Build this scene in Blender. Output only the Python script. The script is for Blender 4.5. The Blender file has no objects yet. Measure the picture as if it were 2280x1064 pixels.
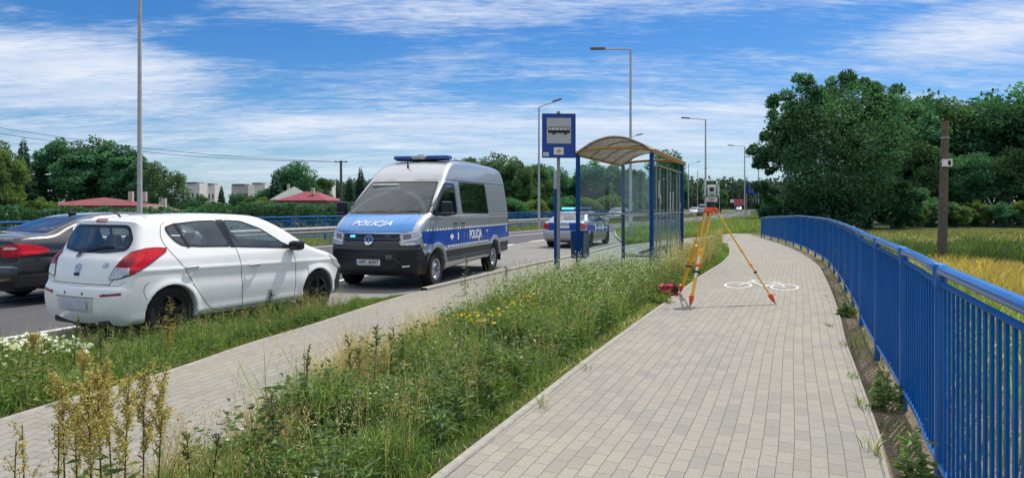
import bpy, bmesh, math, random
import numpy as np
from mathutils import Vector, Matrix
from mathutils.geometry import delaunay_2d_cdt

SC = bpy.context.scene
COL = SC.collection
PI = math.pi
R = math.radians

# ------------------------------------------------------------------ camera
F, HOR, CAMH = 1540.0, 460.0, 1.6            # focal length and horizon row of the 2280 px wide photo
cam = bpy.data.cameras.new('camera')
cam_o = bpy.data.objects.new('camera', cam)
COL.objects.link(cam_o)
cam.sensor_width = 36.0
cam.lens = 36.0 * F / 2280.0
cam.shift_y = -(532.0 - HOR) / 2280.0
cam.clip_start, cam.clip_end = 0.05, 6000.0
cam_o.location = (0, 0, CAMH)
cam_o.rotation_euler = (R(90), 0, 0)
SC.camera = cam_o

# ------------------------------------------------------------------ light
SUN_EL, SUN_AZ = R(61), R(50)                # azimuth from +X towards +Y (ahead and to the right)
sdir = Vector((math.cos(SUN_EL) * math.cos(SUN_AZ), math.cos(SUN_EL) * math.sin(SUN_AZ), math.sin(SUN_EL)))
sun = bpy.data.lights.new('sun', 'SUN')
sun.energy, sun.angle, sun.color = 3.6, R(0.6), (1.0, 0.94, 0.85)
sun_o = bpy.data.objects.new('sun', sun)
COL.objects.link(sun_o)
sun_o.rotation_euler = sdir.to_track_quat('Z', 'Y').to_euler()

SC.view_settings.view_transform = 'Standard'
SC.view_settings.look = 'None'
SC.view_settings.exposure = 0.35
SC.view_settings.gamma = 1.0
SC.cycles.max_bounces = 8
SC.cycles.transparent_max_bounces = 24
SC.cycles.caustics_reflective = False
SC.cycles.caustics_refractive = False


# ------------------------------------------------------------------ node helpers
def nnew(nt, t, **kw):
    n = nt.nodes.new(t)
    for k, v in kw.items():
        if k.startswith('i_'):
            n.inputs[k[2:].replace('_', ' ')].default_value = v
        else:
            setattr(n, k, v)
    return n


def nmath(nt, op, a, b=None, clamp=False):
    n = nt.nodes.new('ShaderNodeMath')
    n.operation, n.use_clamp = op, clamp
    for i, v in enumerate((a, b)):
        if v is None:
            continue
        if isinstance(v, (int, float)):
            n.inputs[i].default_value = v
        else:
            nt.links.new(v, n.inputs[i])
    return n.outputs[0]


def nmaprange(nt, v, a, b, c=0.0, d=1.0, smooth=True):
    n = nt.nodes.new('ShaderNodeMapRange')
    n.interpolation_type = 'SMOOTHSTEP' if smooth else 'LINEAR'
    nt.links.new(v, n.inputs['Value'])
    for k, x in zip(('From Min', 'From Max', 'To Min', 'To Max'), (a, b, c, d)):
        n.inputs[k].default_value = x
    return n.outputs['Result']


def nmix(nt, fac, a, b, blend='MIX'):
    n = nt.nodes.new('ShaderNodeMix')
    n.data_type, n.blend_type = 'RGBA', blend
    for key, v in ((0, fac), (6, a), (7, b)):
        if isinstance(v, (int, float)):
            n.inputs[key].default_value = v
        elif isinstance(v, (tuple, list)):
            n.inputs[key].default_value = (*v[:3], 1)
        else:
            nt.links.new(v, n.inputs[key])
    return n.outputs[2]


def nnoise(nt, vec, scale, detail=4, rough=0.55, dist=0.0, out='Fac'):
    n = nt.nodes.new('ShaderNodeTexNoise')
    n.inputs['Scale'].default_value = scale
    n.inputs['Detail'].default_value = detail
    n.inputs['Roughness'].default_value = rough
    n.inputs['Distortion'].default_value = dist
    nt.links.new(vec, n.inputs['Vector'])
    return n.outputs[0 if out == 'Fac' else 1]


def nmapping(nt, vec, scale=(1, 1, 1), loc=(0, 0, 0), rot=(0, 0, 0)):
    n = nt.nodes.new('ShaderNodeMapping')
    nt.links.new(vec, n.inputs[0])
    n.inputs['Scale'].default_value = scale
    n.inputs['Location'].default_value = loc
    n.inputs['Rotation'].default_value = rot
    return n.outputs[0]


# ------------------------------------------------------------------ sky
def make_world():
    w = bpy.data.worlds.new('World')
    SC.world = w
    w.use_nodes = True
    nt = w.node_tree
    nt.nodes.clear()
    out = nt.nodes.new('ShaderNodeOutputWorld')
    bg = nt.nodes.new('ShaderNodeBackground')
    sky = nt.nodes.new('ShaderNodeTexSky')
    sky.sky_type = 'NISHITA'
    sky.sun_disc = False
    sky.sun_elevation = SUN_EL
    sky.sun_rotation = PI / 2 - SUN_AZ
    sky.altitude = 100
    sky.air_density, sky.dust_density, sky.ozone_density = 1.0, 0.6, 3.0
    tc = nt.nodes.new('ShaderNodeTexCoord')
    sep = nt.nodes.new('ShaderNodeSeparateXYZ')
    nt.links.new(tc.outputs['Generated'], sep.inputs[0])
    x, y, z = sep.outputs
    zz = nmath(nt, 'MAXIMUM', z, 0.0)
    den = nmath(nt, 'ADD', zz, 0.10)
    cx, cy = nmath(nt, 'DIVIDE', x, den), nmath(nt, 'DIVIDE', y, den)
    comb = nt.nodes.new('ShaderNodeCombineXYZ')
    nt.links.new(cx, comb.inputs[0])
    nt.links.new(cy, comb.inputs[1])
    v = comb.outputs[0]
    # wispy cirrus: stretched, distorted noise on the cloud plane
    a1 = nnoise(nt, nmapping(nt, v, (0.34, 0.95, 1), (3.1, 1.7, 0), (0, 0, R(-6))), 1.0, 8, 0.62, 0.7)
    a2 = nnoise(nt, nmapping(nt, v, (1.3, 4.2, 1), (0.4, 5.2, 0), (0, 0, R(-10))), 1.0, 7, 0.66, 0.9)
    a3 = nnoise(nt, nmapping(nt, v, (5.0, 13.0, 1), (2.4, 0.2, 0), (0, 0, R(-14))), 1.0, 5, 0.6, 0.5)
    n = nmath(nt, 'ADD', nmath(nt, 'MULTIPLY', a1, 0.48), nmath(nt, 'MULTIPLY', a2, 0.40))
    a4 = nnoise(nt, nmapping(nt, v, (11.0, 34.0, 1), (1.4, 6.2, 0), (0, 0, R(-8))), 1.0, 4, 0.6, 0.4)
    n = nmath(nt, 'ADD', n, nmath(nt, 'ADD', nmath(nt, 'MULTIPLY', a3, 0.22), nmath(nt, 'MULTIPLY', nmath(nt, 'SUBTRACT', a4, 0.5), 0.20)))
    n = nmath(nt, 'SUBTRACT', n, 0.025)
    # denser low down, an opening of clear sky higher up
    az = nmath(nt, 'ARCTAN2', x, y)
    el = nmath(nt, 'ARCSINE', nmath(nt, 'MINIMUM', z, 1.0))
    low = nmaprange(nt, el, 0.02, 0.20, 0.09, 0.0)
    n = nmath(nt, 'ADD', n, low)
    # bright overhead cloud added out of view to lift the fill light
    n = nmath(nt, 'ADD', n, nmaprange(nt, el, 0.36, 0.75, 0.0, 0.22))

    def blob(a0, e0, ra, re, amt, node):
        da = nmath(nt, 'DIVIDE', nmath(nt, 'SUBTRACT', az, a0), ra)
        de = nmath(nt, 'DIVIDE', nmath(nt, 'SUBTRACT', el, e0), re)
        d2 = nmath(nt, 'ADD', nmath(nt, 'MULTIPLY', da, da), nmath(nt, 'MULTIPLY', de, de))
        return nmath(nt, 'ADD', node, nmath(nt, 'MULTIPLY', nmaprange(nt, d2, 0.0, 1.0, 1.0, 0.0), amt))
    for b in ((-0.60, 0.165, 0.24, 0.06, 0.20), (-0.12, 0.115, 0.45, 0.045, 0.10), (-0.16, 0.285, 0.33, 0.05, 0.12),
              (0.32, 0.10, 0.30, 0.06, 0.10), (0.62, 0.20, 0.20, 0.05, 0.14), (0.33, 0.30, 0.25, 0.03, 0.10),
              (-0.30, 0.215, 0.22, 0.035, -0.16), (-0.62, 0.255, 0.25, 0.03, -0.14), (0.20, 0.235, 0.45, 0.035, -0.12),
              (0.02, 0.165, 0.16, 0.02, -0.08), (0.45, 0.15, 0.12, 0.02, -0.06)):
        n = blob(*b, n)
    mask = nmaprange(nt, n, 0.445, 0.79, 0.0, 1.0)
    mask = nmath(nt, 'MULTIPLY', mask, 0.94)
    hs = nt.nodes.new('ShaderNodeHueSaturation')
    hs.inputs['Saturation'].default_value = 1.36
    hs.inputs['Value'].default_value = 0.92
    nt.links.new(sky.outputs[0], hs.inputs['Color'])
    tint = nmix(nt, 1.0, hs.outputs[0], (0.70, 0.92, 1.14), 'MULTIPLY')
    tone = nnoise(nt, nmapping(nt, v, (0.9, 2.4, 1), (7, 3, 0)), 1.0, 5, 0.6)
    ccol = nmix(nt, nmaprange(nt, tone, 0.35, 0.68), (5.6, 6.6, 8.4), (8.0, 8.5, 9.3))
    ccol = nmix(nt, nmaprange(nt, el, 0.36, 0.8), ccol, (13.5, 13.5, 13.8))  # the added overhead cloud is whitened to brighten the fill
    ccol = nmix(nt, nmaprange(nt, el, 0.0, 0.12, 0.55, 0.0), ccol, (5.6, 6.9, 8.6))
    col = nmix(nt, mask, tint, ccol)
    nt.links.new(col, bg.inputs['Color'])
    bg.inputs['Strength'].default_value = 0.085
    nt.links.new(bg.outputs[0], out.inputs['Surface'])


make_world()


# ------------------------------------------------------------------ materials
MATS = {}


def M(name, col, rough=0.5, metal=0.0, var=0.12, scale=6.0, bump=0.0, bscale=40.0, coat=0.0, spec=0.5, emit=None, estr=0.0, back=None, alpha=None):
    if name in MATS:
        return MATS[name]
    m = bpy.data.materials.new(name)
    m.use_nodes = True
    nt = m.node_tree
    b = nt.nodes['Principled BSDF']
    tc = nt.nodes.new('ShaderNodeTexCoord')
    nz = nnoise(nt, tc.outputs['Object'], scale, 5, 0.6)
    c = nmix(nt, nmaprange(nt, nz, 0.25, 0.75), tuple(x * (1 - var) for x in col), tuple(min(1, x * (1 + var)) for x in col))
    if back is not None:
        g = nt.nodes.new('ShaderNodeNewGeometry')
        c = nmix(nt, g.outputs['Backfacing'], c, back)
    nt.links.new(c, b.inputs['Base Color'])
    b.inputs['Roughness'].default_value = rough
    b.inputs['Metallic'].default_value = metal
    b.inputs['Specular IOR Level'].default_value = spec
    b.inputs['Coat Weight'].default_value = coat
    b.inputs['Coat Roughness'].default_value = 0.04
    if emit:
        b.inputs['Emission Color'].default_value = (*emit, 1)
        b.inputs['Emission Strength'].default_value = estr
    if bump:
        bn = nt.nodes.new('ShaderNodeBump')
        bn.inputs['Strength'].default_value = bump
        bn.inputs['Distance'].default_value = 0.02
        nt.links.new(nnoise(nt, tc.outputs['Object'], bscale, 5, 0.6), bn.inputs['Height'])
        nt.links.new(bn.outputs[0], b.inputs['Normal'])
    m.diffuse_color = (*col, 1)
    MATS[name] = m
    return m


def Mglass(name, tint, gloss_rough=0.02, mix=0.5, refl=1.0, dirt=0.06):
    """thin pane: tinted see-through plus mirror reflection by fresnel, with a trace of dust"""
    if name in MATS:
        return MATS[name]
    m = bpy.data.materials.new(name)
    m.use_nodes = True
    nt = m.node_tree
    nt.nodes.clear()
    out = nt.nodes.new('ShaderNodeOutputMaterial')
    tr = nt.nodes.new('ShaderNodeBsdfTransparent')
    tr.inputs[0].default_value = (*tint, 1)
    gl = nt.nodes.new('ShaderNodeBsdfGlossy')
    gl.inputs['Roughness'].default_value = gloss_rough
    gl.inputs['Color'].default_value = (0.9 * refl, 0.95 * refl, refl, 1)
    fr = nt.nodes.new('ShaderNodeFresnel')
    fr.inputs['IOR'].default_value = 1.5
    g = nt.nodes.new('ShaderNodeNewGeometry')
    fr_f = nmath(nt, 'ADD', nmath(nt, 'MULTIPLY', fr.outputs[0], 1.4), mix * 0.1, True)
    fr_f = nmath(nt, 'MULTIPLY', fr_f, nmath(nt, 'SUBTRACT', 1.0, g.outputs['Backfacing']))
    mx = nt.nodes.new('ShaderNodeMixShader')
    nt.links.new(fr_f, mx.inputs[0])
    nt.links.new(tr.outputs[0], mx.inputs[1])
    nt.links.new(gl.outputs[0], mx.inputs[2])
    df = nt.nodes.new('ShaderNodeBsdfDiffuse')
    df.inputs[0].default_value = (0.22, 0.29, 0.28, 1)
    tc = nt.nodes.new('ShaderNodeTexCoord')
    dz = nmath(nt, 'MULTIPLY', nmaprange(nt, nnoise(nt, tc.outputs['Object'], 3.0, 6, 0.65), 0.3, 0.8), dirt * 2)
    m2 = nt.nodes.new('ShaderNodeMixShader')
    nt.links.new(dz, m2.inputs[0])
    nt.links.new(mx.outputs[0], m2.inputs[1])
    nt.links.new(df.outputs[0], m2.inputs[2])
    nt.links.new(m2.outputs[0], out.inputs['Surface'])
    MATS[name] = m
    return m


def Mleaf(name, col, trans=0.35, var=0.35, rough=0.55, scale=0.6):
    """foliage: per-vertex tone (Col) times base, some light passing through"""
    if name in MATS:
        return MATS[name]
    m = bpy.data.materials.new(name)
    m.use_nodes = True
    nt = m.node_tree
    nt.nodes.clear()
    out = nt.nodes.new('ShaderNodeOutputMaterial')
    at = nt.nodes.new('ShaderNodeAttribute')
    at.attribute_name = 'Col'
    tc = nt.nodes.new('ShaderNodeTexCoord')
    nz = nnoise(nt, tc.outputs['Object'], scale, 3, 0.6)
    base = nmix(nt, nmaprange(nt, nz, 0.3, 0.7), tuple(c * (1 - var) for c in col), tuple(c * (1 + var) for c in col))
    c = nmix(nt, 1.0, base, at.outputs['Color'], 'MULTIPLY')
    pb = nt.nodes.new('ShaderNodeBsdfPrincipled')
    pb.inputs['Roughness'].default_value = rough
    pb.inputs['Specular IOR Level'].default_value = 0.3
    nt.links.new(c, pb.inputs['Base Color'])
    tl = nt.nodes.new('ShaderNodeBsdfTranslucent')
    nt.links.new(nmix(nt, 1.0, c, (1.15, 1.25, 0.55), 'MULTIPLY'), tl.inputs[0])
    mx = nt.nodes.new('ShaderNodeMixShader')
    mx.inputs[0].default_value = trans
    nt.links.new(pb.outputs[0], mx.inputs[1])
    nt.links.new(tl.outputs[0], mx.inputs[2])
    nt.links.new(mx.outputs[0], out.inputs['Surface'])
    MATS[name] = m
    return m


# ------------------------------------------------------------------ object helpers
def tag(o, label=None, cat=None, group=None, kind=None):
    for k, v in (('label', label), ('category', cat), ('group', group), ('kind', kind)):
        if v:
            o[k] = v
    return o


def thing(name, label, cat, loc=(0, 0, 0), rotz=0.0, group=None):
    o = bpy.data.objects.new(name, None)
    o.empty_display_size = 0.2
    COL.objects.link(o)
    o.location, o.rotation_euler = loc, (0, 0, rotz)
    return tag(o, label, cat, group)


def link_mesh(name, me, parent=None):
    o = bpy.data.objects.new(name, me)
    COL.objects.link(o)
    if parent is not None:
        o.parent = parent
    return o


def raw_mesh(name, verts, faces, mats, parent=None, smooth=False, normals=None, midx=None, col=None, uv=None):
    """verts (n,3) array; faces list of tuples or an (m,k) int array"""
    me = bpy.data.meshes.new(name)
    verts = np.asarray(verts, dtype=np.float32)
    if isinstance(faces, np.ndarray):
        k = faces.shape[1]
        loops = faces.astype(np.int32).ravel()
        starts = np.arange(0, len(loops), k, dtype=np.int32)
    else:
        lens = np.array([len(f) for f in faces], dtype=np.int32)
        loops = np.array([i for f in faces for i in f], dtype=np.int32)
        starts = np.concatenate(([0], np.cumsum(lens)[:-1])).astype(np.int32) if len(lens) else np.zeros(0, np.int32)
    me.vertices.add(len(verts))
    me.vertices.foreach_set('co', verts.ravel())
    me.loops.add(len(loops))
    me.loops.foreach_set('vertex_index', loops)
    me.polygons.add(len(starts))
    me.polygons.foreach_set('loop_start', starts)
    me.polygons.foreach_set('use_smooth', np.full(len(starts), bool(smooth)))
    for m in (mats if isinstance(mats, (list, tuple)) else [mats]):
        me.materials.append(m)
    if midx is not None:
        me.polygons.foreach_set('material_index', np.asarray(midx, dtype=np.int32))
    if col is not None:
        a = me.attributes.new('Col', 'FLOAT_COLOR', 'POINT')
        c = np.ones((len(verts), 4), dtype=np.float32)
        c[:, :3] = col
        a.data.foreach_set('color', c.ravel())
    if uv is not None:
        l = me.uv_layers.new(name='UVMap')
        l.data.foreach_set('uv', np.asarray(uv, dtype=np.float32)[loops].ravel())
    me.update(calc_edges=True)
    me.validate()
    if normals is not None:
        me.normals_split_custom_set_from_vertices([tuple(n) for n in normals])
    return link_mesh(name, me, parent)


class MB:
    """collects boxes, tubes, lathes and prisms into one mesh"""

    def __init__(s):
        s.v, s.f = [], []

    def add(s, vs, fs):
        n = len(s.v)
        s.v += [tuple(v) for v in vs]
        s.f += [tuple(i + n for i in f) for f in fs]
        return s

    def box(s, c, d, mat=None, ch=0.0):
        x, y, z = (q / 2 for q in d)
        if ch <= 0:
            vs = [(i * x, j * y, k * z) for i in (-1, 1) for j in (-1, 1) for k in (-1, 1)]
            fs = [(0, 1, 3, 2), (4, 6, 7, 5), (0, 4, 5, 1), (2, 3, 7, 6), (0, 2, 6, 4), (1, 5, 7, 3)]
        else:
            bm = bmesh.new()
            bmesh.ops.create_cube(bm, size=1.0)
            bmesh.ops.scale(bm, vec=d, verts=bm.verts)
            bmesh.ops.bevel(bm, geom=list(bm.edges), offset=ch, segments=2, affect='EDGES', profile=0.5)
            bm.verts.index_update()
            vs = [tuple(v.co) for v in bm.verts]
            fs = [tuple(v.index for v in f.verts) for f in bm.faces]
            bm.free()
        m = mat or Matrix.Identity(3)
        vs = [m @ Vector(v) + Vector(c) for v in vs]
        return s.add(vs, fs)

    def tube(s, pts, r, n=10, caps=True):
        pts = [Vector(p) for p in pts]
        rs = r if isinstance(r, (list, tuple)) else [r] * len(pts)
        vs, fs = [], []
        up0 = None
        for i, p in enumerate(pts):
            t = (pts[min(i + 1, len(pts) - 1)] - pts[max(i - 1, 0)]).normalized()
            if up0 is None:
                up0 = t.orthogonal().normalized()
            a = (up0 - t * up0.dot(t))
            a = a.normalized() if a.length > 1e-6 else t.orthogonal().normalized()
            up0 = a
            b = t.cross(a)
            for k in range(n):
                q = 2 * PI * k / n
                vs.append(p + (a * math.cos(q) + b * math.sin(q)) * rs[i])
        for i in range(len(pts) - 1):
            for k in range(n):
                k2 = (k + 1) % n
                fs.append((i * n + k, i * n + k2, (i + 1) * n + k2, (i + 1) * n + k))
        if caps:
            fs.append(tuple(range(n - 1, -1, -1)))
            fs.append(tuple(range((len(pts) - 1) * n, len(pts) * n)))
        return s.add(vs, fs)

    def lathe(s, prof, n=24, mat=None, c=(0, 0, 0), axis='Z', closed=False):
        """prof: (radius, height) pairs"""
        vs, fs = [], []
        for r, h in prof:
            for k in range(n):
                q = 2 * PI * k / n
                if axis == 'Z':
                    p = Vector((r * math.cos(q), r * math.sin(q), h))
                elif axis == 'Y':
                    p = Vector((r * math.cos(q), h, r * math.sin(q)))
                else:
                    p = Vector((h, r * math.cos(q), r * math.sin(q)))
                p = (mat @ p if mat else p) + Vector(c)
                vs.append(p)
        m = len(prof)
        for i in range(m if closed else m - 1):
            i2 = (i + 1) % m
            for k in range(n):
                k2 = (k + 1) % n
                fs.append((i * n + k, i * n + k2, i2 * n + k2, i2 * n + k))
        return s.add(vs, fs)

    def prism(s, poly, depth, mat=None, c=(0, 0, 0)):
        """poly in local (x, z), extruded +-depth/2 along local y"""
        n = len(poly)
        vs = [Vector((p[0], -depth / 2, p[1])) for p in poly] + [Vector((p[0], depth / 2, p[1])) for p in poly]
        vs = [(mat @ v if mat else v) + Vector(c) for v in vs]
        fs = [tuple(range(n)), tuple(range(2 * n - 1, n - 1, -1))]
        fs += [(i, i + n, (i + 1) % n + n, (i + 1) % n) for i in range(n)]
        return s.add(vs, fs)

    def build(s, name, mat, parent=None, smooth=False, col=None):
        o = raw_mesh(name, s.v, s.f, mat, parent, smooth, col=col)
        bm = bmesh.new()
        bm.from_mesh(o.data)
        bmesh.ops.recalc_face_normals(bm, faces=bm.faces)
        bm.to_mesh(o.data)
        bm.free()
        if smooth:
            try:
                o.data.set_sharp_from_angle(angle=R(40))
            except Exception:
                pass
        return o


def rz(a):
    return Matrix.Rotation(a, 3, 'Z')


def copy_tree(o, parent=None):
    c = o.copy()
    COL.objects.link(c)
    if parent is not None:
        c.parent = parent
    for ch in list(o.children):
        copy_tree(ch, c)
    return c


def at(px, d, z=0.0):
    """world point at photo column px and distance d"""
    return Vector(((px - 1140.0) / F * d, d, z))


def gp(px, py, z=0.0):
    """ground point under a photo pixel"""
    d = (CAMH - z) * F / (py - HOR)
    return Vector(((px - 1140.0) / F * d, d, z))


def zat(py, d):
    return CAMH - (py - HOR) * d / F


def catmull(pts, n=8, closed=False):
    p = np.asarray(pts, dtype=float)
    m = len(p)
    out = []
    for i in range(m if closed else m - 1):
        if closed:
            a, b, c, d = p[(i - 1) % m], p[i], p[(i + 1) % m], p[(i + 2) % m]
        else:
            a, b, c, d = p[max(i - 1, 0)], p[i], p[i + 1], p[min(i + 2, m - 1)]
        for k in range(n):
            t = k / n
            out.append(0.5 * ((2 * b) + (c - a) * t + (2 * a - 5 * b + 4 * c - d) * t * t + (3 * b - a - 3 * c + d) * t ** 3))
    if not closed:
        out.append(p[-1])
    return np.array(out)


def text_mesh(body, size, shear=0.0, spacing=1.0, bold=0.0):
    cu = bpy.data.curves.new('lettering', 'FONT')
    cu.body, cu.size, cu.shear, cu.space_character = body, size, shear, spacing
    cu.align_x, cu.align_y = 'CENTER', 'CENTER'
    cu.offset = bold
    o = bpy.data.objects.new('lettering', cu)
    COL.objects.link(o)
    dg = bpy.context.evaluated_depsgraph_get()
    me = bpy.data.meshes.new_from_object(o.evaluated_get(dg))
    vs = np.array([v.co[:] for v in me.vertices]).reshape(-1, 3)
    fs = [tuple(p.vertices) for p in me.polygons]
    bpy.data.objects.remove(o)
    bpy.data.curves.remove(cu)
    bpy.data.meshes.remove(me)
    return vs, fs
# ================================================================== THE SETTING
def Msurface(name):
    m = bpy.data.materials.new(name)
    m.use_nodes = True
    nt = m.node_tree
    return m, nt, nt.nodes['Principled BSDF']


def paving_material(name, bw, bh, c1, c2, mortar, msize=0.004, warp=0.0, offset=0.5, dirt=0.34):
    m, nt, b = Msurface(name)
    uv = nt.nodes.new('ShaderNodeUVMap')
    v = uv.outputs[0]
    if warp:
        sp = nt.nodes.new('ShaderNodeSeparateXYZ')
        nt.links.new(v, sp.inputs[0])
        wy = nmath(nt, 'MULTIPLY', nmath(nt, 'SINE', nmath(nt, 'MULTIPLY', sp.outputs[0], 2 * PI / bw)), warp)
        cb = nt.nodes.new('ShaderNodeCombineXYZ')
        nt.links.new(sp.outputs[0], cb.inputs[0])
        nt.links.new(nmath(nt, 'ADD', sp.outputs[1], wy), cb.inputs[1])
        v = cb.outputs[0]
    br = nt.nodes.new('ShaderNodeTexBrick')
    br.offset = offset
    br.inputs['Scale'].default_value = 1.0
    br.inputs['Brick Width'].default_value = bw
    br.inputs['Row Height'].default_value = bh
    br.inputs['Mortar Size'].default_value = msize
    br.inputs['Mortar Smooth'].default_value = 0.3
    br.inputs['Bias'].default_value = -0.25
    br.inputs['Color1'].default_value = (*c1, 1)
    br.inputs['Color2'].default_value = (*c2, 1)
    br.inputs['Mortar'].default_value = (*mortar, 1)
    nt.links.new(v, br.inputs['Vector'])
    tc = nt.nodes.new('ShaderNodeTexCoord')
    big = nnoise(nt, tc.outputs['Object'], 0.35, 5, 0.6)
    warm = nmix(nt, nmaprange(nt, big, 0.35, 0.7), (0.93, 0.94, 0.97), (1.05, 1.03, 0.96))
    c = nmix(nt, 1.0, br.outputs['Color'], warm, 'MULTIPLY')
    fine = nnoise(nt, tc.outputs['Object'], 55, 4, 0.7)
    c = nmix(nt, 1.0, c, nmix(nt, nmaprange(nt, fine, 0.25, 0.75), (0.86, 0.86, 0.86), (1.1, 1.1, 1.09)), 'MULTIPLY')
    st = nnoise(nt, tc.outputs['Object'], 2.2, 7, 0.7, 0.6)
    c = nmix(nt, nmath(nt, 'MULTIPLY', nmaprange(nt, st, 0.56, 0.78), dirt), c, (0.16, 0.14, 0.11))
    nt.links.new(c, b.inputs['Base Color'])
    b.inputs['Roughness'].default_value = 0.9
    b.inputs['Specular IOR Level'].default_value = 0.2
    bn = nt.nodes.new('ShaderNodeBump')
    bn.inputs['Strength'].default_value = 0.5
    bn.inputs['Distance'].default_value = 0.004
    nt.links.new(nmath(nt, 'SUBTRACT', nmath(nt, 'MULTIPLY', fine, 0.25), br.outputs['Fac']), bn.inputs['Height'])
    nt.links.new(bn.outputs[0], b.inputs['Normal'])
    return m


MAT_PATH = paving_material('path_blocks', 0.2, 0.1, (0.268, 0.256, 0.226), (0.215, 0.208, 0.194), (0.12, 0.112, 0.095), 0.003)
MAT_WALK = paving_material('sidewalk_blocks', 0.2, 0.1, (0.250, 0.240, 0.212), (0.215, 0.207, 0.187), (0.135, 0.125, 0.108), 0.004, warp=0.008)
MAT_BAY = paving_material('bay_blocks', 0.2, 0.1, (0.215, 0.212, 0.20), (0.165, 0.165, 0.162), (0.10, 0.098, 0.09), 0.004, dirt=0.4)


def asphalt_material():
    m, nt, b = Msurface('asphalt')
    tc = nt.nodes.new('ShaderNodeTexCoord')
    v = tc.outputs['Object']
    f = nnoise(nt, v, 90, 4, 0.75)
    g = nnoise(nt, nmapping(nt, v, (1.6, 0.12, 1), rot=(0, 0, R(22))), 1.0, 5, 0.6)
    c = nmix(nt, nmaprange(nt, f, 0.25, 0.8), (0.045, 0.045, 0.052), (0.098, 0.098, 0.108))
    c = nmix(nt, nmaprange(nt, g, 0.3, 0.75, 0.0, 0.5), c, (0.095, 0.094, 0.10))
    nt.links.new(c, b.inputs['Base Color'])
    b.inputs['Roughness'].default_value = 0.85
    b.inputs['Specular IOR Level'].default_value = 0.25
    bn = nt.nodes.new('ShaderNodeBump')
    bn.inputs['Strength'].default_value = 0.4
    bn.inputs['Distance'].default_value = 0.005
    nt.links.new(f, bn.inputs['Height'])
    nt.links.new(bn.outputs[0], b.inputs['Normal'])
    return m


def ground_material():
    m, nt, b = Msurface('ground_soil')
    tc = nt.nodes.new('ShaderNodeTexCoord')
    v = tc.outputs['Object']
    at_ = nt.nodes.new('ShaderNodeAttribute')
    at_.attribute_name = 'Col'
    f = nnoise(nt, v, 28, 6, 0.75)
    g = nnoise(nt, v, 1.1, 6, 0.65)
    k = nmix(nt, nmaprange(nt, f, 0.25, 0.75), (0.62, 0.62, 0.6), (1.4, 1.38, 1.3))
    k2 = nmix(nt, nmaprange(nt, g, 0.3, 0.7), (0.8, 0.85, 0.8), (1.2, 1.15, 1.1))
    c = nmix(nt, 1.0, nmix(nt, 1.0, at_.outputs['Color'], k, 'MULTIPLY'), k2, 'MULTIPLY')
    nt.links.new(c, b.inputs['Base Color'])
    b.inputs['Roughness'].default_value = 0.95
    b.inputs['Specular IOR Level'].default_value = 0.1
    bn = nt.nodes.new('ShaderNodeBump')
    bn.inputs['Strength'].default_value = 0.9
    bn.inputs['Distance'].default_value = 0.03
    nt.links.new(f, bn.inputs['Height'])
    nt.links.new(bn.outputs[0], b.inputs['Normal'])
    return m


MAT_ASPHALT, MAT_GROUND = asphalt_material(), ground_material()
MAT_KERB = M('kerb_concrete', (0.27, 0.26, 0.232), 0.9, var=0.14, scale=14, bump=0.3, bscale=90)
MAT_LINE = M('road_paint', (0.60, 0.60, 0.58), 0.75, var=0.12, scale=18)


def curve(pts, n=8):
    c = catmull(pts, n)
    return lambda y: np.interp(y, c[:, 1], c[:, 0])


# edges as (x, y): measured on the photograph's ground
PATH_L = [(-2.9, -2.5), (-1.98, 0), (-1.19, 2), (-.385, 4.12), (.22, 5.66), (.72, 6.94), (1.45, 8.74), (2.80, 12.0), (4.52, 16.2), (6.15, 20.0), (7.80, 24.6), (9.62, 31.2), (11.5, 38.6)]
PATH_R = [(-.45, -2.5), (.53, 0), (1.34, 2), (2.20, 4.08), (2.60, 4.97), (3.32, 6.71), (4.12, 8.65), (5.10, 10.9), (7.12, 15.8), (8.88, 20.4), (10.9, 27.1), (12.35, 33.5), (13.3, 38.6)]
WALK_L = [(-4.6, -2.0), (-4.3, 2.0), (-3.76, 5.08), (-3.38, 6.19), (-3.2, 6.9), (-2.98, 8.0), (-2.62, 9.3), (-2.0, 11.85), (-1.5, 13.25), (-.13, 16.8), (.74, 18.95), (2.7, 23.5), (4.58, 28.6)]
WALK_R = [(-3.0, -2.0), (-2.4, 2.0), (-1.93, 4.25), (-1.72, 5.55), (-1.45, 6.9), (-.95, 8.95), (-.3, 11.2), (.55, 13.2), (1.9, 14.6), (3.35, 15.4), (4.2, 17.6), (5.25, 20.4), (6.1, 22.6), (8.6, 28.6)]
pl, pr, wl, wr = curve(PATH_L), curve(PATH_R), curve(WALK_L), curve(WALK_R)
ROAD_R = [(-14, -12), (-9.8, 0), (-6.2, 8.4), (-5, 11.5), (-3.3, 16.6), (-.4, 28.0), (1.6, 33.5), (6.3, 43.2), (14.6, 61), (27, 88), (44, 126), (62, 172), (78, 222), (92, 290), (100, 380)]
ROAD_L = [(-30, -18), (-24, -4), (-19.5, 5), (-14.6, 15), (-11.0, 22), (-7.2, 29.6), (-.4, 43.4), (8.4, 62), (21, 89), (38, 128), (56, 175), (71, 226), (84, 294), (91, 380)]
road_r, road_l = curve(ROAD_R), curve(ROAD_L)


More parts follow.
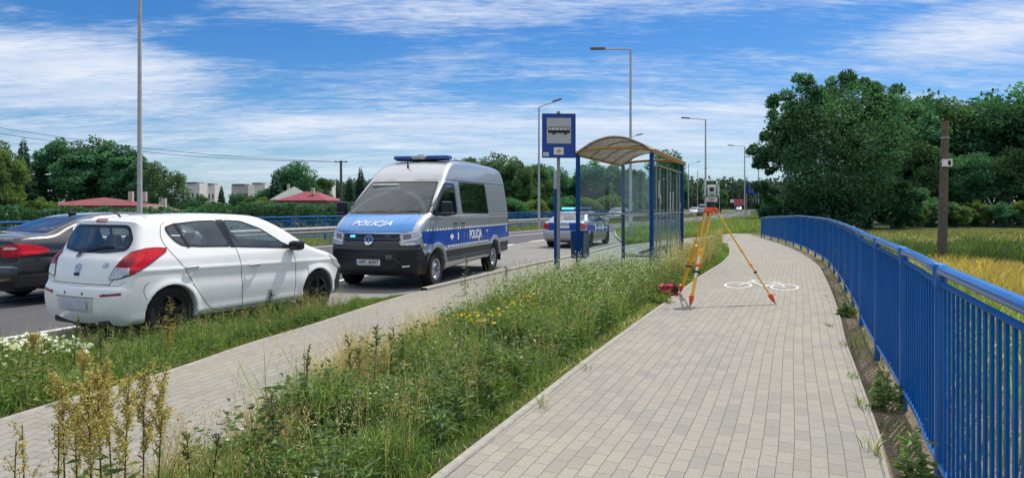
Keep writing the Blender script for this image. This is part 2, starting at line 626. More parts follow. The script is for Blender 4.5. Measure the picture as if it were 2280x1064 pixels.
def strip(name, fl, fr, ys, z, mat, kind='structure', nu=2, parent=None):
    ys = np.asarray(ys, float)
    L = np.stack([fl(ys), ys], 1)
    Rr = np.stack([fr(ys), ys], 1)
    c = (L + Rr) / 2
    s = np.concatenate(([0], np.cumsum(np.linalg.norm(np.diff(c, axis=0), axis=1))))
    vs, uv, fs = [], [], []
    for i in range(len(ys)):
        t = (c[min(i + 1, len(ys) - 1)] - c[max(i - 1, 0)])
        t /= np.linalg.norm(t)
        nrm = np.array([t[1], -t[0]])
        for k in range(nu):
            p = L[i] + (Rr[i] - L[i]) * k / (nu - 1)
            vs.append((p[0], p[1], z(p[0], p[1]) if callable(z) else z))
            q = p - c[i]
            uv.append((s[i] + q @ t, q @ nrm + 10))
    for i in range(len(ys) - 1):
        for k in range(nu - 1):
            a = i * nu + k
            fs.append((a, a + 1, a + nu + 1, a + nu))
    o = raw_mesh(name, vs, fs, mat, parent, uv=uv)
    return tag(o, kind=kind)


def edging(name, fx, ys, w, side, z0, z1, mat):
    """a low concrete edge with a top and two sides along a curve; side=+1 puts it at +x of the curve"""
    ys = np.asarray(ys, float)
    P = np.stack([fx(ys), ys], 1)
    vs, fs = [], []
    for i in range(len(ys)):
        t = P[min(i + 1, len(ys) - 1)] - P[max(i - 1, 0)]
        t /= np.linalg.norm(t)
        n = np.array([t[1], -t[0]]) * side
        q = P[i] + n * w
        b = 0.012
        q1, q0 = P[i] + n * b, P[i] + n * (w - b)
        vs += [(*P[i], z0), (*P[i], z1 - b), (*q1, z1), (*q0, z1), (*q, z1 - b), (*q, z0)]
    for i in range(len(ys) - 1):
        for k in range(5):
            a = i * 6 + k
            fs.append((a, a + 1, a + 7, a + 6))
    o = raw_mesh(name, vs, fs, mat)
    bm = bmesh.new()
    bm.from_mesh(o.data)
    bmesh.ops.recalc_face_normals(bm, faces=bm.faces)
    bm.to_mesh(o.data)
    bm.free()
    return tag(o, kind='structure')


# ---- terrain: flat by the road, falling about a metre beyond the railing to the fields
def fence_x(y):
    return pr(np.clip(y, -2.5, 38.6)) + 0.30 + np.clip(np.asarray(y) - 38.6, 0, 400) * 0.42


def ground_z(x, y):
    t = np.clip((x - fence_x(y) - 0.5) / 5.0, 0, 1)
    dip = -1.0 * t * t * (3 - 2 * t)
    t2 = np.clip((road_l(np.clip(y, -18, 380)) - x - 6.0) / 10.0, 0, 1)
    return dip - 0.3 * t2 * t2 * (3 - 2 * t2) - 0.03


def build_ground():
    xs = np.concatenate((-np.geomspace(3200, 40, 26), np.arange(-36, 60, 1.0), np.geomspace(62, 3200, 28)))
    ys = np.concatenate((-np.geomspace(300, 8, 8), np.arange(-5, 62, 1.0), np.geomspace(64, 4200, 40)))
    X, Y = np.meshgrid(xs, ys)
    Z = ground_z(X, Y)
    n, m = X.shape
    vs = np.stack([X.ravel(), Y.ravel(), Z.ravel()], 1)
    i = np.arange(n * m).reshape(n, m)
    fs = np.stack([i[:-1, :-1].ravel(), i[:-1, 1:].ravel(), i[1:, 1:].ravel(), i[1:, :-1].ravel()], 1)
    rx = X - fence_x(Y)
    col = np.empty((n, m, 3))
    col[:] = (0.075, 0.085, 0.035)
    field = rx > 3.0
    col[field & (Y < 30)] = (0.30, 0.24, 0.09)
    col[field & (Y >= 30) & (Y < 43)] = (0.06, 0.085, 0.03)
    col[field & (Y >= 43) & (Y < 75)] = (0.17, 0.175, 0.075)
    col[field & (Y >= 75)] = (0.035, 0.05, 0.02)
    near = (np.abs(rx) < 1.5) & (Y < 40)
    col[near] = (0.20, 0.165, 0.13)
    o = raw_mesh('ground', vs, fs, MAT_GROUND, col=col.reshape(-1, 3), smooth=True)
    tag(o, kind='structure')


build_ground()
YS = lambda a, b, s=0.25: np.concatenate((np.arange(a, b, s), [b]))
strip('bike_path', pl, pr, YS(-2.4, 38.6), 0.0, MAT_PATH)
# the path's end turns away behind the end of the railing
raw_mesh('bike_path_bend', [(11.5, 38.6, 0), (13.3, 38.6, 0), (13.9, 39.4, 0), (13.8, 40.6, 0), (13.0, 41.2, 0), (12.1, 40.4, 0)],
         [(0, 1, 2, 3, 4, 5)], MAT_PATH, uv=[(0, 0), (1.8, 0), (2.5, 1), (2.4, 2.2), (1.6, 2.6), (.6, 1.8)])['kind'] = 'structure'
edging('path_edging', pl, YS(-2.4, 38.6), 0.07, -1, -0.06, 0.018, MAT_KERB)
edging('path_edging', pr, YS(-2.4, 38.6), 0.035, 1, -0.06, 0.003, MAT_KERB)
strip('sidewalk', wl, wr, YS(-2.0, 28.6), 0.02, MAT_WALK)
strip('sidewalk', lambda y: 4.58 + (y - 28.6) * 0.68, lambda y: 8.6 + (y - 28.6) * 0.40, YS(28.6, 38.0, 1.0), 0.016, MAT_WALK)
edging('sidewalk_edging', wr, YS(-2.0, 13.2), 0.06, 1, -0.06, 0.03, MAT_KERB)
edging('sidewalk_edging', wl, YS(-2.0, 13.0), 0.06, -1, -0.06, 0.03, MAT_KERB)
edging('bus_bay_kerb', wl, YS(13.0, 28.6), 0.14, -1, -0.06, 0.075, MAT_KERB)
kt = curve([(4.58, 28.6), (4.9, 31), (5.5, 37), (6.4, 43.4)])
edging('bus_bay_kerb', kt, YS(28.6, 43.3, 0.5), 0.14, 1, -0.06, 0.075, MAT_KERB)
strip('bus_bay', lambda y: road_r(y), lambda y: wl(y) - 0.13, YS(12.9, 28.5, 0.5), -0.004, MAT_BAY)
strip('bus_bay', lambda y: road_r(y), lambda y: kt(y), YS(28.5, 43.2, 0.5), -0.004, MAT_BAY)
bay_edge = curve([(-9.6, 3.0), (-7.0, 6.2), (-5.95, 7.55), (-4.7, 8.2), (-3.6, 9.6), (-2.7, 11.4), (-2.1, 12.4), (-1.75, 12.95)])
strip('bus_bay', lambda y: road_r(y), lambda y: bay_edge(y), YS(3.0, 12.9, 0.3), -0.004, MAT_BAY)
ry = np.concatenate((np.arange(-12, 60, 1.0), np.geomspace(60, 380, 50)))
strip('road', road_l, road_r, ry, -0.008, MAT_ASPHALT, nu=3)


def line_mark(f, off, a, b, w=0.14, z=0.0, step=0.5):
    ys = YS(a, b, step)
    strip('road_marking', lambda y: f(y) + off, lambda y: f(y) + off + w, ys, z, MAT_LINE)


line_mark(road_r, -0.05, 5.0, 26.5, 0.16)
for k in range(16):
    line_mark(road_r, -0.05 if k < 4 else 0.0, 27.2 + 4.4 * k, 29.4 + 4.4 * k, 0.2, 0.0)
for k in range(14):
    line_mark(road_r, -3.9, 10 + 9.0 * k, 15.5 + 9.0 * k, 0.16)
line_mark(road_l, 0.45, -6, 140, 0.15, 0.0, 2.0)


# ---- white bicycle symbol painted on the path (drawn long, to be read from the path's direction)
def bike_symbol():
    c = gp(1697, 633)
    t = Vector((.40, .917, 0)).normalized()
    n = Vector((t.y, -t.x, 0))
    polys = []

    def ring(cx, cy, r, w, k=2.15):
        N = 40
        vs, fs = [], []
        for i in range(N):
            a = 2 * PI * i / N
            vs += [(cx + r * math.cos(a), cy + k * r * math.sin(a)), (cx + (r - w) * math.cos(a), cy + k * (r - w) * math.sin(a))]
        for i in range(N):
            j = (i + 1) % N
            fs.append((2 * i, 2 * j, 2 * j + 1, 2 * i + 1))
        polys.append((vs, fs))

    def seg(a, b, w=0.045):
        a, b = Vector(a), Vector(b)
        d = (b - a).normalized()
        q = Vector((-d.y, d.x)) * w / 2
        polys.append(([a + q, b + q, b - q, a - q], [(0, 1, 2, 3)]))
    ring(-.44, 0, .27, .044)
    ring(.44, 0, .27, .044)
    K = 2.15
    for a_, b_ in (((-.44, 0), (-.22, .44)), ((-.24, .40), (.24, .38)), ((-.22, .36), (.05, .0)), ((.05, .0), (.29, .38)), ((.03, .0), (.46, .0)), ((.28, .40), (.45, .0)), ((.18, .46), (.40, .44)), ((-.30, .53), (-.14, .52)), ((-.24, .40), (-.22, .53))):
        seg(a_, b_, .044)
        pv, pf = polys[-1]
        polys[-1] = ([(p[0], p[1] * K) for p in pv], pf)
    vs, fs = [], []
    for i, (pv, pf) in enumerate(polys):
        b = len(vs)
        for p in pv:
            q = c + n * p[0] + t * (p[1] * 1.0 - 0.35)
            vs.append((q.x, q.y, 0.004 + 0.0005 * i))
        fs += [tuple(b + k for k in f) for f in pf]
    tag(raw_mesh('bicycle_road_marking', vs, fs, M('worn_paint', (0.50, 0.50, 0.47), .8, var=.32, scale=22)), kind='structure')


bike_symbol()
# ================================================================== VEHICLES: bodies grown as smooth fields, skinned and cut into parts
def poly_sd(poly, X, Y):
    """signed distance to a closed polygon (negative inside) for arrays X, Y"""
    p = np.asarray(poly, float)
    d = np.full(X.shape, 1e9)
    ins = np.zeros(X.shape, bool)
    for i in range(len(p)):
        a, b = p[i], p[(i + 1) % len(p)]
        e = b - a
        wx, wy = X - a[0], Y - a[1]
        t = np.clip((wx * e[0] + wy * e[1]) / max(e @ e, 1e-12), 0, 1)
        d = np.minimum(d, (wx - e[0] * t) ** 2 + (wy - e[1] * t) ** 2)
        c = (a[1] > Y) != (b[1] > Y)
        with np.errstate(divide='ignore', invalid='ignore'):
            xi = a[0] + (Y - a[1]) * e[0] / (e[1] if abs(e[1]) > 1e-12 else 1e-12)
        ins ^= c & (X < xi)
    d = np.sqrt(d)
    return np.where(ins, -d, d)


def in_poly(poly, X, Y):
    return poly_sd(poly, X, Y) < 0


class Body:
    """x forward from the rear axle, y to the left, z up"""

    def __init__(s, outline, W, hwx, hwz, k=0.07, bulge=(0.08, 0.10), crown=0.05, zc=1.0, arches=(), res=0.02, inner=0.32, extra=None):
        s.out, s.W, s.k, s.bulge, s.crown, s.zc, s.arches, s.res, s.inner, s.extra = np.asarray(outline), W, k, bulge, crown, zc, arches, res, inner, extra
        s.hx, s.hz = catmull(hwx, 10), catmull(hwz, 10)
        lo, hi = s.out.min(0) - .35, s.out.max(0) + .35
        s.g0, s.gs = lo, 0.01
        gx, gz = np.arange(lo[0], hi[0], .01), np.arange(lo[1], hi[1], .01)
        GX, GZ = np.meshgrid(gx, gz, indexing='ij')
        s.P = poly_sd(s.out, GX, GZ)
        s.x0, s.x1 = s.out[:, 0].min(), s.out[:, 0].max()
        s.z0, s.z1 = s.out[:, 1].min(), s.out[:, 1].max()

    def prof(s, x, z):
        i = np.clip((x - s.g0[0]) / s.gs, 0, s.P.shape[0] - 1.001)
        j = np.clip((z - s.g0[1]) / s.gs, 0, s.P.shape[1] - 1.001)
        i0, j0 = i.astype(int), j.astype(int)
        a, b = i - i0, j - j0
        P = s.P
        return P[i0, j0] * (1 - a) * (1 - b) + P[i0 + 1, j0] * a * (1 - b) + P[i0, j0 + 1] * (1 - a) * b + P[i0 + 1, j0 + 1] * a * b

    def f(s, x, y, z):
        ay = np.abs(y)
        t = (ay / s.W) ** 2
        xm, xh = (s.x0 + s.x1) / 2, (s.x1 - s.x0) / 2
        m = np.clip((x - xm) / xh, -1, 1)
        wr, wf = np.clip(-m, 0, 1) ** 2, np.clip(m, 0, 1) ** 2
        xs = x - s.bulge[0] * t * wr + s.bulge[1] * t * wf
        zs = z + s.crown * t * np.clip((z - s.zc) / (s.z1 - s.zc), 0, 1)
        a = s.prof(xs, zs)
        w = np.interp(x, s.hx[:, 0], s.hx[:, 1]) * np.interp(z, s.hz[:, 0], s.hz[:, 1])
        if s.extra is not None:
            w = w + s.extra(x, z)
        b = (ay - w) * .95
        h = np.clip(.5 + .5 * (a - b) / s.k, 0, 1)
        r = b * (1 - h) + a * h + s.k * h * (1 - h)
        for (xa, za, ra) in s.arches:
            c = ra - np.sqrt((x - xa) ** 2 + (z - za) ** 2)
            c = np.minimum(c, ay - (s.W - s.inner))
            r = np.maximum(r, c)
        return r

    def grad(s, p, e=0.004):
        x, y, z = p.T
        g = np.stack([s.f(x + e, y, z) - s.f(x - e, y, z), s.f(x, y + e, z) - s.f(x, y - e, z), s.f(x, y, z + e) - s.f(x, y, z - e)], 1)
        return g / (2 * e)

    def mesh(s):
        r = s.res
        xs = np.arange(s.x0 - 3 * r, s.x1 + 3 * r, r)
        ny = int((s.W + .12) / r) + 2
        ys = (np.arange(-ny, ny + 1)) * r
        zs = np.arange(s.z0 - 3 * r, s.z1 + 3 * r, r)
        V = s.f(xs[:, None, None], ys[None, :, None], zs[None, None, :])
        S = V < 0
        nx, ny_, nz = V.shape
        cnt = np.zeros((nx - 1, ny_ - 1, nz - 1), np.int8)
        acc = np.zeros((nx - 1, ny_ - 1, nz - 1, 3), np.float32)

        def sl(o, d):
            return tuple(slice(o[k], (V.shape[k] - 1 + o[k])) for k in range(3))
        for ax in range(3):
            for u in (0, 1):
                for v in (0, 1):
                    o = [0, 0, 0]
                    oth = [k for k in range(3) if k != ax]
                    o[oth[0]], o[oth[1]] = u, v
                    o2 = list(o)
                    o2[ax] = 1
                    A, B = V[sl(o, 0)], V[sl(o2, 0)]
                    ch = (A < 0) != (B < 0)
                    t = np.where(ch, A / np.where(ch, A - B, 1), 0)
                    cnt += ch
                    acc[..., ax] += np.where(ch, t, 0)
                    acc[..., oth[0]] += np.where(ch, u, 0)
                    acc[..., oth[1]] += np.where(ch, v, 0)
        act = cnt > 0
        idx = -np.ones(cnt.shape, np.int64)
        idx[act] = np.arange(act.sum())
        ijk = np.argwhere(act)
        p = (ijk + acc[act] / cnt[act][:, None]) * r + np.array([xs[0], ys[0], zs[0]])
        faces = []
        for ax in range(3):
            oth = [k for k in range(3) if k != ax]
            A = [slice(1, -1)] * 3
            A[ax] = slice(0, -1)
            B = list(A)
            B[ax] = slice(1, None)
            sa, sb = S[tuple(A)], S[tuple(B)]
            for flip in (False, True):
                q = np.argwhere(sa & ~sb) if not flip else np.argwhere(~sa & sb)
                if not len(q):
                    continue
                base = q.copy()
                base[:, oth[0]] += 1
                base[:, oth[1]] += 1
                cs = []
                for (u, v) in ((0, 0), (1, 0), (1, 1), (0, 1)):
                    c = base.copy()
                    c[:, oth[0]] -= u
                    c[:, oth[1]] -= v
                    cs.append(idx[c[:, 0], c[:, 1], c[:, 2]])
                fq = np.stack(cs, 1)
                rev = flip ^ (ax == 1)
                faces.append(fq[:, ::-1] if rev else fq)
        fs = np.concatenate(faces)
        for _ in range(3):
            g = s.grad(p)
            val = s.f(*p.T)
            st = val[:, None] * g / np.maximum((g * g).sum(1), .2)[:, None]
            p = p - np.clip(st, -r, r) * .8
        n = s.grad(p)
        n /= np.maximum(np.linalg.norm(n, axis=1), 1e-6)[:, None]
        # make sure faces look outwards
        a, b, c = p[fs[:, 0]], p[fs[:, 1]], p[fs[:, 2]]
        fn = np.cross(b - a, p[fs[:, 3]] - a)
        if (np.einsum('ij,ij->i', fn, n[fs[:, 0]]) < 0).mean() > .5:
            fs = fs[:, ::-1].copy()
        return p, fs, n

    def ray(s, o, d, far=14.0):
        """points where rays meet the surface, and whether they do"""
        o, d = np.asarray(o, float), np.asarray(d, float)
        d = d / np.linalg.norm(d, axis=1)[:, None]
        t = np.zeros(len(o))
        v = None
        for _ in range(90):
            v = s.f(*(o + d * t[:, None]).T)
            t = np.where(t < far, t + np.clip(v, -.02, 1.5) * .75, t)
        return o + d * t[:, None], np.abs(v) < .01

    def normal(s, p):
        n = s.grad(p)
        return n / np.maximum(np.linalg.norm(n, axis=1), 1e-6)[:, None]


SIDE = lambda sg: (lambda q: (np.stack([q[:, 0], np.full(len(q), sg * 2.0), q[:, 1]], 1), np.tile([0, -sg, 0], (len(q), 1))))
REAR = lambda q: (np.stack([np.full(len(q), -4.0), q[:, 0], q[:, 1]], 1), np.tile([1, 0, 0], (len(q), 1)))
FRONT = lambda q: (np.stack([np.full(len(q), 9.0), q[:, 0], q[:, 1]], 1), np.tile([-1, 0, 0], (len(q), 1)))
ABOVE = lambda q: (np.stack([q[:, 0], q[:, 1], np.full(len(q), 5.0)], 1), np.tile([0, 0, -1], (len(q), 1)))


def OBL(sg, front, ang):
    """view from a corner: u runs sideways, v up; ang degrees off the car's axis"""
    a = R(ang)
    d = np.array([(-1 if front else 1) * math.cos(a), -sg * math.sin(a), 0])
    u = np.array([-d[1], d[0], 0])
    return lambda q: (q[:, :1] * u + q[:, 1:] * np.array([0, 0, 1.0]) - d * 7, np.tile(d, (len(q), 1)))


def densify(poly, step):
    p = np.asarray(poly, float)
    out = []
    for i in range(len(p)):
        a, b = p[i], p[(i + 1) % len(p)]
        n = max(1, int(np.linalg.norm(b - a) / step))
        for k in range(n):
            out.append(a + (b - a) * k / n)
    return np.array(out)


def roundpoly(poly, r=0.04, n=4):
    """round a polygon's corners"""
    p = np.asarray(poly, float)
    out = []
    for i in range(len(p)):
        a, b, c = p[i - 1], p[i], p[(i + 1) % len(p)]
        da, dc = a - b, c - b
        la, lc = np.linalg.norm(da), np.linalg.norm(dc)
        q = min(r, la * .45, lc * .45)
        s, e = b + da / la * q, b + dc / lc * q
        for k in range(n + 1):
            t = k / n
            out.append((1 - t) ** 2 * s + 2 * t * (1 - t) * b + t * t * e)
    return np.array(out)


def inset(poly, d):
    p = np.asarray(poly, float)
    if 0.5 * np.sum(p[:, 0] * np.roll(p[:, 1], -1) - np.roll(p[:, 0], -1) * p[:, 1]) < 0:
        d = -d
    e = np.roll(p, -1, 0) - p
    e /= np.maximum(np.linalg.norm(e, axis=1), 1e-9)[:, None]
    n = np.stack([-e[:, 1], e[:, 0]], 1)
    m = n + np.roll(n, 1, 0)
    m /= np.maximum(np.linalg.norm(m, axis=1), .4)[:, None]
    return p + m * d


def patch(B, name, poly, rays, mat, parent, off=0.004, step=0.03, mirror=False):
    """a piece of skin lying on body B: the polygon is projected along the rays and lifted off by off"""
    b = densify(poly, step)
    lo, hi = b.min(0), b.max(0)
    gx, gy = np.meshgrid(np.arange(lo[0], hi[0], step), np.arange(lo[1], hi[1], step))
    g = np.stack([gx.ravel(), gy.ravel()], 1)
    g = g[poly_sd(b, g[:, 0], g[:, 1]) < -step * .4]
    pts = [Vector(q) for q in np.concatenate((b, g))]
    ed = [(i, (i + 1) % len(b)) for i in range(len(b))]
    r = delaunay_2d_cdt(pts, ed, [], 1, 1e-6)
    q = np.array([v[:] for v in r[0]])
    fs = [tuple(f) for f in r[2]]
    o, d = rays(q)
    p, ok = B.ray(o, d)
    n = B.normal(p)
    p = p + n * off
    fs = [f for f in fs if all(ok[i] for i in f)]
    out = []
    for my in ((1, -1) if mirror else (1,)):
        pp, nn = p * [1, my, 1], n * [1, my, 1]
        ff = []
        for f in fs:
            a, b_, c = pp[f[0]], pp[f[1]], pp[f[2]]
            ff.append(f if np.dot(np.cross(b_ - a, c - a), nn[f[0]]) > 0 else f[::-1])
        out.append(raw_mesh(name, pp, ff, mat, parent, True, normals=nn))
    return out[0] if not mirror else out


def ring(B, name, poly_o, poly_i, rays, mat, parent, off=0.005):
    """a band between two polygons of equal point count"""
    n = len(poly_o)
    q = np.concatenate((poly_o, poly_i))
    o, d = rays(q)
    p, ok = B.ray(o, d)
    nn = B.normal(p)
    p = p + nn * off
    fs = []
    for i in range(n):
        j = (i + 1) % n
        f = (i, j, n + j, n + i)
        if not all(ok[k] for k in f):
            continue
        a, b, c = p[f[0]], p[f[1]], p[f[3]]
        fs.append(f if np.dot(np.cross(b - a, c - a), nn[i]) > 0 else f[::-1])
    return raw_mesh(name, p, fs, mat, parent, True, normals=nn)


def seam(B, name, line, rays, mat, parent, w=0.008, off=0.0015, step=0.03, smooth=True):
    """a narrow ribbon along a line"""
    l = catmull(line, 8) if smooth and len(line) > 2 else np.asarray(line, float)
    seg = [l[0]]
    for i in range(1, len(l)):
        k = max(1, int(np.linalg.norm(l[i] - l[i - 1]) / step))
        seg += [l[i - 1] + (l[i] - l[i - 1]) * (j + 1) / k for j in range(k)]
    l = np.array(seg)
    t = np.gradient(l, axis=0)
    t /= np.maximum(np.linalg.norm(t, axis=1), 1e-9)[:, None]
    nrm = np.stack([-t[:, 1], t[:, 0]], 1) * w / 2
    q = np.concatenate((l + nrm, l - nrm))
    o, d = rays(q)
    p, ok = B.ray(o, d)
    nn = B.normal(p)
    p = p + nn * off
    m = len(l)
    fs = []
    for i in range(m - 1):
        f = (i, i + 1, m + i + 1, m + i)
        if not all(ok[k] for k in f):
            continue
        a, b, c = p[f[0]], p[f[1]], p[f[3]]
        fs.append(f if np.dot(np.cross(b - a, c - a), nn[i]) > 0 else f[::-1])
    return raw_mesh(name, p, fs, mat, parent, True, normals=nn)


def decal_text(B, name, body, size, place, rays, mat, parent, off=0.007, shear=0, spacing=1.0, bold=0.0, squash=1.0):
    """lettering laid on the body; place maps (x, y) of the text to the ray plane"""
    v, fs = text_mesh(body, size, shear, spacing, bold)
    q = np.array([place(a * squash, b) for a, b in v[:, :2]])
    o, d = rays(q)
    p, ok = B.ray(o, d)
    n = B.normal(p)
    return raw_mesh(name, p + n * off, fs, mat, parent)


def window(B, name, poly, rays, parent, glass, frit, w=0.028, off=0.004):
    """glass pane with a black ceramic border; returns the polygon of the hole to leave in the body"""
    po = densify(poly, 0.05)
    pi_ = inset(po, w)
    g = patch(B, name, pi_, rays, glass, parent, off)
    ring(B, 'window_seal', po, pi_, rays, frit, g, off + .001)
    return inset(po, w * .5)


def skin(B, parent, mat, holes, zones=(), name='body'):
    """mesh the body, leave out the window holes and split off zones as parts: (name, mat, test(c, n))"""
    p, fs, n = B.mesh()
    c = p[fs].mean(1)
    fn = n[fs].mean(1)
    keep = np.ones(len(fs), bool)
    for (poly, kind) in holes:
        if kind in ('L', 'R'):
            sg = 1 if kind == 'L' else -1
            m = in_poly(poly, c[:, 0], c[:, 2]) & (c[:, 1] * sg > 0) & (fn[:, 1] * sg > .3)
        elif kind == 'B':
            m = in_poly(poly, c[:, 1], c[:, 2]) & (fn[:, 0] < -.15) & (c[:, 0] < B.x0 + (B.x1 - B.x0) * .4)
        else:
            m = in_poly(poly, c[:, 1], c[:, 2]) & (fn[:, 0] > .15) & (c[:, 0] > B.x0 + (B.x1 - B.x0) * .5)
        keep &= ~m
    zone = np.zeros(len(fs), int)
    for i, (nm, zm, test) in enumerate(zones):
        zone[(zone == 0) & test(c, fn)] = i + 1

    def sub(sel, nm, m):
        f = fs[sel]
        u, inv = np.unique(f, return_inverse=True)
        return raw_mesh(nm, p[u], inv.reshape(f.shape), m, parent, True, normals=n[u])
    bo = sub(keep & (zone == 0), name, mat)
    parts = [bo]
    for i, (nm, zm, test) in enumerate(zones):
        parts.append(sub(keep & (zone == i + 1), nm, zm))
    return parts


RUBBER = M('tyre_rubber', (0.018, 0.018, 0.019), 0.85, var=0.2, scale=20, bump=0.3, bscale=60, spec=0.3)
BLACKPL = M('black_trim', (0.012, 0.013, 0.015), 0.35, var=0.1, spec=0.35)
FRIT = M('window_border', (0.010, 0.011, 0.013), 0.25, var=0.1)
DARKIN = M('cabin_fabric', (0.035, 0.036, 0.04), 0.9, var=0.25, scale=14)
SEAM = M('panel_gap', (0.02, 0.02, 0.022), 0.8)
CHROME = M('bright_trim', (0.62, 0.63, 0.65), 0.16, 1.0, var=0.03)
ALLOY = M('alloy_silver', (0.42, 0.43, 0.45), 0.32, 0.9, var=0.06)
ALLOYBK = M('alloy_black', (0.022, 0.024, 0.03), 0.28, 0.3, var=0.1, coat=0.4)
REDLENS = M('red_lens', (0.50, 0.003, 0.014), 0.25, var=0.3, scale=26, coat=0.25, spec=.3)
DKREDLENS = M('dark_red_lens', (0.22, 0.002, 0.012), 0.25, var=0.3, scale=30, coat=0.25, spec=.3)
CLEARLENS = M('clear_lens', (0.58, 0.57, 0.55), 0.12, 0.2, var=0.35, scale=32, coat=0.8)
PLATEWH = M('plate_white', (0.70, 0.70, 0.69), 0.5, var=0.05)
PLATEBL = M('plate_blurred', (0.48, 0.47, 0.56), 0.6, var=0.12, scale=5)
WINCLEAR = Mglass('car_glass_clear', (0.82, 0.90, 0.88), refl=1.0, dirt=0.05)
WINDARK = Mglass('car_glass_dark', (0.05, 0.06, 0.065), refl=1.0, dirt=0.015)
WINSHIELD = Mglass('windscreen_glass', (0.66, 0.82, 0.76), refl=0.72, mix=0.6, dirt=0.035)
WHITEPAINT = M('white_paint', (0.78, 0.78, 0.76), 0.32, var=0.025, scale=2.5, coat=0.7, back=(0.10, 0.10, 0.105))
MARK_WHITE = M('reflective_white', (0.80, 0.81, 0.83), 0.55, var=0.03)
POL_BLUE = M('police_blue', (0.006, 0.06, 0.33), 0.4, var=0.06, scale=3, coat=0.15, spec=.3)
POL_LIGHTBLUE = M('bonnet_blue', (0.040, 0.21, 0.52), 0.30, 0.25, var=0.05, scale=3, coat=0.8)
SILVER = M('silver_paint', (0.40, 0.42, 0.45), 0.30, 0.55, var=0.03, scale=2.5, coat=0.7, back=(0.05, 0.05, 0.055))
BLACKPAINT = M('black_paint', (0.014, 0.015, 0.019), 0.22, 0.2, var=0.1, coat=1.0, back=(0.03, 0.03, 0.03))
BEACON = M('blue_beacon', (0.02, 0.08, 0.35), 0.12, var=0.2, scale=25, coat=0.6)
BEACON_ON = M('blue_beacon_lit', (0.1, 0.5, 0.8), 0.2, emit=(0.10, 0.60, 1.0), estr=1.1)
BEACON_CL = M('clear_beacon', (0.42, 0.45, 0.48), 0.15, 0.2, var=0.3, scale=25, coat=0.6)


def wheel(parent, x, y, R_, w, rim_mat, spokes=5, steel=False, rimr=0.68):
    sg = 1 if y > 0 else -1
    mb = MB()
    r1, r2 = R_ * rimr, R_
    prof = [(r1, -w * .42), (r1 + .02, -w * .48), (r2 - .03, -w * .5), (r2 - .006, -w * .40), (r2, -w * .2), (r2, w * .2), (r2 - .006, w * .40), (r2 - .03, w * .5), (r1 + .02, w * .48), (r1, w * .42)]
    mb.lathe(prof, 40, axis='Y', c=(0, 0, 0))
    for k in range(36):                       # tread blocks
        a = 2 * PI * k / 36
        m = Matrix.Rotation(-a, 3, 'Y')
        mb.box(m @ Vector((R_ - .002, 0, 0)), (.012, w * .8, .03), m)
    t = mb.build('wheel', RUBBER, parent, True)
    t.location = (x, y, R_)
    rb = MB()
    o = sg * w * .40
    rb.lathe([(r1 + .008, o), (r1, o + sg * .012), (r1 - .03, o), (r1 - .035, -o * .8)], 40, axis='Y')
    if steel:
        rb.lathe([(r1 - .02, o * .6), (r1 * .62, o * .9), (r1 * .45, o * 1.25), (r1 * .42, o * .8), (.0, o * .8)], 32, axis='Y')
        for k in range(10):
            a = 2 * PI * k / 10
            rb.box((math.cos(a) * r1 * .33, o * .9, math.sin(a) * r1 * .33), (.03, .03, .03))
    else:
        for k in range(spokes):
            a = 2 * PI * k / spokes + .3
            m = Matrix.Rotation(-a, 3, 'Y')
            ww, w2 = r1 * .16, r1 * .24
            for s_ in ((-.5, -.12), (.12, .5)) if spokes <= 5 else ((-.4, .4),):
                pts = [(.05, s_[0] * ww), (r1 - .02, s_[0] * w2 * 1.3), (r1 - .02, s_[1] * w2 * 1.3), (.05, s_[1] * ww)]
                rb.prism(pts, .03, m, (0, o * .92, 0))
        rb.lathe([(.0, o * 1.02), (.055, o), (.06, o * .8)], 20, axis='Y')
    rim = rb.build('rim', rim_mat, t, True)
    db = MB().lathe([(0, o * .35), (r1 * .78, o * .35), (r1 * .78, -o * .4)], 28, axis='Y')
    db.build('brake_disc', M('wheel_inside', (0.03, 0.03, 0.032), 0.6, 0.4), t)
    return t


def mirror_unit(parent, c, d, mat, glassmat, ch=.03):
    o = MB().box(c, d, ch=ch).build('wing_mirror', mat, parent, True)
    return o


def handle(B, parent, x, z, sg, mat, L=.19):
    p, ok = B.ray(*SIDE(sg)(np.array([[x, z]])))
    y = p[0, 1]
    mb = MB()
    pts = [(x - L / 2, y - sg * .005, z - .006), (x - L / 2 + .025, y + sg * .022, z), (x, y + sg * .03, z + .004), (x + L / 2 - .025, y + sg * .022, z + .006), (x + L / 2, y - sg * .005, z + .006)]
    mb.tube(pts, [.010, .013, .014, .013, .010], 8)
    return mb.build('handle', mat, parent, True)


def seats(parent, xs, ys, z, mat, h=.62, w=.46):
    for x in xs:
        for y in ys:
            mb = MB()
            m = Matrix.Rotation(R(-14), 3, 'Y')
            mb.box((x + .25, y, z), (.5, w, .16), ch=.05)
            mb.box(Vector((x - .02, y, z + .02)) + m @ Vector((0, 0, h * .5)), (.13, w * .94, h), m, ch=.05)
            mb.box(Vector((x - .05, y, z + .02)) + m @ Vector((0, 0, h + .13)), (.10, .26, .19), m, ch=.04)
            mb.build('seat', mat, parent, True)


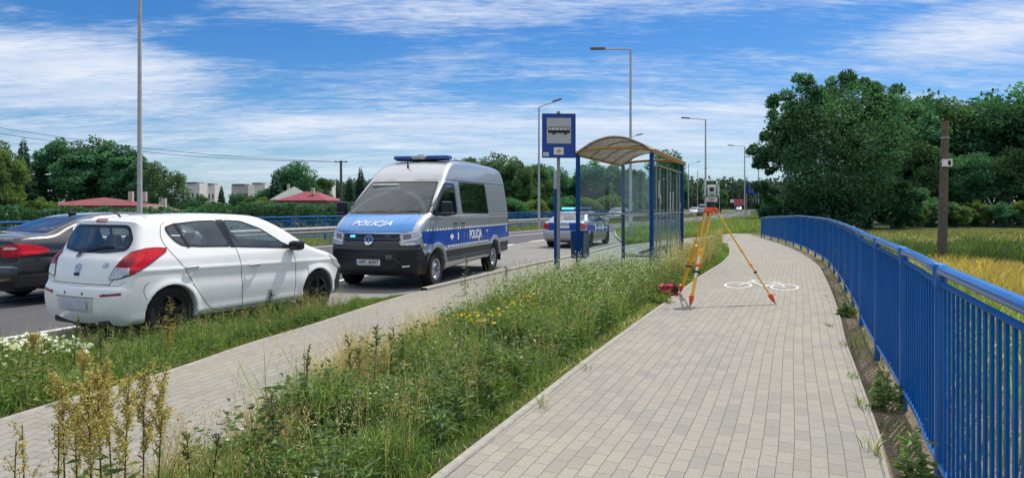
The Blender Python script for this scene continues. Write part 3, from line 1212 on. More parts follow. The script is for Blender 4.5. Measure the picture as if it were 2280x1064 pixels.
# ------------------------------------------------------------------ white hatchback
def shape_hatch(res):
    o = [(-.60, .21), (-.67, .34), (-.695, .50), (-.68, .62), (-.645, .68), (-.625, .80), (-.565, .96), (-.475, 1.06), (-.37, 1.32), (-.345, 1.40), (-.33, 1.435), (-.20, 1.458)]
    o += [(.2, 1.492), (.8, 1.510), (1.3, 1.495), (1.6, 1.452), (1.95, 1.30), (2.38, 1.045), (2.62, .955), (2.9, .885), (3.12, .79), (3.23, .70), (3.29, .60), (3.30, .44), (3.26, .26), (3.12, .20)]
    o += [(1.5, .19)]
    o = catmull(o[:12], 6).tolist()[:-1] + catmull(o[11:26], 6).tolist() + [o[-1]]
    hwx = [(-.75, .775), (-.6, .80), (-.3, .835), (0, .848), (.6, .855), (1.6, .855), (2.4, .848), (2.9, .81), (3.2, .73), (3.4, .64)]
    hwz = [(0, .94), (.2, .955), (.35, .985), (.55, 1.0), (.78, .995), (.93, .972), (1.02, .935), (1.2, .845), (1.38, .755), (1.46, .70), (1.6, .60)]

    def extra(x, z):
        e = 0
        for xa in (0, 2.525):
            d = np.sqrt((x - xa) ** 2 + (z - .30) ** 2)
            e = e + .020 * np.exp(-((d - .36) / .055) ** 2) * (z > .2)
        line = .80 + .055 * (2.3 - x) / 2.3          # shoulder crease rising to the rear
        e = e + .010 * np.exp(-((z - line + .02) / .03) ** 2) - .012 * np.exp(-((z - line + .16) / .09) ** 2) * ((x > .3) & (x < 2.3))
        e = e + .012 * np.exp(-((z - .28) / .05) ** 2)
        return e
    return Body(o, .86, hwx, hwz, k=.085, bulge=(.13, .22), crown=.035, arches=((0, .305, .345), (2.525, .305, .345)), res=res, extra=extra)


H_REARG = [(.02, 1.345), (.15, 1.385), (.48, 1.415), (.80, 1.42), (.935, 1.06), (.45, 1.08), (.20, 1.105), (.12, 1.16), (.045, 1.26)]
H_FRONTG = [(.97, 1.055), (.915, 1.42), (1.20, 1.405), (1.52, 1.29), (1.82, 1.10), (1.96, .985)]


def hatch(name, label, B, paint, glassm, detail=True, rimm=ALLOYBK, group=None, refl=True):
    t = thing(name, label, 'car', group=group)
    holes = []
    for sg, kd in ((1, 'L'), (-1, 'R')):
        for poly in (H_REARG, H_FRONTG):
            holes.append((window(B, 'side_window', roundpoly(poly, .05), SIDE(sg), t, glassm, FRIT, .022), kd))
        patch(B, 'door_pillar', [(.80, 1.425), (.925, 1.425), (1.005, 1.05), (.925, 1.05)], SIDE(sg), BLACKPL, t, .003)
        if detail:
            patch(B, 'quarter_divider', [(.155, 1.39), (.195, 1.39), (.315, 1.085), (.27, 1.085)], SIDE(sg), BLACKPL, t, .008)
            patch(B, 'mirror_sail', [(1.80, 1.10), (1.95, .985), (2.03, .965), (1.97, 1.03)], SIDE(sg), BLACKPL, t, .006)
    rw = roundpoly([(-.52, 1.378), (.52, 1.378), (.645, 1.20), (.61, 1.075), (.3, 1.04), (-.3, 1.04), (-.61, 1.075), (-.645, 1.20)], .08)
    holes.append((window(B, 'rear_window', rw, REAR, t, glassm, FRIT, .04), 'B'))
    ws = roundpoly([(-.52, 1.425), (.52, 1.425), (.66, 1.07), (0, 1.03), (-.66, 1.07)], .05)
    holes.append((window(B, 'windscreen', ws, FRONT, t, glassm, FRIT, .03), 'F'))
    DR = [(-.02, 1.10), (.10, .98), (.30, .62), (.50, .36), (.62, .26), (1.08, .26), (1.045, .70), (1.0, 1.05), (1.0, 1.6), (-.02, 1.6)]
    DF = [(1.08, .26), (2.02, .26), (2.04, .60), (2.0, .93), (1.9, 1.10), (1.5, 1.6), (1.0, 1.6), (1.0, 1.05), (1.045, .70)]
    zones = []
    if detail:
        for sg in (-1, 1):
            zones.append(('door', paint, lambda c, n, sg=sg: (c[:, 1] * sg > .45) & in_poly(DR, c[:, 0], c[:, 2]) & (n[:, 2] < .6) & (c[:, 2] < 1.435)))
            zones.append(('door', paint, lambda c, n, sg=sg: (c[:, 1] * sg > .45) & in_poly(DF, c[:, 0], c[:, 2]) & (n[:, 2] < .6) & (c[:, 2] < 1.42 - .0 * c[:, 0])))
        zones.append(('tailgate', paint, lambda c, n: (c[:, 0] < -.25) & (np.abs(c[:, 1]) < .60 + .10 * np.clip((c[:, 2] - .68) / .3, 0, 1)) & (c[:, 2] > .685) & (c[:, 2] < 1.385) & (n[:, 0] < -.2)))
        zones.append(('rear_bumper', paint, lambda c, n: (c[:, 0] < -.36) & (c[:, 2] < .685)))
        zones.append(('front_bumper', BLACKPL, lambda c, n: (c[:, 0] > 2.93) & (c[:, 2] < .655 - .25 * np.clip((3.05 - c[:, 0]) / .12, 0, 1))))
        zones.append(('bonnet', paint, lambda c, n: (c[:, 0] > 2.42) & (np.abs(c[:, 1]) < .62) & (n[:, 2] > .35)))
    parts = skin(B, t, paint, holes, zones)
    if detail:
        for sg in (-1, 1):
            seam(B, 'door_gap', [(-.03, 1.33), (-.05, 1.20), (.02, 1.05), (.16, .86), (.32, .60), (.50, .36), (.60, .275), (.72, .255)], SIDE(sg), SEAM, parts[0])
            seam(B, 'door_gap', [(1.0, 1.05), (1.035, .85), (1.06, .55), (1.07, .26)], SIDE(sg), SEAM, parts[0])
            seam(B, 'door_gap', [(2.00, .97), (2.045, .75), (2.045, .50), (2.02, .26)], SIDE(sg), SEAM, parts[0])
            seam(B, 'door_gap', [(.72, .255), (2.02, .255)], SIDE(sg), SEAM, parts[0], smooth=False)
            seam(B, 'door_gap', [(-.03, 1.33), (.05, 1.405), (.4, 1.44), (.8, 1.452), (1.15, 1.437)], SIDE(sg), SEAM, parts[0], .006)
            seam(B, 'bumper_gap', [(-.30, .70), (-.345, .665), (-.36, .60), (-.33, .50)], SIDE(sg), SEAM, parts[0], .006)
        seam(B, 'tailgate_gap', [(-.70, 1.02), (-.62, .80), (-.55, .70), (-.52, .688), (0, .686), (.52, .688), (.55, .70), (.62, .80), (.70, 1.02)], REAR, SEAM, parts[0], .008)
        seam(B, 'bumper_gap', [(-.76, .73), (-.6, .675), (0, .660), (.6, .675), (.76, .73)], REAR, M('soft_gap', (.3, .3, .3), .7), parts[0], .006)
    for sg in (-1, 1):
        # boomerang tail light, seen from the rear corner
        A = OBL(sg, False, 38)
        # u grows towards +y for a rear view
        k = 1 if sg > 0 else -1

        def L(poly):
            return np.array([(k * u, z) for u, z in poly])
        red = roundpoly(L([(.133, .89), (.205, .99), (.29, 1.06), (.42, 1.097), (.50, 1.10), (.585, 1.09), (.585, 1.05), (.51, .965), (.41, .865), (.325, .81), (.305, .82), (.31, .885)]), .02)
        low = roundpoly(L([(.06, .75), (.075, .79), (.133, .888), (.31, .883), (.303, .82), (.205, .77)]), .012)
        lo = patch(B, 'tail_light', red, A, REDLENS, t, .010, .02)
        patch(B, 'reverse_lamp', low, A, CLEARLENS, lo, .010, .02)
        patch(B, 'inner_lens', roundpoly(L([(.155, .90), (.31, .90), (.36, .985), (.28, 1.03), (.2, .965)]), .03), A, DKREDLENS, lo, .013, .02)
        full = densify(L([(.06, .75), (.075, .79), (.133, .89), (.205, .99), (.29, 1.06), (.42, 1.097), (.50, 1.10), (.585, 1.09), (.585, 1.05), (.51, .965), (.41, .865), (.325, .81), (.205, .77)]), .03)
        ring(B, 'lamp_surround', inset(full, -.008), inset(full, .006), A, BLACKPL, lo, .008)
        if detail:
            rf = patch(B, 'reflector', roundpoly(L([(-.04, .575), (.235, .605), (.235, .580), (-.04, .550)]), .01), A, DKREDLENS, t, .006, .02)
        hl = patch(B, 'headlight', roundpoly([(2.78, .86), (3.02, .80), (3.17, .66), (3.10, .60), (2.92, .68)], .04), SIDE(sg), CLEARLENS, t, .008, .03)
        mirror_unit(t, (1.98, sg * .93, 1.03), (.17, .20, .14), BLACKPL, None, .045)
        MB().box((2.0, sg * .85, .985), (.07, .14, .04), ch=.01).build('mirror_arm', BLACKPL, t)
        if detail:
            for i, (hx, hz) in enumerate(((.28, .845), (1.27, .805))):
                door = [p for p in parts if p.name.startswith('door')][(0 if sg < 0 else 2) + i]
                handle(B, door, hx, hz, sg, paint)
                patch(B, 'handle_recess_shade', roundpoly([(hx - .1, hz - .025), (hx + .1, hz - .02), (hx + .1, hz + .03), (hx - .1, hz + .025)], .02), SIDE(sg), M('recess_shade_grey', (.45, .45, .45), .5), door, .002, .03)  # flat grey patch paints the shade behind the handle
    if detail:
        # number plate on its shade-toned recess, badge, sensors, wiper, high brake light
        patch(B, 'plate_recess_shade', roundpoly([(-.36, .52), (.36, .52), (.33, .35), (-.33, .35)], .03), REAR, M('recess_shaded_white', (.55, .55, .53), .5), parts[0], .003, .04)  # darker white paints the recess shade onto a flat patch
        patch(B, 'number_plate', roundpoly([(-.26, .495), (.26, .495), (.26, .385), (-.26, .385)], .01), REAR, PLATEBL, t, .014, .04)
        seam(B, 'plate_lip_shade', [(-.37, .53), (.37, .53)], REAR, M('painted_soft_shadow', (.20, .20, .20), .6), parts[0], .012, .004, smooth=False)  # grey strip paints the shadow along the top of the plate recess
        bx, bz = 0.03, .865
        th = np.linspace(0, 2 * PI, 25)[:-1]
        badge = ring(B, 'badge', np.stack([bx + .062 * np.cos(th), bz + .050 * np.sin(th)], 1), np.stack([bx + .050 * np.cos(th), bz + .038 * np.sin(th)], 1), REAR, CHROME, t, .010)
        for ln in ([(bx + .030, bz + .03), (bx + .024, bz - .028)], [(bx - .024, bz + .028), (bx - .030, bz - .03)], [(bx + .028, bz + .006), (bx - .028, bz - .006)]):
            seam(B, 'badge_stroke', ln, REAR, CHROME, badge, .011, .012, smooth=False)
        patch(B, 'badge_base', [(bx - .05, bz - .09), (bx + .05, bz - .09), (bx + .06, bz - .055), (bx - .06, bz - .055)], REAR, BLACKPL, badge, .006, .03)
        decal_text(B, 'model_lettering', 'i20', .075, lambda a, b: (-.43 - a, .905 + b), REAR, CHROME, t, .007)
        for sy in (.50, .17, -.17, -.52):
            patch(B, 'parking_sensor', [(sy + .016 * math.cos(a), .575 + .016 * math.sin(a)) for a in th[::2]], REAR, BLACKPL, t, .004, .03)
        patch(B, 'high_brake_light', roundpoly([(-.10, 1.440), (.10, 1.440), (.10, 1.412), (-.10, 1.412)], .006), REAR, DKREDLENS, t, .012, .03)
        wm = seam(B, 'rear_wiper', [(-.36, 1.115), (-.10, 1.095), (.12, 1.05), (.17, 1.015)], REAR, BLACKPL, t, .022, .03)
        patch(B, 'wiper_pivot', [(.15 + .035 * math.cos(a), 1.012 + .035 * math.sin(a)) for a in th[::2]], REAR, BLACKPL, wm, .02, .03)
        # plates inside: dashboard, seats, shelf
        MB().box((2.12, 0, .84), (.5, 1.36, .28), ch=.06).build('dashboard', DARKIN, t, True)
        seats(t, (1.15,), (.36, -.36), .55, DARKIN)
        MB().box((.16, 0, .84), (.14, 1.2, .5), Matrix.Rotation(R(-16), 3, 'Y'), ch=.05).build('rear_seat', DARKIN, t, True)
        for sy in (-.38, 0, .38):
            MB().box((.06, sy, 1.16), (.09, .24, .15), ch=.04).build('headrest', DARKIN, t, True)
        MB().tube([(1.86, .36 + .17 * math.cos(a), .95 + .17 * math.sin(a)) for a in np.linspace(0, 2 * PI, 20)], .014, 6).build('steering_wheel', DARKIN, t, True)
        MB().box((1.3, 0, .26), (3.4, 1.3, .08)).build('floor_pan', M('underbody', (.015, .015, .015), .9), t)
        MB().box((-.45, .0, .235), (.30, 1.1, .10), ch=.03).build('rear_valance', BLACKPL, t)
        MB().tube([(-.62, -.35, .24), (-.3, -.35, .26)], .028, 10).build('exhaust_pipe', ALLOY, t, True)
        MB().tube([(-.1, 0, 1.475), (-.25, 0, 1.56)], [.012, .005], 6).build('aerial', BLACKPL, t)
    for x in (0, 2.525):
        for sy in (-1, 1):
            wheel(t, x, sy * .735, .312, .205, rimm, 5)
    return t


HB = shape_hatch(.016)
hatch_o = hatch('hatchback', 'white five-door hatchback parked at the weedy kerb with its rear towards the viewer', HB, WHITEPAINT, WINCLEAR)
hatch_o.location = (-4.90, 8.83, 0)
hatch_o.rotation_euler = (0, 0, math.atan2(.889, .458))
# ------------------------------------------------------------------ police van
def build_van():
    lo = [(-1.30, .40), (-1.37, .56), (-1.38, 1.2), (-1.345, 2.05), (-1.29, 2.38), (-1.17, 2.56), (-.9, 2.625), (0, 2.66), (1.3, 2.665), (2.0, 2.635), (2.42, 2.555), (2.80, 2.35), (3.07, 2.13), (3.5, 1.81), (3.93, 1.475)]
    hi = [(3.95, 1.465), (4.15, 1.395), (4.38, 1.28), (4.52, 1.16), (4.57, 1.06), (4.60, .92), (4.635, .86), (4.66, .80), (4.66, .60), (4.62, .40), (4.52, .28), (4.3, .26)]
    o = catmull(lo, 6).tolist() + catmull(hi, 6).tolist() + [(2.0, .33), (0, .36)]
    hwx = [(-1.45, .965), (-1.1, .995), (0, 1.015), (2.5, 1.02), (3.5, 1.01), (4.1, .965), (4.45, .905), (4.75, .82)]
    hwz = [(0, .93), (.3, .965), (.55, .995), (.9, 1.0), (1.2, .992), (1.45, .975), (1.6, .955), (2.1, .885), (2.4, .825), (2.6, .765), (2.8, .68)]

    def extra(x, z):
        e = 0
        for xa in (0, 3.64):
            d = np.sqrt((x - xa) ** 2 + (z - .36) ** 2)
            e = e + .030 * np.exp(-((d - .47) / .06) ** 2) * (z > .25)
        e = e + .014 * np.exp(-((z - .71) / .022) ** 2) + .010 * np.exp(-((z - 1.385) / .03) ** 2) + .008 * np.exp(-((z - 2.2) / .02) ** 2) * (x < 2.6)
        return e - .012 * np.exp(-((z - .57) / .05) ** 2)
    B = Body(o, 1.02, hwx, hwz, k=.10, bulge=(.05, .30), crown=.05, zc=1.7, arches=((0, .35, .43), (3.64, .35, .43)), res=.025, inner=.36, extra=extra)
    t = thing('police_van', 'silver high-roofed police van with a blue bonnet parked facing the viewer in the bus bay', 'police van')
    holes = []
    win_f = roundpoly([(2.50, 1.475), (2.50, 2.10), (3.00, 2.10), (3.22, 1.95), (3.80, 1.50), (3.74, 1.43), (3.2, 1.40), (2.62, 1.42)], .06)
    win_s = roundpoly([(.42, 1.43), (.45, 2.15), (2.20, 2.15), (2.20, 1.46)], .06)
    for sg, kd in ((1, 'L'), (-1, 'R')):
        holes.append((window(B, 'side_window', win_f, SIDE(sg), t, WINDARK, FRIT, .035), kd))
        holes.append((window(B, 'side_window', win_s, SIDE(sg), t, WINDARK, FRIT, .035), kd))
    ws = roundpoly([(-.775, 2.135), (.775, 2.135), (.905, 1.50), (.85, 1.455), (0, 1.44), (-.85, 1.455), (-.905, 1.50)], .05)
    holes.append((window(B, 'windscreen', ws, FRONT, t, WINSHIELD, FRIT, .035), 'F'))
    arch = lambda c: np.minimum((c[:, 0]) ** 2, (c[:, 0] - 3.64) ** 2) + (c[:, 2] - .35) ** 2
    zones = [
        ('front_bumper', BLACKPL, lambda c, n: (c[:, 0] > 4.05) & (c[:, 2] < .865 - .22 * np.clip((4.32 - c[:, 0]) / .2, 0, 1))),
        ('grille', M('grille_black', (.010, .011, .014), .35), lambda c, n: (c[:, 0] > 4.2) & (np.abs(c[:, 1]) < .60) & (c[:, 2] < 1.075) & (c[:, 2] >= .86)),
        ('bonnet', POL_LIGHTBLUE, lambda c, n: (c[:, 0] > 3.86) & (np.abs(c[:, 1]) < .80 + .05 * (4.6 - c[:, 0])) & (c[:, 2] > 1.085) & (n[:, 2] > .12) & (c[:, 2] < 1.50)),
        ('side_cladding', M('cladding_grey', (.045, .052, .055), .6, var=.1), lambda c, n: (c[:, 2] < .695) & (c[:, 2] > .455) & (np.abs(c[:, 1]) > .8) & (c[:, 0] < 4.1) & (arch(c) > .47 ** 2)),
    ]
    parts = skin(B, t, SILVER, holes, zones)
    body = parts[0]
    MB().box((1.6, 0, .40), (5.4, 1.5, .16)).build('floor_pan', M('underbody', (.015, .015, .015), .9), t)
    # livery: blue band with white checks above and below, broken by the wheel arches
    for sg in (1, -1):
        A = SIDE(sg)
        band = [[(-1.33, .80), (-1.33, 1.115), (-.50, 1.115), (-.50, .80)], [(.50, .80), (-.50 + .04, .90), (-.50 + .04, 1.115), (3.22, 1.115), (3.22, .90), (3.12, .80)]]
        arc0 = [(.53 * math.cos(a), .35 + .53 * math.sin(a)) for a in np.linspace(R(58), R(122), 9)]
        b1 = [(-1.33, .80), (-1.33, 1.115), (4.28, 1.115), (4.18, .88)] + [(3.64 + .54 * math.cos(a), .35 + .54 * math.sin(a)) for a in np.linspace(R(70), R(123), 14)] + [(3.32, .80)] + [(.56 * math.cos(a), .35 + .56 * math.sin(a)) for a in np.linspace(R(53), R(127), 12)]
        st = patch(B, 'blue_band', b1, A, POL_BLUE, t, .004, .05)
        for i in range(40):
            x = -1.28 + i * .139
            if x < 4.1:
                patch(B, 'white_check', [(x, 1.118), (x, 1.158), (x + .07, 1.158), (x + .07, 1.118)], A, MARK_WHITE, st, .0045, .08)
            if .52 < x < 3.05 or x < -.52:
                patch(B, 'white_check', [(x, .758), (x, .797), (x + .07, .797), (x + .07, .758)], A, MARK_WHITE, st, .0045, .08)
        pl_ = (lambda a, b: (1.42 - sg * a, .962 + b))
        decal_text(B, 'band_lettering', 'POLICJA', .27, pl_, A, MARK_WHITE, st, .009, .0, 1.02, .008, .82)
        for (x, body_, s_) in ((-1.02, '15', .20), (.62, '997', .10)):
            decal_text(B, 'band_lettering', body_, s_, (lambda a, b, x=x: (x - sg * a, 1.0 + b)), A, MARK_WHITE, st, .009, 0, 1, .003)
        patch(B, 'band_mark', [(2.98, .94), (2.98, 1.0), (2.92, 1.0), (2.92, 1.03), (2.87, 1.03), (2.87, 1.0), (2.81, 1.0), (2.81, .94), (2.87, .94), (2.87, .90), (2.92, .90), (2.92, .94)], A, MARK_WHITE, st, .009, .06)
        patch(B, 'band_mark', [(2.56, .89), (2.56, 1.04), (2.50, 1.04), (2.50, .89)], A, MARK_WHITE, st, .009, .06)
        for x in (2.22, 2.02):
            patch(B, 'band_mark', [(x, .89), (x - .05, 1.04), (x - .09, 1.04), (x - .04, .89)], A, M('band_pale', (.12, .18, .5), .5), st, .009, .06)
        # seams
        seam(B, 'door_gap', [(2.44, .46), (2.44, 1.2), (2.44, 2.17)], A, SEAM, body, .012, smooth=False)
        seam(B, 'door_gap', [(3.86, .72), (3.90, 1.1), (3.86, 1.42), (3.3, 1.97), (3.08, 2.16), (2.44, 2.17)], A, SEAM, body, .010)
        seam(B, 'door_gap', [(.36, .70), (.36, 1.4), (.40, 2.22)], A, SEAM, body, .010, smooth=False)
        seam(B, 'slide_rail', [(-1.25, 1.40), (.36, 1.40)], A, M('rail_dark', (.12, .13, .14), .5), body, .025, .003, smooth=False)
        seam(B, 'gutter_line', [(-1.2, 2.235), (2.4, 2.235)], A, M('rail_dark', (.12, .13, .14), .5), body, .012, .003, smooth=False)
        seam(B, 'sill_moulding', [(.46, .715), (3.16, .715)], A, CHROME, body, .028, .006, smooth=False)
        handle(B, body, 2.66, 1.24, sg, BLACKPL, .24)
        handle(B, body, 2.22, 1.24, sg, BLACKPL, .20)
        # mirrors
        MB().box((3.62, sg * 1.06, 1.44), (.07, .24, .05), ch=.015).build('mirror_arm', BLACKPL, t)
        m_ = MB().box((3.58, sg * 1.19, 1.56), (.13, .23, .29), ch=.05).build('wing_mirror', BLACKPL, t, True)
        MB().box((3.60, sg * 1.215, 1.475), (.15, .22, .02)).build('mirror_strip', M('grey_plastic', (.14, .15, .16), .5), m_)
        hl = patch(B, 'headlight', roundpoly([(sg * .605, 1.085), (sg * .93, 1.135), (sg * .945, 1.03), (sg * .91, .965), (sg * .62, .895)], .02), FRONT, CLEARLENS, t, .012, .03)
        seam(B, 'light_strip', [(sg * .63, .925), (sg * .90, .985)], FRONT, M('lens_bright', (.75, .75, .72), .25), hl, .03, .018, smooth=False)
        patch(B, 'inner_lens', roundpoly([(sg * .66, 1.06), (sg * .80, 1.075), (sg * .80, .99), (sg * .66, .96)], .02), FRONT, M('lens_grey', (.16, .16, .17), .15, coat=.8), hl, .016, .03)
        patch(B, 'fog_lamp', roundpoly([(sg * .66, .475), (sg * .80, .485), (sg * .80, .455), (sg * .66, .445)], .01), FRONT, M('lens_bright', (.75, .75, .72), .25), t, .01, .03)
        patch(B, 'tail_light', roundpoly([(-1.355, .80), (-1.355, 1.38), (-1.27, 1.38), (-1.27, .80)], .02), A, REDLENS, t, .010, .04)
        patch(B, 'marker_lamp', roundpoly([(4.20, .845), (4.20, .875), (4.10, .875), (4.10, .845)], .008), A, M('lens_bright', (.75, .75, .72), .25), t, .01, .03)
    for z, w in ((1.085, .020), (.985, .010), (.915, .010)):
        seam(B, 'grille_bar', [(-.62, z), (.62, z)], FRONT, CHROME if w > .015 else M('grille_line', (.20, .21, .22), .3, .5), parts[2], w, .012, smooth=False)
    patch(B, 'lower_grille', roundpoly([(-.62, .73), (.62, .73), (.50, .36), (-.50, .36)], .03), FRONT, M('grille_black', (.010, .011, .014), .35), parts[1], .006, .05)
    for z in (.68, .63, .46, .41):
        seam(B, 'grille_bar', [(-.58, z), (.58, z)], FRONT, M('grille_line2', (.035, .038, .042), .4), parts[1], .014, .012, smooth=False)
    seam(B, 'bumper_crease', [(-.95, .80), (.95, .80)], FRONT, M('crease_grey', (.05, .055, .06), .5), parts[1], .05, .006, smooth=False)
    seam(B, 'bumper_crease', [(.50, .62), (.66, .50)], FRONT, M('crease_grey', (.05, .055, .06), .5), parts[1], .02, .008, smooth=False)
    patch(B, 'front_camera', [(.36, .60), (.48, .60), (.48, .68), (.36, .68)], FRONT, M('grille_line', (.20, .21, .22), .3, .5), parts[1], .012, .05)
    # round two-letter badge: ring, V and W strokes
    bz, th = .955, np.linspace(0, 2 * PI, 33)[:-1]
    patch(B, 'badge', [(.092 * math.cos(a), bz + .092 * math.sin(a)) for a in th], FRONT, M('badge_dark', (.02, .03, .06), .3), t, .018, .03)
    bd = ring(B, 'badge', np.stack([.098 * np.cos(th), bz + .098 * np.sin(th)], 1), np.stack([.080 * np.cos(th), bz + .080 * np.sin(th)], 1), FRONT, CHROME, t, .024)
    for ln in ([(-.036, bz + .075), (0, bz + .008)], [(.036, bz + .075), (0, bz + .008)], [(-.076, bz + .035), (-.032, bz - .070)], [(.076, bz + .035), (.032, bz - .070)], [(-.032, bz - .070), (0, bz - .004)], [(.032, bz - .070), (0, bz - .004)]):
        seam(B, 'badge_stroke', ln, FRONT, CHROME, bd, .018, .025, smooth=False)
    nb = patch(B, 'number_plate', roundpoly([(-.26, .595), (.26, .595), (.26, .485), (-.26, .485)], .008), FRONT, PLATEWH, t, .022, .05)
    patch(B, 'plate_strip', [(-.26, .593), (-.222, .593), (-.222, .487), (-.26, .487)], FRONT, POL_BLUE, nb, .024, .05)
    decal_text(B, 'plate_lettering', 'HPC B397', .105, lambda a, b: (a + .02, .540 + b), FRONT, M('plate_black', (.02, .02, .02), .6), nb, .027, 0, 1.0, .001, .93)
    decal_text(B, 'bonnet_lettering', 'POLICJA', .235, lambda a, b: (a - .06, 1.262 + b * .52), FRONT, MARK_WHITE, parts[3], .010, .35, 1.08, .001, .92)
    for y, m_ in ((-.37, BEACON_ON), (.37, M('beacon_off', (.06, .08, .10), .2))):
        patch(B, 'grille_beacon', roundpoly([(y - .06, 1.045), (y + .06, 1.045), (y + .06, 1.005), (y - .06, 1.005)], .008), FRONT, m_, t, .020, .03)
    seam(B, 'wiper', [(-.70, 1.475), (.0, 1.50)], FRONT, BLACKPL, t, .02, .02, smooth=False)
    seam(B, 'wiper', [(0.02, 1.475), (.72, 1.505)], FRONT, BLACKPL, t, .02, .02, smooth=False)
    seam(B, 'bonnet_crease_highlight', [(-.50, 1.10), (-.62, 1.44)], FRONT, M('painted_bonnet_highlight', (.05, .26, .66), .25, .25, coat=.8), parts[3], .012, .004, smooth=False)  # lighter blue strips paint highlights along the bonnet creases
    seam(B, 'bonnet_crease_highlight', [(.50, 1.10), (.66, 1.44)], FRONT, M('painted_bonnet_highlight', (.05, .26, .66), .25, .25, coat=.8), parts[3], .012, .004, smooth=False)
    # roof beacons
    bar = MB().box((2.1, 0, 2.648), (.26, 1.22, .03), ch=.01).build('light_bar', BLACKPL, t)
    for y0, y1, m_ in ((-.66, -.24, BEACON), (-.22, .12, BEACON_CL), (.14, .66, BEACON)):
        MB().box((2.1, (y0 + y1) / 2, 2.70), (.30, y1 - y0, .085), ch=.025).build('beacon', m_, bar, True)
    MB().box((2.1, -.05, 2.755), (.06, .16, .03), ch=.008).build('siren_box', M('grey_plastic', (.14, .15, .16), .5), bar)
    MB().tube([(2.62, -.12, 2.49), (2.66, -.12, 2.66)], [.02, .006], 6).box((2.62, -.12, 2.475), (.06, .04, .04), ch=.01).build('aerial', BLACKPL, t)
    MB().box((.2, 0, 2.69), (1.6, .9, .05), ch=.02).build('roof_rack', M('grey_plastic', (.14, .15, .16), .5), t)
    # cabin
    MB().box((3.72, 0, 1.28), (.55, 1.66, .34), ch=.08).build('dashboard', DARKIN, t, True)
    seats(t, (2.55,), (.48, -.42), .95, DARKIN, .7, .52)
    MB().box((1.95, 0, 1.5), (.06, 1.7, 1.3)).build('bulkhead', M('bulkhead_grey', (.20, .21, .22), .8), t)
    MB().tube([(3.25, .45 + .2 * math.cos(a), 1.42 + .17 * math.sin(a)) for a in np.linspace(0, 2 * PI, 20)], .016, 6).build('steering_wheel', DARKIN, t, True)
    MB().box((3.16, -.38, 2.02), (.03, .62, .12), Matrix.Rotation(R(30), 3, 'Y')).build('sun_visor', M('visor_grey', (.5, .52, .5), .8), t)
    for x in (0, 3.64):
        for sy in (-1, 1):
            wheel(t, x, sy * .875, .345, .235, ALLOY, 5, True, .62)
    for sg in (-1, 1):
        MB().box((-.50, sg * .88, .36), (.03, .26, .26)).build('mud_flap', RUBBER, t)
    return t


van = build_van()
van.location = (-1.41, 17.68, 0)
van.rotation_euler = (0, 0, math.atan2(-.957, -.29))


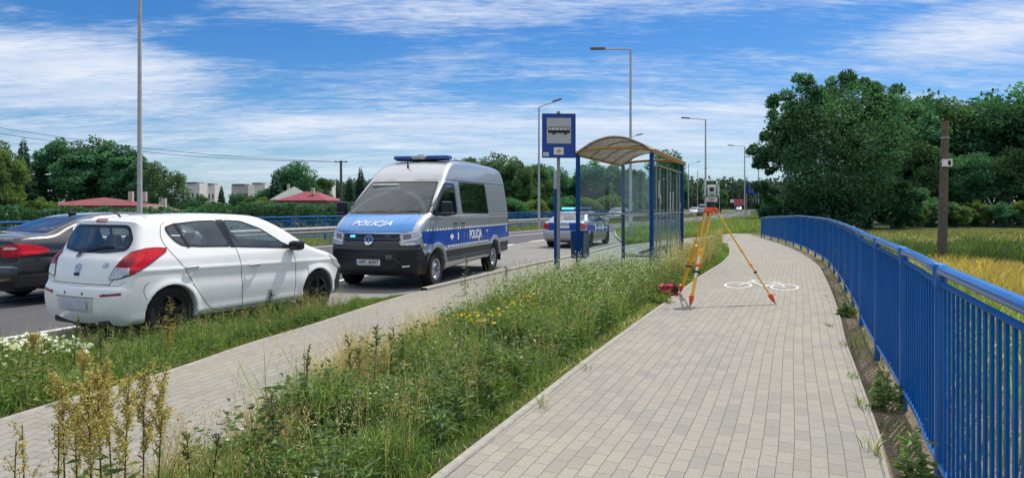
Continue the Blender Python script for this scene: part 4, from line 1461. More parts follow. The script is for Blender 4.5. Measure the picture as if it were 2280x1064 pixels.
# ------------------------------------------------------------------ saloons
def sedan(name, label, cat, paint, police=False, res=.022):
    if police:
        up = [(-.93, .28), (-.985, .42), (-.985, .60), (-.95, .70), (-.94, .93), (-.88, 1.01), (-.72, 1.045), (-.40, 1.06), (-.10, 1.19), (.30, 1.345), (.62, 1.405), (1.05, 1.43), (1.5, 1.415), (1.85, 1.335), (2.2, 1.17), (2.55, 1.01), (2.95, .945), (3.35, .86), (3.58, .75), (3.65, .62), (3.67, .42), (3.60, .25), (3.4, .20)]
        wb, W = 2.81, .905
    else:
        up = [(-1.02, .28), (-1.09, .44), (-1.085, .60), (-1.04, .68), (-1.04, .98), (-.97, 1.10), (-.80, 1.14), (-.42, 1.165), (-.12, 1.28), (.28, 1.415), (.62, 1.475), (1.05, 1.50), (1.5, 1.49), (1.9, 1.40), (2.3, 1.22), (2.65, 1.05), (3.0, .99), (3.4, .90), (3.62, .78), (3.70, .62), (3.70, .42), (3.62, .25), (3.4, .20)]
        wb, W = 2.76, .91
    o = catmull(up, 6).tolist() + [(1.2, .19)]
    hwx = [(-1.1, .80), (-.8, .855), (-.3, .895), (.5, .905), (2.4, .905), (2.9, .885), (3.4, .80), (3.75, .68)]
    hwz = [(0, .93), (.22, .96), (.45, .995), (.65, 1.0), (.82, .985), (.95, .955), (1.04, .915), (1.2, .80), (1.36, .70), (1.46, .62), (1.6, .5)]

    def extra(x, z):
        e = 0
        for xa in (0, wb):
            d = np.sqrt((x - xa) ** 2 + (z - .31) ** 2)
            e = e + .015 * np.exp(-((d - .37) / .05) ** 2) * (z > .2)
        return e + .010 * np.exp(-((z - .83) / .035) ** 2)
    B = Body(o, W, hwx, hwz, k=.09, bulge=(.16, .26), crown=.04, arches=((0, .315, .355), (wb, .315, .355)), res=res, extra=extra)
    t = thing(name, label, cat)
    dz = 0 if police else .06
    holes = []
    sw = roundpoly([(.02, 1.13 + dz), (.12, 1.05 + dz), (.5, 1.01 + dz), (2.28, .995 + dz * .7), (1.95, 1.18 + dz), (1.6, 1.31 + dz), (1.1, 1.355 + dz), (.6, 1.335 + dz), (.22, 1.24 + dz)], .06)
    for sg, kd in ((1, 'L'), (-1, 'R')):
        holes.append((window(B, 'side_window', sw, SIDE(sg), t, WINDARK if not police else WINCLEAR, FRIT, .025), kd))
        patch(B, 'door_pillar', [(1.06, 1.36 + dz), (1.16, 1.36 + dz), (1.20, 1.0 + dz), (1.10, 1.0 + dz)], SIDE(sg), BLACKPL, t, .008)
        if not police:
            d = densify(sw, .04)
            ring(B, 'window_chrome', inset(d, -.03), inset(d, -.002), SIDE(sg), CHROME, t, .008)
    rw = roundpoly([(-.53, 1.335 + dz), (.53, 1.335 + dz), (.66, 1.085 + dz * 1.4), (-.66, 1.085 + dz * 1.4)], .07)
    holes.append((window(B, 'rear_window', rw, REAR, t, WINDARK if not police else WINCLEAR, FRIT, .03), 'B'))
    ws = roundpoly([(-.56, 1.36 + dz), (.56, 1.36 + dz), (.68, 1.04 + dz), (-.68, 1.04 + dz)], .05)
    holes.append((window(B, 'windscreen', ws, FRONT, t, WINCLEAR, FRIT, .03), 'F'))
    zones = [('rear_bumper', paint, lambda c, n: (c[:, 0] < -.40) & (c[:, 2] < .66)),
             ('boot_lid', paint, lambda c, n: (c[:, 0] < -.40) & (np.abs(c[:, 1]) < .60) & (c[:, 2] >= .66) & (c[:, 2] < 1.2)),
             ('bonnet', paint, lambda c, n: (c[:, 0] > 2.5) & (np.abs(c[:, 1]) < .66) & (n[:, 2] > .4))]
    parts = skin(B, t, paint, holes, zones)
    seam(B, 'boot_gap', [(-.62, 1.12), (-.60, .75), (-.5, .66), (0, .655), (.5, .66), (.60, .75), (.62, 1.12)], REAR, SEAM, parts[0], .008)
    for sg in (-1, 1):
        seam(B, 'door_gap', [(.06, 1.1), (.26, .75), (.42, .45), (.5, .28)], SIDE(sg), SEAM, parts[0], .009)
        seam(B, 'door_gap', [(1.14, 1.0), (1.16, .26)], SIDE(sg), SEAM, parts[0], .009, smooth=False)
        seam(B, 'door_gap', [(2.26, .96), (2.30, .26)], SIDE(sg), SEAM, parts[0], .009, smooth=False)
        for hx in (.38, 1.38):
            handle(B, parts[0], hx, .87, sg, paint)
        mirror_unit(t, (2.18, sg * .98, 1.03), (.15, .20, .13), paint if police else BLACKPL, None, .045)
        MB().box((2.20, sg * .90, .99), (.06, .14, .04)).build('mirror_arm', BLACKPL, t)
        A = OBL(sg, False, 34)
        k = sg
        if police:
            tl = [(-.02, .72), (.0, .90), (.12, .945), (.36, .93), (.42, .90), (.34, .80), (.12, .72)]
        else:
            tl = [(-.10, .78), (-.13, .93), (-.06, .985), (.16, 1.0), (.32, .975), (.46, .90), (.475, .86), (.34, .82), (.12, .79)]
        lo = patch(B, 'tail_light', roundpoly([(k * u, z) for u, z in tl], .03), A, REDLENS, t, .010, .02)
        if not police:
            patch(B, 'reverse_lamp', roundpoly([(k * u, z) for u, z in [(-.09, .905), (-.06, .945), (.10, .945), (.16, .925), (.10, .905)]], .01), A, M('lens_pale', (.75, .55, .52), .2), lo, .013, .02)
        patch(B, 'headlight', roundpoly([(3.15, .82), (3.45, .76), (3.58, .66), (3.38, .64), (3.18, .72)], .03), SIDE(sg), CLEARLENS, t, .01, .03)
    patch(B, 'number_plate', roundpoly([(-.26, .87), (.26, .87), (.26, .76), (-.26, .76)], .01), REAR, PLATEWH, t, .012, .04)
    MB().box((-.70, 0, .27), (.36, 1.3, .12), ch=.03).build('rear_valance', BLACKPL, t)
    MB().box((1.4, 0, .26), (3.6, 1.4, .08)).build('floor_pan', M('underbody', (.015, .015, .015), .9), t)
    MB().box((2.3, 0, .86), (.5, 1.4, .28), ch=.06).build('dashboard', DARKIN, t, True)
    seats(t, (1.25,), (.38, -.38), .55, DARKIN)
    MB().box((.30, 0, .82), (.16, 1.25, .5), Matrix.Rotation(R(-18), 3, 'Y'), ch=.05).build('rear_seat', DARKIN, t, True)
    if police:
        for sg in (-1, 1):
            A = SIDE(sg)
            st = patch(B, 'blue_band', [(-.55, .66), (-.60, .90), (3.2, .80), (3.3, .62), (2.81 + .40, .60), (2.81 + .25, .68), (2.81 - .25, .68), (2.81 - .42, .58), (.42, .60), (.25, .68), (-.25, .68)], A, POL_BLUE, t, .004, .05)
            for i, (x, w_) in enumerate(((.55, .10), (1.12, .06), (1.9, .08), (2.5, .06))):
                patch(B, 'white_check', [(x, .60), (x, .88), (x + w_, .88), (x + w_, .60)], A, MARK_WHITE, st, .008, .06)
            patch(B, 'white_check', [(.55, .735), (.55, .775), (2.6, .745), (2.6, .705)], A, MARK_WHITE, st, .008, .06)
            decal_text(B, 'band_lettering', 'POLICJA', .24, (lambda a, b, sg=sg: (1.5 - sg * a, .74 + b)), A, MARK_WHITE, st, .010, 0, 1, .006)
        st = patch(B, 'blue_band', [(-.60, .68), (-.60, .99), (.60, .99), (.60, .68)], REAR, POL_BLUE, t, .005, .05)
        decal_text(B, 'band_lettering', 'POLICJA', .13, lambda a, b: (-a, .93 + b), REAR, MARK_WHITE, st, .009, 0, 1, .003)
        bar = MB().box((.95, 0, 1.455), (.24, 1.16, .05), ch=.012).build('light_bar', BLACKPL, t)
        for y0, y1, m_ in ((-.60, -.24, BEACON), (-.22, .06, BEACON_CL), (.08, .60, BEACON_ON)):
            MB().box((.95, (y0 + y1) / 2, 1.52), (.28, y1 - y0, .09), ch=.03).build('beacon', m_, bar, True)
    else:
        MB().box((.46, 0, 1.475), (.14, .05, .06), ch=.02).build('aerial', BLACKPL, t)
        seam(B, 'bumper_strip', [(-.80, .555), (.80, .555)], REAR, M('strip_dark', (.05, .052, .055), .3), parts[1], .02, .008, smooth=False)
    for x in (0, wb):
        for sy in (-1, 1):
            wheel(t, x, sy * .775, .325, .22, ALLOY if not police else ALLOYBK, 5)
    return t


def place_car(o, rear_right, u, over, half=.88):
    u = Vector((*u, 0)).normalized()
    r = Vector((u.y, -u.x, 0))
    c = Vector((*rear_right, 0)) - r * half + u * over
    o.location = c
    o.rotation_euler = (0, 0, math.atan2(u.y, u.x))


dark = sedan('saloon_car', 'black saloon with chrome-rimmed side windows standing in the road beside the white hatchback', 'car', BLACKPAINT)
place_car(dark, (-7.93, 10.9), (.43, .90), 1.08)
pc = sedan('police_car', 'silver police saloon with blue band and lit roof beacons seen from behind by the shelter', 'police car', SILVER, True)
place_car(pc, (2.78, 26.4), (.36, .93), .96)
# ================================================================== STREET FURNITURE
BLUE = M('blue_enamel', (0.003, 0.105, 0.37), 0.34, 0.0, var=0.15, scale=3, bump=0.05, bscale=30, coat=0.2, spec=0.4)
BLUEBAR = M('blue_bars', (0.002, 0.092, 0.33), 0.5, 0.0, var=0.15, scale=2, coat=0.0, spec=0.06)
BLUE_SIGN = M('sign_blue', (0.008, 0.05, 0.30), 0.35, var=0.05)
BLUEPOST_SHADED = M('blue_posts_shaded', (0.001, 0.052, 0.20), 0.45, 0.0, var=0.15, scale=3, spec=0.25)  # darker blue puts the shade on the viewer-facing posts into the colour
GALV = M('galvanised_steel', (0.36, 0.37, 0.38), 0.5, 0.55, var=0.12, scale=8)
POLEGREY = M('pole_grey', (0.40, 0.40, 0.385), 0.6, 0.1, var=0.12, scale=5)
YELLOW = M('ochre_frame', (0.42, 0.215, 0.045), 0.45, var=0.12)
TRIYEL = M('tripod_yellow', (0.78, 0.40, 0.015), 0.45, var=0.06, coat=0.2)
TRIRED = M('tripod_orange', (0.75, 0.075, 0.015), 0.5, var=0.08)
CONC = M('concrete', (0.36, 0.35, 0.32), 0.9, var=0.15, scale=10, bump=0.2)
WHITEPL = M('white_plastic', (0.72, 0.73, 0.72), 0.45, var=0.06, scale=10)


# ---- blue railing along the path: posts, handrail, rails and flat bars, panel by panel
def build_railing():
    t = thing('railing', 'long bright blue steel railing curving along the right of the block-paved path', 'railing', (2.0, 3.2, 0))
    inv = Vector((-2.0, -3.2, 0))
    c = np.array([(fence_x(y), y) for y in np.arange(-1.0, 36.9, .05)])
    # the line follows the path edge
    s = np.concatenate(([0], np.cumsum(np.linalg.norm(np.diff(c, axis=0), axis=1))))

    def P(q):
        return np.array([np.interp(q, s, c[:, 0]), np.interp(q, s, c[:, 1])])

    def top(y):
        return float(np.interp(y, [0, 20, 27, 34.7, 36.8], [1.30, 1.30, 1.29, 1.13, 1.04]))
    sy = lambda y: float(np.interp(y, c[:, 1], s))
    posts = [sy(.45), sy(2.24), sy(3.95), sy(5.55), sy(7.35), sy(9.4)]
    while posts[-1] + 2.0 < s[-1]:
        posts.append(posts[-1] + 2.0)
    posts.append(s[-1])
    for i, q in enumerate(posts):
        x, y = P(q)
        h = top(y)
        mb = MB()
        mb.lathe([(0, h - .02), (.036, h - .03), (.040, h - .075), (.036, h - .11), (.030, h - .16), (.030, -.25)], 16, c=Vector((x, y, 0)) + inv)
        mb.build('post', BLUE, t, True)
    for i in range(len(posts) - 1):
        a, b = posts[i] + .035, posts[i + 1] - .035
        n = max(2, int((b - a) / .25))
        pts = [P(a + (b - a) * k / n) for k in range(n + 1)]
        path = [Vector((p[0], p[1], top(p[1]) - .055)) + inv for p in pts]
        rail = [path[0] + Vector((0, 0, -.10))] + [path[0].lerp(path[1], .03) + Vector((0, 0, -.03))] + [path[0].lerp(path[1], .2)] + path[1:-1] + [path[-1].lerp(path[-2], .2)] + [path[-1].lerp(path[-2], .03) + Vector((0, 0, -.03)), path[-1] + Vector((0, 0, -.10))]
        MB().tube(rail, .031, 12).build('handrail', BLUE, t, True)
        lowz = .13
        MB().tube([Vector((p[0], p[1], lowz)) + inv for p in pts], .020, 8).build('lower_rail', BLUE, t, True)
        bars = MB()
        bars.tube([Vector((p[0], p[1], top(p[1]) - .135)) + inv for p in pts], .016, 8)
        nb = max(4, int((b - a) / .108))
        for k in range(1, nb):
            q = a + (b - a) * k / nb
            p0, p1 = P(q - .02), P(q + .02)
            ang = math.atan2(p1[1] - p0[1], p1[0] - p0[0])
            p = P(q)
            h = top(p[1]) - .135
            bars.box(Vector((p[0], p[1], (lowz + h) / 2)) + inv, (.032, .012, h - lowz), rz(ang))
        bars.build('bar_panel', BLUEBAR, t)


build_railing()


# ---- bus shelter
GLASS = Mglass('shelter_glass', (0.90, 0.955, 0.95), refl=0.9, mix=.2, dirt=0.045)


def poly_roof_mat():
    m = bpy.data.materials.new('roof_polycarbonate')
    m.use_nodes = True
    nt = m.node_tree
    nt.nodes.clear()
    out = nt.nodes.new('ShaderNodeOutputMaterial')
    tc = nt.nodes.new('ShaderNodeTexCoord')
    nz = nnoise(nt, nmapping(nt, tc.outputs['Object'], (8, 1.2, 4)), 2.0, 6, .7)
    col = nmix(nt, nmaprange(nt, nz, .3, .7), (.34, .33, .30), (.50, .49, .455))
    d = nt.nodes.new('ShaderNodeBsdfDiffuse')
    tl = nt.nodes.new('ShaderNodeBsdfTranslucent')
    tr = nt.nodes.new('ShaderNodeBsdfTransparent')
    nt.links.new(col, d.inputs[0])
    nt.links.new(col, tl.inputs[0])
    nt.links.new(col, tr.inputs[0])
    a = nt.nodes.new('ShaderNodeMixShader')
    a.inputs[0].default_value = .55
    nt.links.new(d.outputs[0], a.inputs[1])
    nt.links.new(tl.outputs[0], a.inputs[2])
    b = nt.nodes.new('ShaderNodeMixShader')
    b.inputs[0].default_value = .18
    nt.links.new(a.outputs[0], b.inputs[1])
    nt.links.new(tr.outputs[0], b.inputs[2])
    nt.links.new(b.outputs[0], out.inputs['Surface'])
    return m


def build_shelter():
    # local x across (towards the path), local y along the road; origin at the near road-side post
    u = Vector((.37, .93)).normalized()
    t = thing('bus_shelter', 'blue-posted glass bus shelter with an arched translucent roof edged in ochre', 'bus shelter', (1.555, 16.3, 0.02), math.atan2(u.y, u.x) - PI / 2)
    Wd, L, H = 1.73, 4.84, 2.80
    ys = [0, L / 3, 2 * L / 3, L]
    for y in ys:
        for x in (0, Wd):
            if 0 < y < L:
                continue
            MB().box((x, y, H / 2), (.09, .09, H), ch=.012).build('post', BLUEPOST_SHADED, t)
    f = MB()
    f.box((Wd / 2, 0, .10), (Wd - .09, .05, .06)).box((Wd / 2, L, .10), (Wd - .09, .05, .06))
    f.box((Wd, L / 2, .10), (.05, L - .09, .06))
    f.build('bottom_rail', BLUEPOST_SHADED, t)
    for y in (0, L):
        MB().box((Wd / 2, y, 1.42), (Wd - .09, .03, .045)).build('mid_rail', GALV, t)
        MB().box((Wd / 2, y, .16), (Wd - .09, .03, .03)).build('glazing_rail', GALV, t)
    MB().box((Wd, L / 2, 1.42), (.03, L - .09, .02)).build('mid_rail', GALV, t)
    MB().box((Wd, L / 2, 2.56), (.03, L - .09, .03)).build('glazing_rail', GALV, t)
    for y in (0, L):
        MB().box((Wd / 2, y, .78), (Wd - .10, .010, 1.24)).build('glass_pane', GLASS, t)
        MB().box((Wd / 2, y, 1.99), (Wd - .10, .010, 1.10)).build('glass_pane', GLASS, t)
    for k in range(3):
        y0, y1 = ys[k] + .05, ys[k + 1] - .05
        MB().box((Wd, (y0 + y1) / 2, 1.33), (.010, y1 - y0, 2.36)).build('glass_pane', GLASS, t)
        for j in (1, 2):
            MB().box((Wd + .012, y0 + (y1 - y0) * j / 3, 1.33), (.02, .022, 2.36)).build('pane_joint', GALV, t)
    # small stickers and strips on the back glass
    for (y, z, h) in ((.9, 2.0, .42), (1.15, 1.75, .22), (2.6, 1.7, .5), (3.1, 1.72, .5), (4.4, 1.6, .2)):
        MB().box((Wd + .009, y, z), (.006, .05, h)).build('sticker', M('sticker_pale', (.55, .62, .60), .6), t)
    # bench
    b = MB()
    for k in range(3):
        b.box((Wd - .22 - .12 * k, L * .56, .46), (.10, 3.2, .035), ch=.006)
    for y in (L * .3, L * .82):
        b.box((Wd - .30, y, .22), (.06, .05, .44)).box((Wd - .30, y, .435), (.36, .05, .02))
    b.build('bench', M('bench_dark', (.05, .06, .055), .6), t)
    # arched roof
    n, over, rise, th = 22, .10, .40, .012
    arc = []
    for k in range(n + 1):
        q = k / n
        arc.append((-.06 + (Wd + .12) * q, H + rise * (1 - (2 * q - 1) ** 2)))
    vs, fs = [], []
    for (x, z) in arc:
        vs += [(x, -over, z), (x, L + over, z)]
    for k in range(n):
        fs.append((2 * k, 2 * k + 1, 2 * k + 3, 2 * k + 2))
    vs2 = [(x, y, z + th) for x, y, z in vs]
    m = len(vs)
    fs += [tuple(i + m for i in reversed(f_)) for f_ in fs]
    raw_mesh('roof', vs + vs2, fs, poly_roof_mat(), t, True)
    for y in (0, L):
        MB().tube([(x, y, z - .03) for x, z in arc], .016, 8).build('roof_rib', M('rib_brown', (.20, .165, .13), .6), t, True)
    for k in range(1, 4):
        y = L * k / 4
        MB().tube([(x, y, z - .02) for x, z in arc], .012, 8).build('roof_rib', M('rib_brown', (.20, .165, .13), .6), t, True)
    # straight ochre beam across each end, slightly bowed, and eaves along both sides
    for y in (-.02, L + .02):
        MB().tube([(-.08 + (Wd + .16) * q / 8, y, H + .05 + .09 * (1 - (2 * q / 8 - 1) ** 2)) for q in range(9)], .036, 8).build('end_beam', YELLOW, t, True)
    for x in (-.07, Wd + .07):
        MB().box((x, L / 2, H + .015), (.06, L + .24, .075), ch=.01).build('eaves_beam', YELLOW, t)
    for x in (Wd + .10,):
        MB().box((x, L / 2, H + .065), (.03, L + .26, .022)).build('eaves_strip', M('eaves_pale', (.62, .55, .42), .5), t)


build_shelter()


def build_bin():
    t = thing('litter_bin', 'blue steel litter bin hung on the road-side post of the bus shelter', 'litter bin', (1.56, 16.10, .40), -.38)
    MB().lathe([(.0, 0), (.17, 0), (.185, .02), (.20, .60), (.21, .63), (.195, .63), (.175, .05)], 24).build('bucket', BLUEPOST_SHADED, t, True)
    MB().box((.10, .02, .32), (.21, .30, .56), ch=.02).build('side_panel', M('bin_grey_green', (.12, .17, .17), .55), t)
    MB().box((0, .17, .45), (.08, .06, .05)).build('bracket', GALV, t)


build_bin()


# ---- bus stop sign
def build_sign():
    p = at(1244, 12.5)
    t = thing('bus_stop_sign', 'blue bus stop sign with a black bus on a white panel toned grey as in shade', 'road sign', (p.x, p.y, 0), R(4))
    MB().tube([(0, .03, -.1), (0, .03, 3.32)], .030, 14).build('pole', M('sign_pole', (.26, .27, .26), .55, .5, var=.15), t, True)
    w, z0, z1 = .305, 2.475, 3.275
    zc = (z0 + z1) / 2
    MB().box((0, -.012, zc), (2 * w, .02, z1 - z0), ch=.004).build('board', BLUE_SIGN, t)
    rim = MB()
    for (c, d) in (((0, -.024, z1 - .008), (2 * w, .012, .014)), ((0, -.024, z0 + .008), (2 * w, .012, .014)), ((-w + .007, -.024, zc), (.013, .012, z1 - z0 - .034)), ((w - .007, -.024, zc), (.013, .012, z1 - z0 - .034))):
        rim.box(c, d)
    rim.build('rim', M('sign_rim', (.006, .03, .20), .4), t)
    pan = MB().box((0, -.025, 2.965), (.44, .006, .46)).build('shaded_white_panel', M('sign_panel', (.42, .43, .43), .5, var=.05), t)  # white panel coloured grey to paint the shade on its face
    bus = MB()
    Y = -.031
    body = roundpoly([(-.198, 2.925), (-.198, 3.035), (.185, 3.035), (.20, 3.02), (.20, 2.925)], .02)
    bus.prism([(x, z) for x, z in body], .004, c=(0, Y, 0))
    for x in (-.095, .12):
        bus.prism([(x + .028 * math.cos(a), 2.922 + .028 * math.sin(a)) for a in np.linspace(0, 2 * PI, 17)[:-1]], .0046, c=(0, Y, 0))
    b = bus.build('bus_symbol', M('sign_black', (.008, .008, .01), .5), pan)
    for k, (x0, x1) in enumerate(((-.188, -.150), (-.138, -.075), (-.063, 0.0), (.012, .075), (.087, .145), (.157, .187))):
        MB().prism([(x0, 2.975), (x0, 3.022), (x1, 3.022), (x1, 2.975)], .003, c=(0, Y - .003, 0)).build('bus_window', M('sign_panel_light', (.50, .51, .51), .5), b)
    st = MB().prism([(-.092, 2.535), (-.092, 2.665), (.085, 2.665), (.085, 2.535)], .004, c=(0, -.026, 0)).build('sticker', WHITEPL, t)
    for a, c_ in ((0, (.55, .30, .04)), (PI / 2, (.55, .16, .05)), (PI / 4, (.62, .40, .10)), (-PI / 4, (.55, .28, .08))):
        m = Matrix.Rotation(a, 3, 'Y')
        MB().box((0, -.030 - .0005 * a, 2.60), (.11 if a == 0 else .075, .002, .014), m).build('sticker_star', M('star_%d' % int(c_[1] * 100), c_, .6), st)
    s2 = MB().prism([(-.285, 2.505), (-.285, 2.575), (-.185, 2.575), (-.185, 2.505)], .004, c=(0, -.026, 0)).build('sticker', WHITEPL, t)
    for z in (2.553, 2.538, 2.523):
        MB().box((-.235, -.0295, z), (.075, .002, .006)).build('print_line', M('print_blue', (.12, .18, .42), .6), s2)
    for z in (2.62, 3.12):
        MB().box((0, .02, z), (.12, .045, .04)).build('clamp', GALV, t)


build_sign()


def build_post():
    p = at(1237.5, 14.2)
    t = thing('timetable_post', 'thin blue post with a grey upper half just behind the bus stop pole', 'post', (p.x, p.y, 0))
    MB().box((0, 0, .98), (.075, .075, 1.96), ch=.008).build('post', BLUEPOST_SHADED, t)
    MB().box((0, 0, 2.15), (.09, .05, .38), ch=.008).build('head_panel', M('panel_grey', (.36, .37, .38), .5), t)


build_post()


# ---- surveyor's tripod and the instrument on it
def build_tripod():
    head = Vector((3.34, 11.62, 0))
    t = thing('survey_tripod', 'yellow surveying tripod with red-orange feet standing astride the path edge', 'tripod', head)
    zt = 1.585
    hd = MB()
    hd.lathe([(0, zt), (.085, zt), (.095, zt - .012), (.095, zt - .03), (.05, zt - .04), (0, zt - .04)], 28)
    hd.build('head_plate', TRIRED, t, True)
    feet = [gp(1536, 684) - head, gp(1728, 678) - head, Vector((3.09, 12.75, 0)) - head]
    for k, ft in enumerate(feet):
        out = Vector((ft.x, ft.y, 0)).normalized()
        hip = out * .085 + Vector((0, 0, zt - .055))
        d = (ft - hip).normalized()
        side = d.cross(Vector((0, 0, 1))).normalized()
        nrm = side.cross(d).normalized()
        L = (ft - hip).length
        bas = Matrix((side, nrm, d)).transposed()
        kn = MB().box(hip, (.13, .055, .075), bas, ch=.012)
        kn.tube([hip - side * .075, hip + side * .075], .022, 12)
        hinge = kn.build('hinge', TRIRED, t, True)
        lm = MB()
        for sg in (-1, 1):
            lm.tube([hip + side * sg * .048 + d * .02, hip + side * sg * .036 + d * L * .60], .013, 10)
        leg = lm.box(hip + d * L * .43, (.10, .035, .05), bas, ch=.008).build('leg', TRIYEL, t, True)
        lo = MB().box(hip + d * L * .67, (.056, .024, L * .54), bas, ch=.006).build('lower_leg', TRIYEL if k != 2 else TRIYEL, leg)
        if k == 0:
            MB().box(hip + d * L * .60 - nrm * .016, (.036, .004, L * .22), bas).box(hip + d * L * .60 + nrm * .016, (.036, .004, L * .22), bas).build('label_strip', WHITEPL, leg)
        MB().box(hip + d * L * .58, (.115, .045, .05), bas, ch=.008).build('clamp', TRIRED if k == 0 else TRIYEL, leg)
        MB().lathe([(0, 0), (.02, 0), (.024, .01), (.02, .035), (0, .035)], 12, bas @ Matrix.Rotation(R(90), 3, 'X'), hip + d * L * .58 + nrm * .02).build('clamp_knob', M('knob_dark', (.03, .02, .02), .5), leg, True)
        if k != 1:
            MB().box(hip + d * L * .645, (.115, .062, .028), bas, ch=.006).build('strap', M('strap_black', (.015, .015, .017), .8), leg)
        else:
            MB().box(hip + d * L * .66, (.075, .05, .03), bas, ch=.006).build('strap', M('strap_black', (.015, .015, .017), .8), leg)
        fm = MB().tube([hip + d * (L - .19), hip + d * (L - .14), hip + d * (L - .06)], [.036, .036, .022], 12)
        fm.box(hip + d * (L - .15) + nrm * .045, (.035, .085, .012), bas, ch=.004)
        shoe = fm.build('foot', TRIRED, leg, True)
        MB().tube([hip + d * (L - .065), hip + d * L], [.014, .004], 10).build('foot_spike', M('spike_steel', (.12, .12, .12), .4, .8), shoe, True)


build_tripod()


def build_station():
    t = thing('total_station', 'grey and green surveying instrument mounted on top of the yellow tripod', 'survey instrument', (3.34, 11.62, 1.587), R(-6))
    GREEN = M('instrument_green', (.06, .30, .09), .45, var=.08)
    LIGHT = M('instrument_grey', (.50, .52, .50), .5, var=.06)
    DK = M('instrument_black', (.012, .013, .014), .35)
    MB().lathe([(0, .0), (.07, 0), (.075, .012), (.075, .025), (.05, .03), (.05, .055), (.072, .062), (.072, .085), (0, .085)], 24).build('tribrach', DK, t, True)
    for k in range(3):
        a = 2 * PI * k / 3 + .5
        MB().lathe([(.014, .028), (.016, .034), (.016, .05), (.014, .056)], 12, c=(.055 * math.cos(a), .055 * math.sin(a), 0)).build('levelling_screw', M('screw_green', (.03, .12, .05), .5), t, True)
    MB().box((0, 0, .13), (.20, .15, .09), ch=.02).build('base', LIGHT, t, True)
    for sg in (-1, 1):
        ap = MB().box((sg * .105, 0, .265), (.045, .155, .235), ch=.02).build('side_arm', GREEN, t, True)
        MB().lathe([(0, 0), (.032, 0), (.032, .02), (0, .02)], 16, Matrix.Rotation(R(90), 3, 'Y'), (sg * .128 - .01, -.02, .26)).build('drive_knob', DK, ap, True)
        MB().box((sg * .105, -.081, .27), (.030, .006, .16), ch=.003).build('arm_cover', LIGHT, ap)
    tel = MB().box((0, -.01, .275), (.150, .19, .19), ch=.025).build('telescope', LIGHT, t, True)
    MB().lathe([(0, 0), (.034, 0), (.038, .02), (.030, .035), (.028, .03), (0, .03)], 22, Matrix.Rotation(R(90), 3, 'X'), (-.005, -.10, .30)).build('lens', DK, tel, True)
    MB().box((-.005, -.107, .285), (.085, .006, .10), ch=.004).build('front_cover', M('instrument_pale', (.60, .61, .60), .45), tel)
    MB().box((0, -.078, .135), (.15, .008, .075), ch=.004).build('keypad', M('instrument_pale', (.60, .61, .60), .45), t)
    for i in range(2):
        for j in range(3):
            MB().box((-.04 + .035 * j, -.084, .118 + .024 * i), (.02, .005, .012)).build('key', DK, t)
    MB().box((0, -.107, .205), (.07, .006, .012)).build('marking_strip', DK, tel)
    h = MB().tube([(-.10, 0, .37), (-.095, 0, .435), (-.07, 0, .455), (.07, 0, .455), (.095, 0, .435), (.10, 0, .37)], .014, 10)
    h.build('carrying_handle', LIGHT, t, True)


build_station()


def build_bag():
    p = gp(1480, 658)
    t = thing('equipment_bag', 'red equipment bag lying in the weeds beside the tripod foot', 'bag', (p.x, p.y, 0), R(20))
    RED = M('bag_red', (.34, .018, .03), .8, var=.55, scale=14, bump=.5, bscale=22)
    bm = bmesh.new()
    bmesh.ops.create_cube(bm, size=1)
    bmesh.ops.scale(bm, vec=(.42, .32, .20), verts=bm.verts)
    bmesh.ops.subdivide_edges(bm, edges=bm.edges, cuts=5, use_grid_fill=True)
    rng = random.Random(3)
    for v in bm.verts:
        v.co = v.co * (1 - .16 * (v.co.length / .36) ** 2) + Vector((rng.uniform(-.008, .008), rng.uniform(-.008, .008), rng.uniform(-.012, .012)))
        v.co.z += .10
    me = bpy.data.meshes.new('body')
    bm.to_mesh(me)
    bm.free()
    for f in me.polygons:
        f.use_smooth = True
    me.materials.append(RED)
    link_mesh('body', me, t)
    MB().tube([(-.12, -.13, .12), (-.12, -.15, .20), (-.06, -.14, .235), (.06, -.14, .235), (.12, -.15, .20), (.12, -.13, .12)], .014, 8).build('strap', M('strap_dark_red', (.12, .008, .012), .8), t, True)
    MB().lathe([(0, 0), (.055, 0), (.06, .012), (.045, .02), (0, .016)], 18, Matrix.Rotation(R(90), 3, 'X'), (.12, -.155, .13)).build('round_patch', M('strap_black', (.015, .015, .017), .8), t, True)
    MB().box((-.27, .04, .09), (.13, .22, .15), rz(.3), ch=.05).build('side_pocket', RED, t, True)


build_bag()


# ---- lamp posts
def lamp(label, p, arm, h=8.56, group='lamp posts along the road', tilt=.0, ang=None, r0=.075):
    t = thing('street_lamp', label, 'street lamp', (p.x, p.y, -.05), 0, group)
    MB().tube([(0, 0, 0), (0, 0, 1.2), (0, 0, 1.25), (0, 0, h)], [r0 + .012, r0 + .012, r0, r0 * .62], 12).build('pole', POLEGREY, t, True)
    a = ang if ang is not None else 0.0
    dx, dy = math.cos(a) * arm, math.sin(a) * arm
    MB().tube([(0, 0, h - .02), (dx * .08, dy * .08, h + .01), (dx, dy, h + .02 + abs(arm) * tilt)], .032, 8).build('arm', POLEGREY, t, True)
    m = rz(math.atan2(dy, dx)) @ Matrix.Rotation(-math.atan(tilt), 3, 'Y')
    MB().box(Vector((dx, dy, h + .03 + abs(arm) * tilt)) + m @ Vector((.28, 0, .02)), (.66, .26, .11), m, ch=.04).build('lantern', M('lantern_grey', (.16, .17, .17), .5), t, True)
    return t


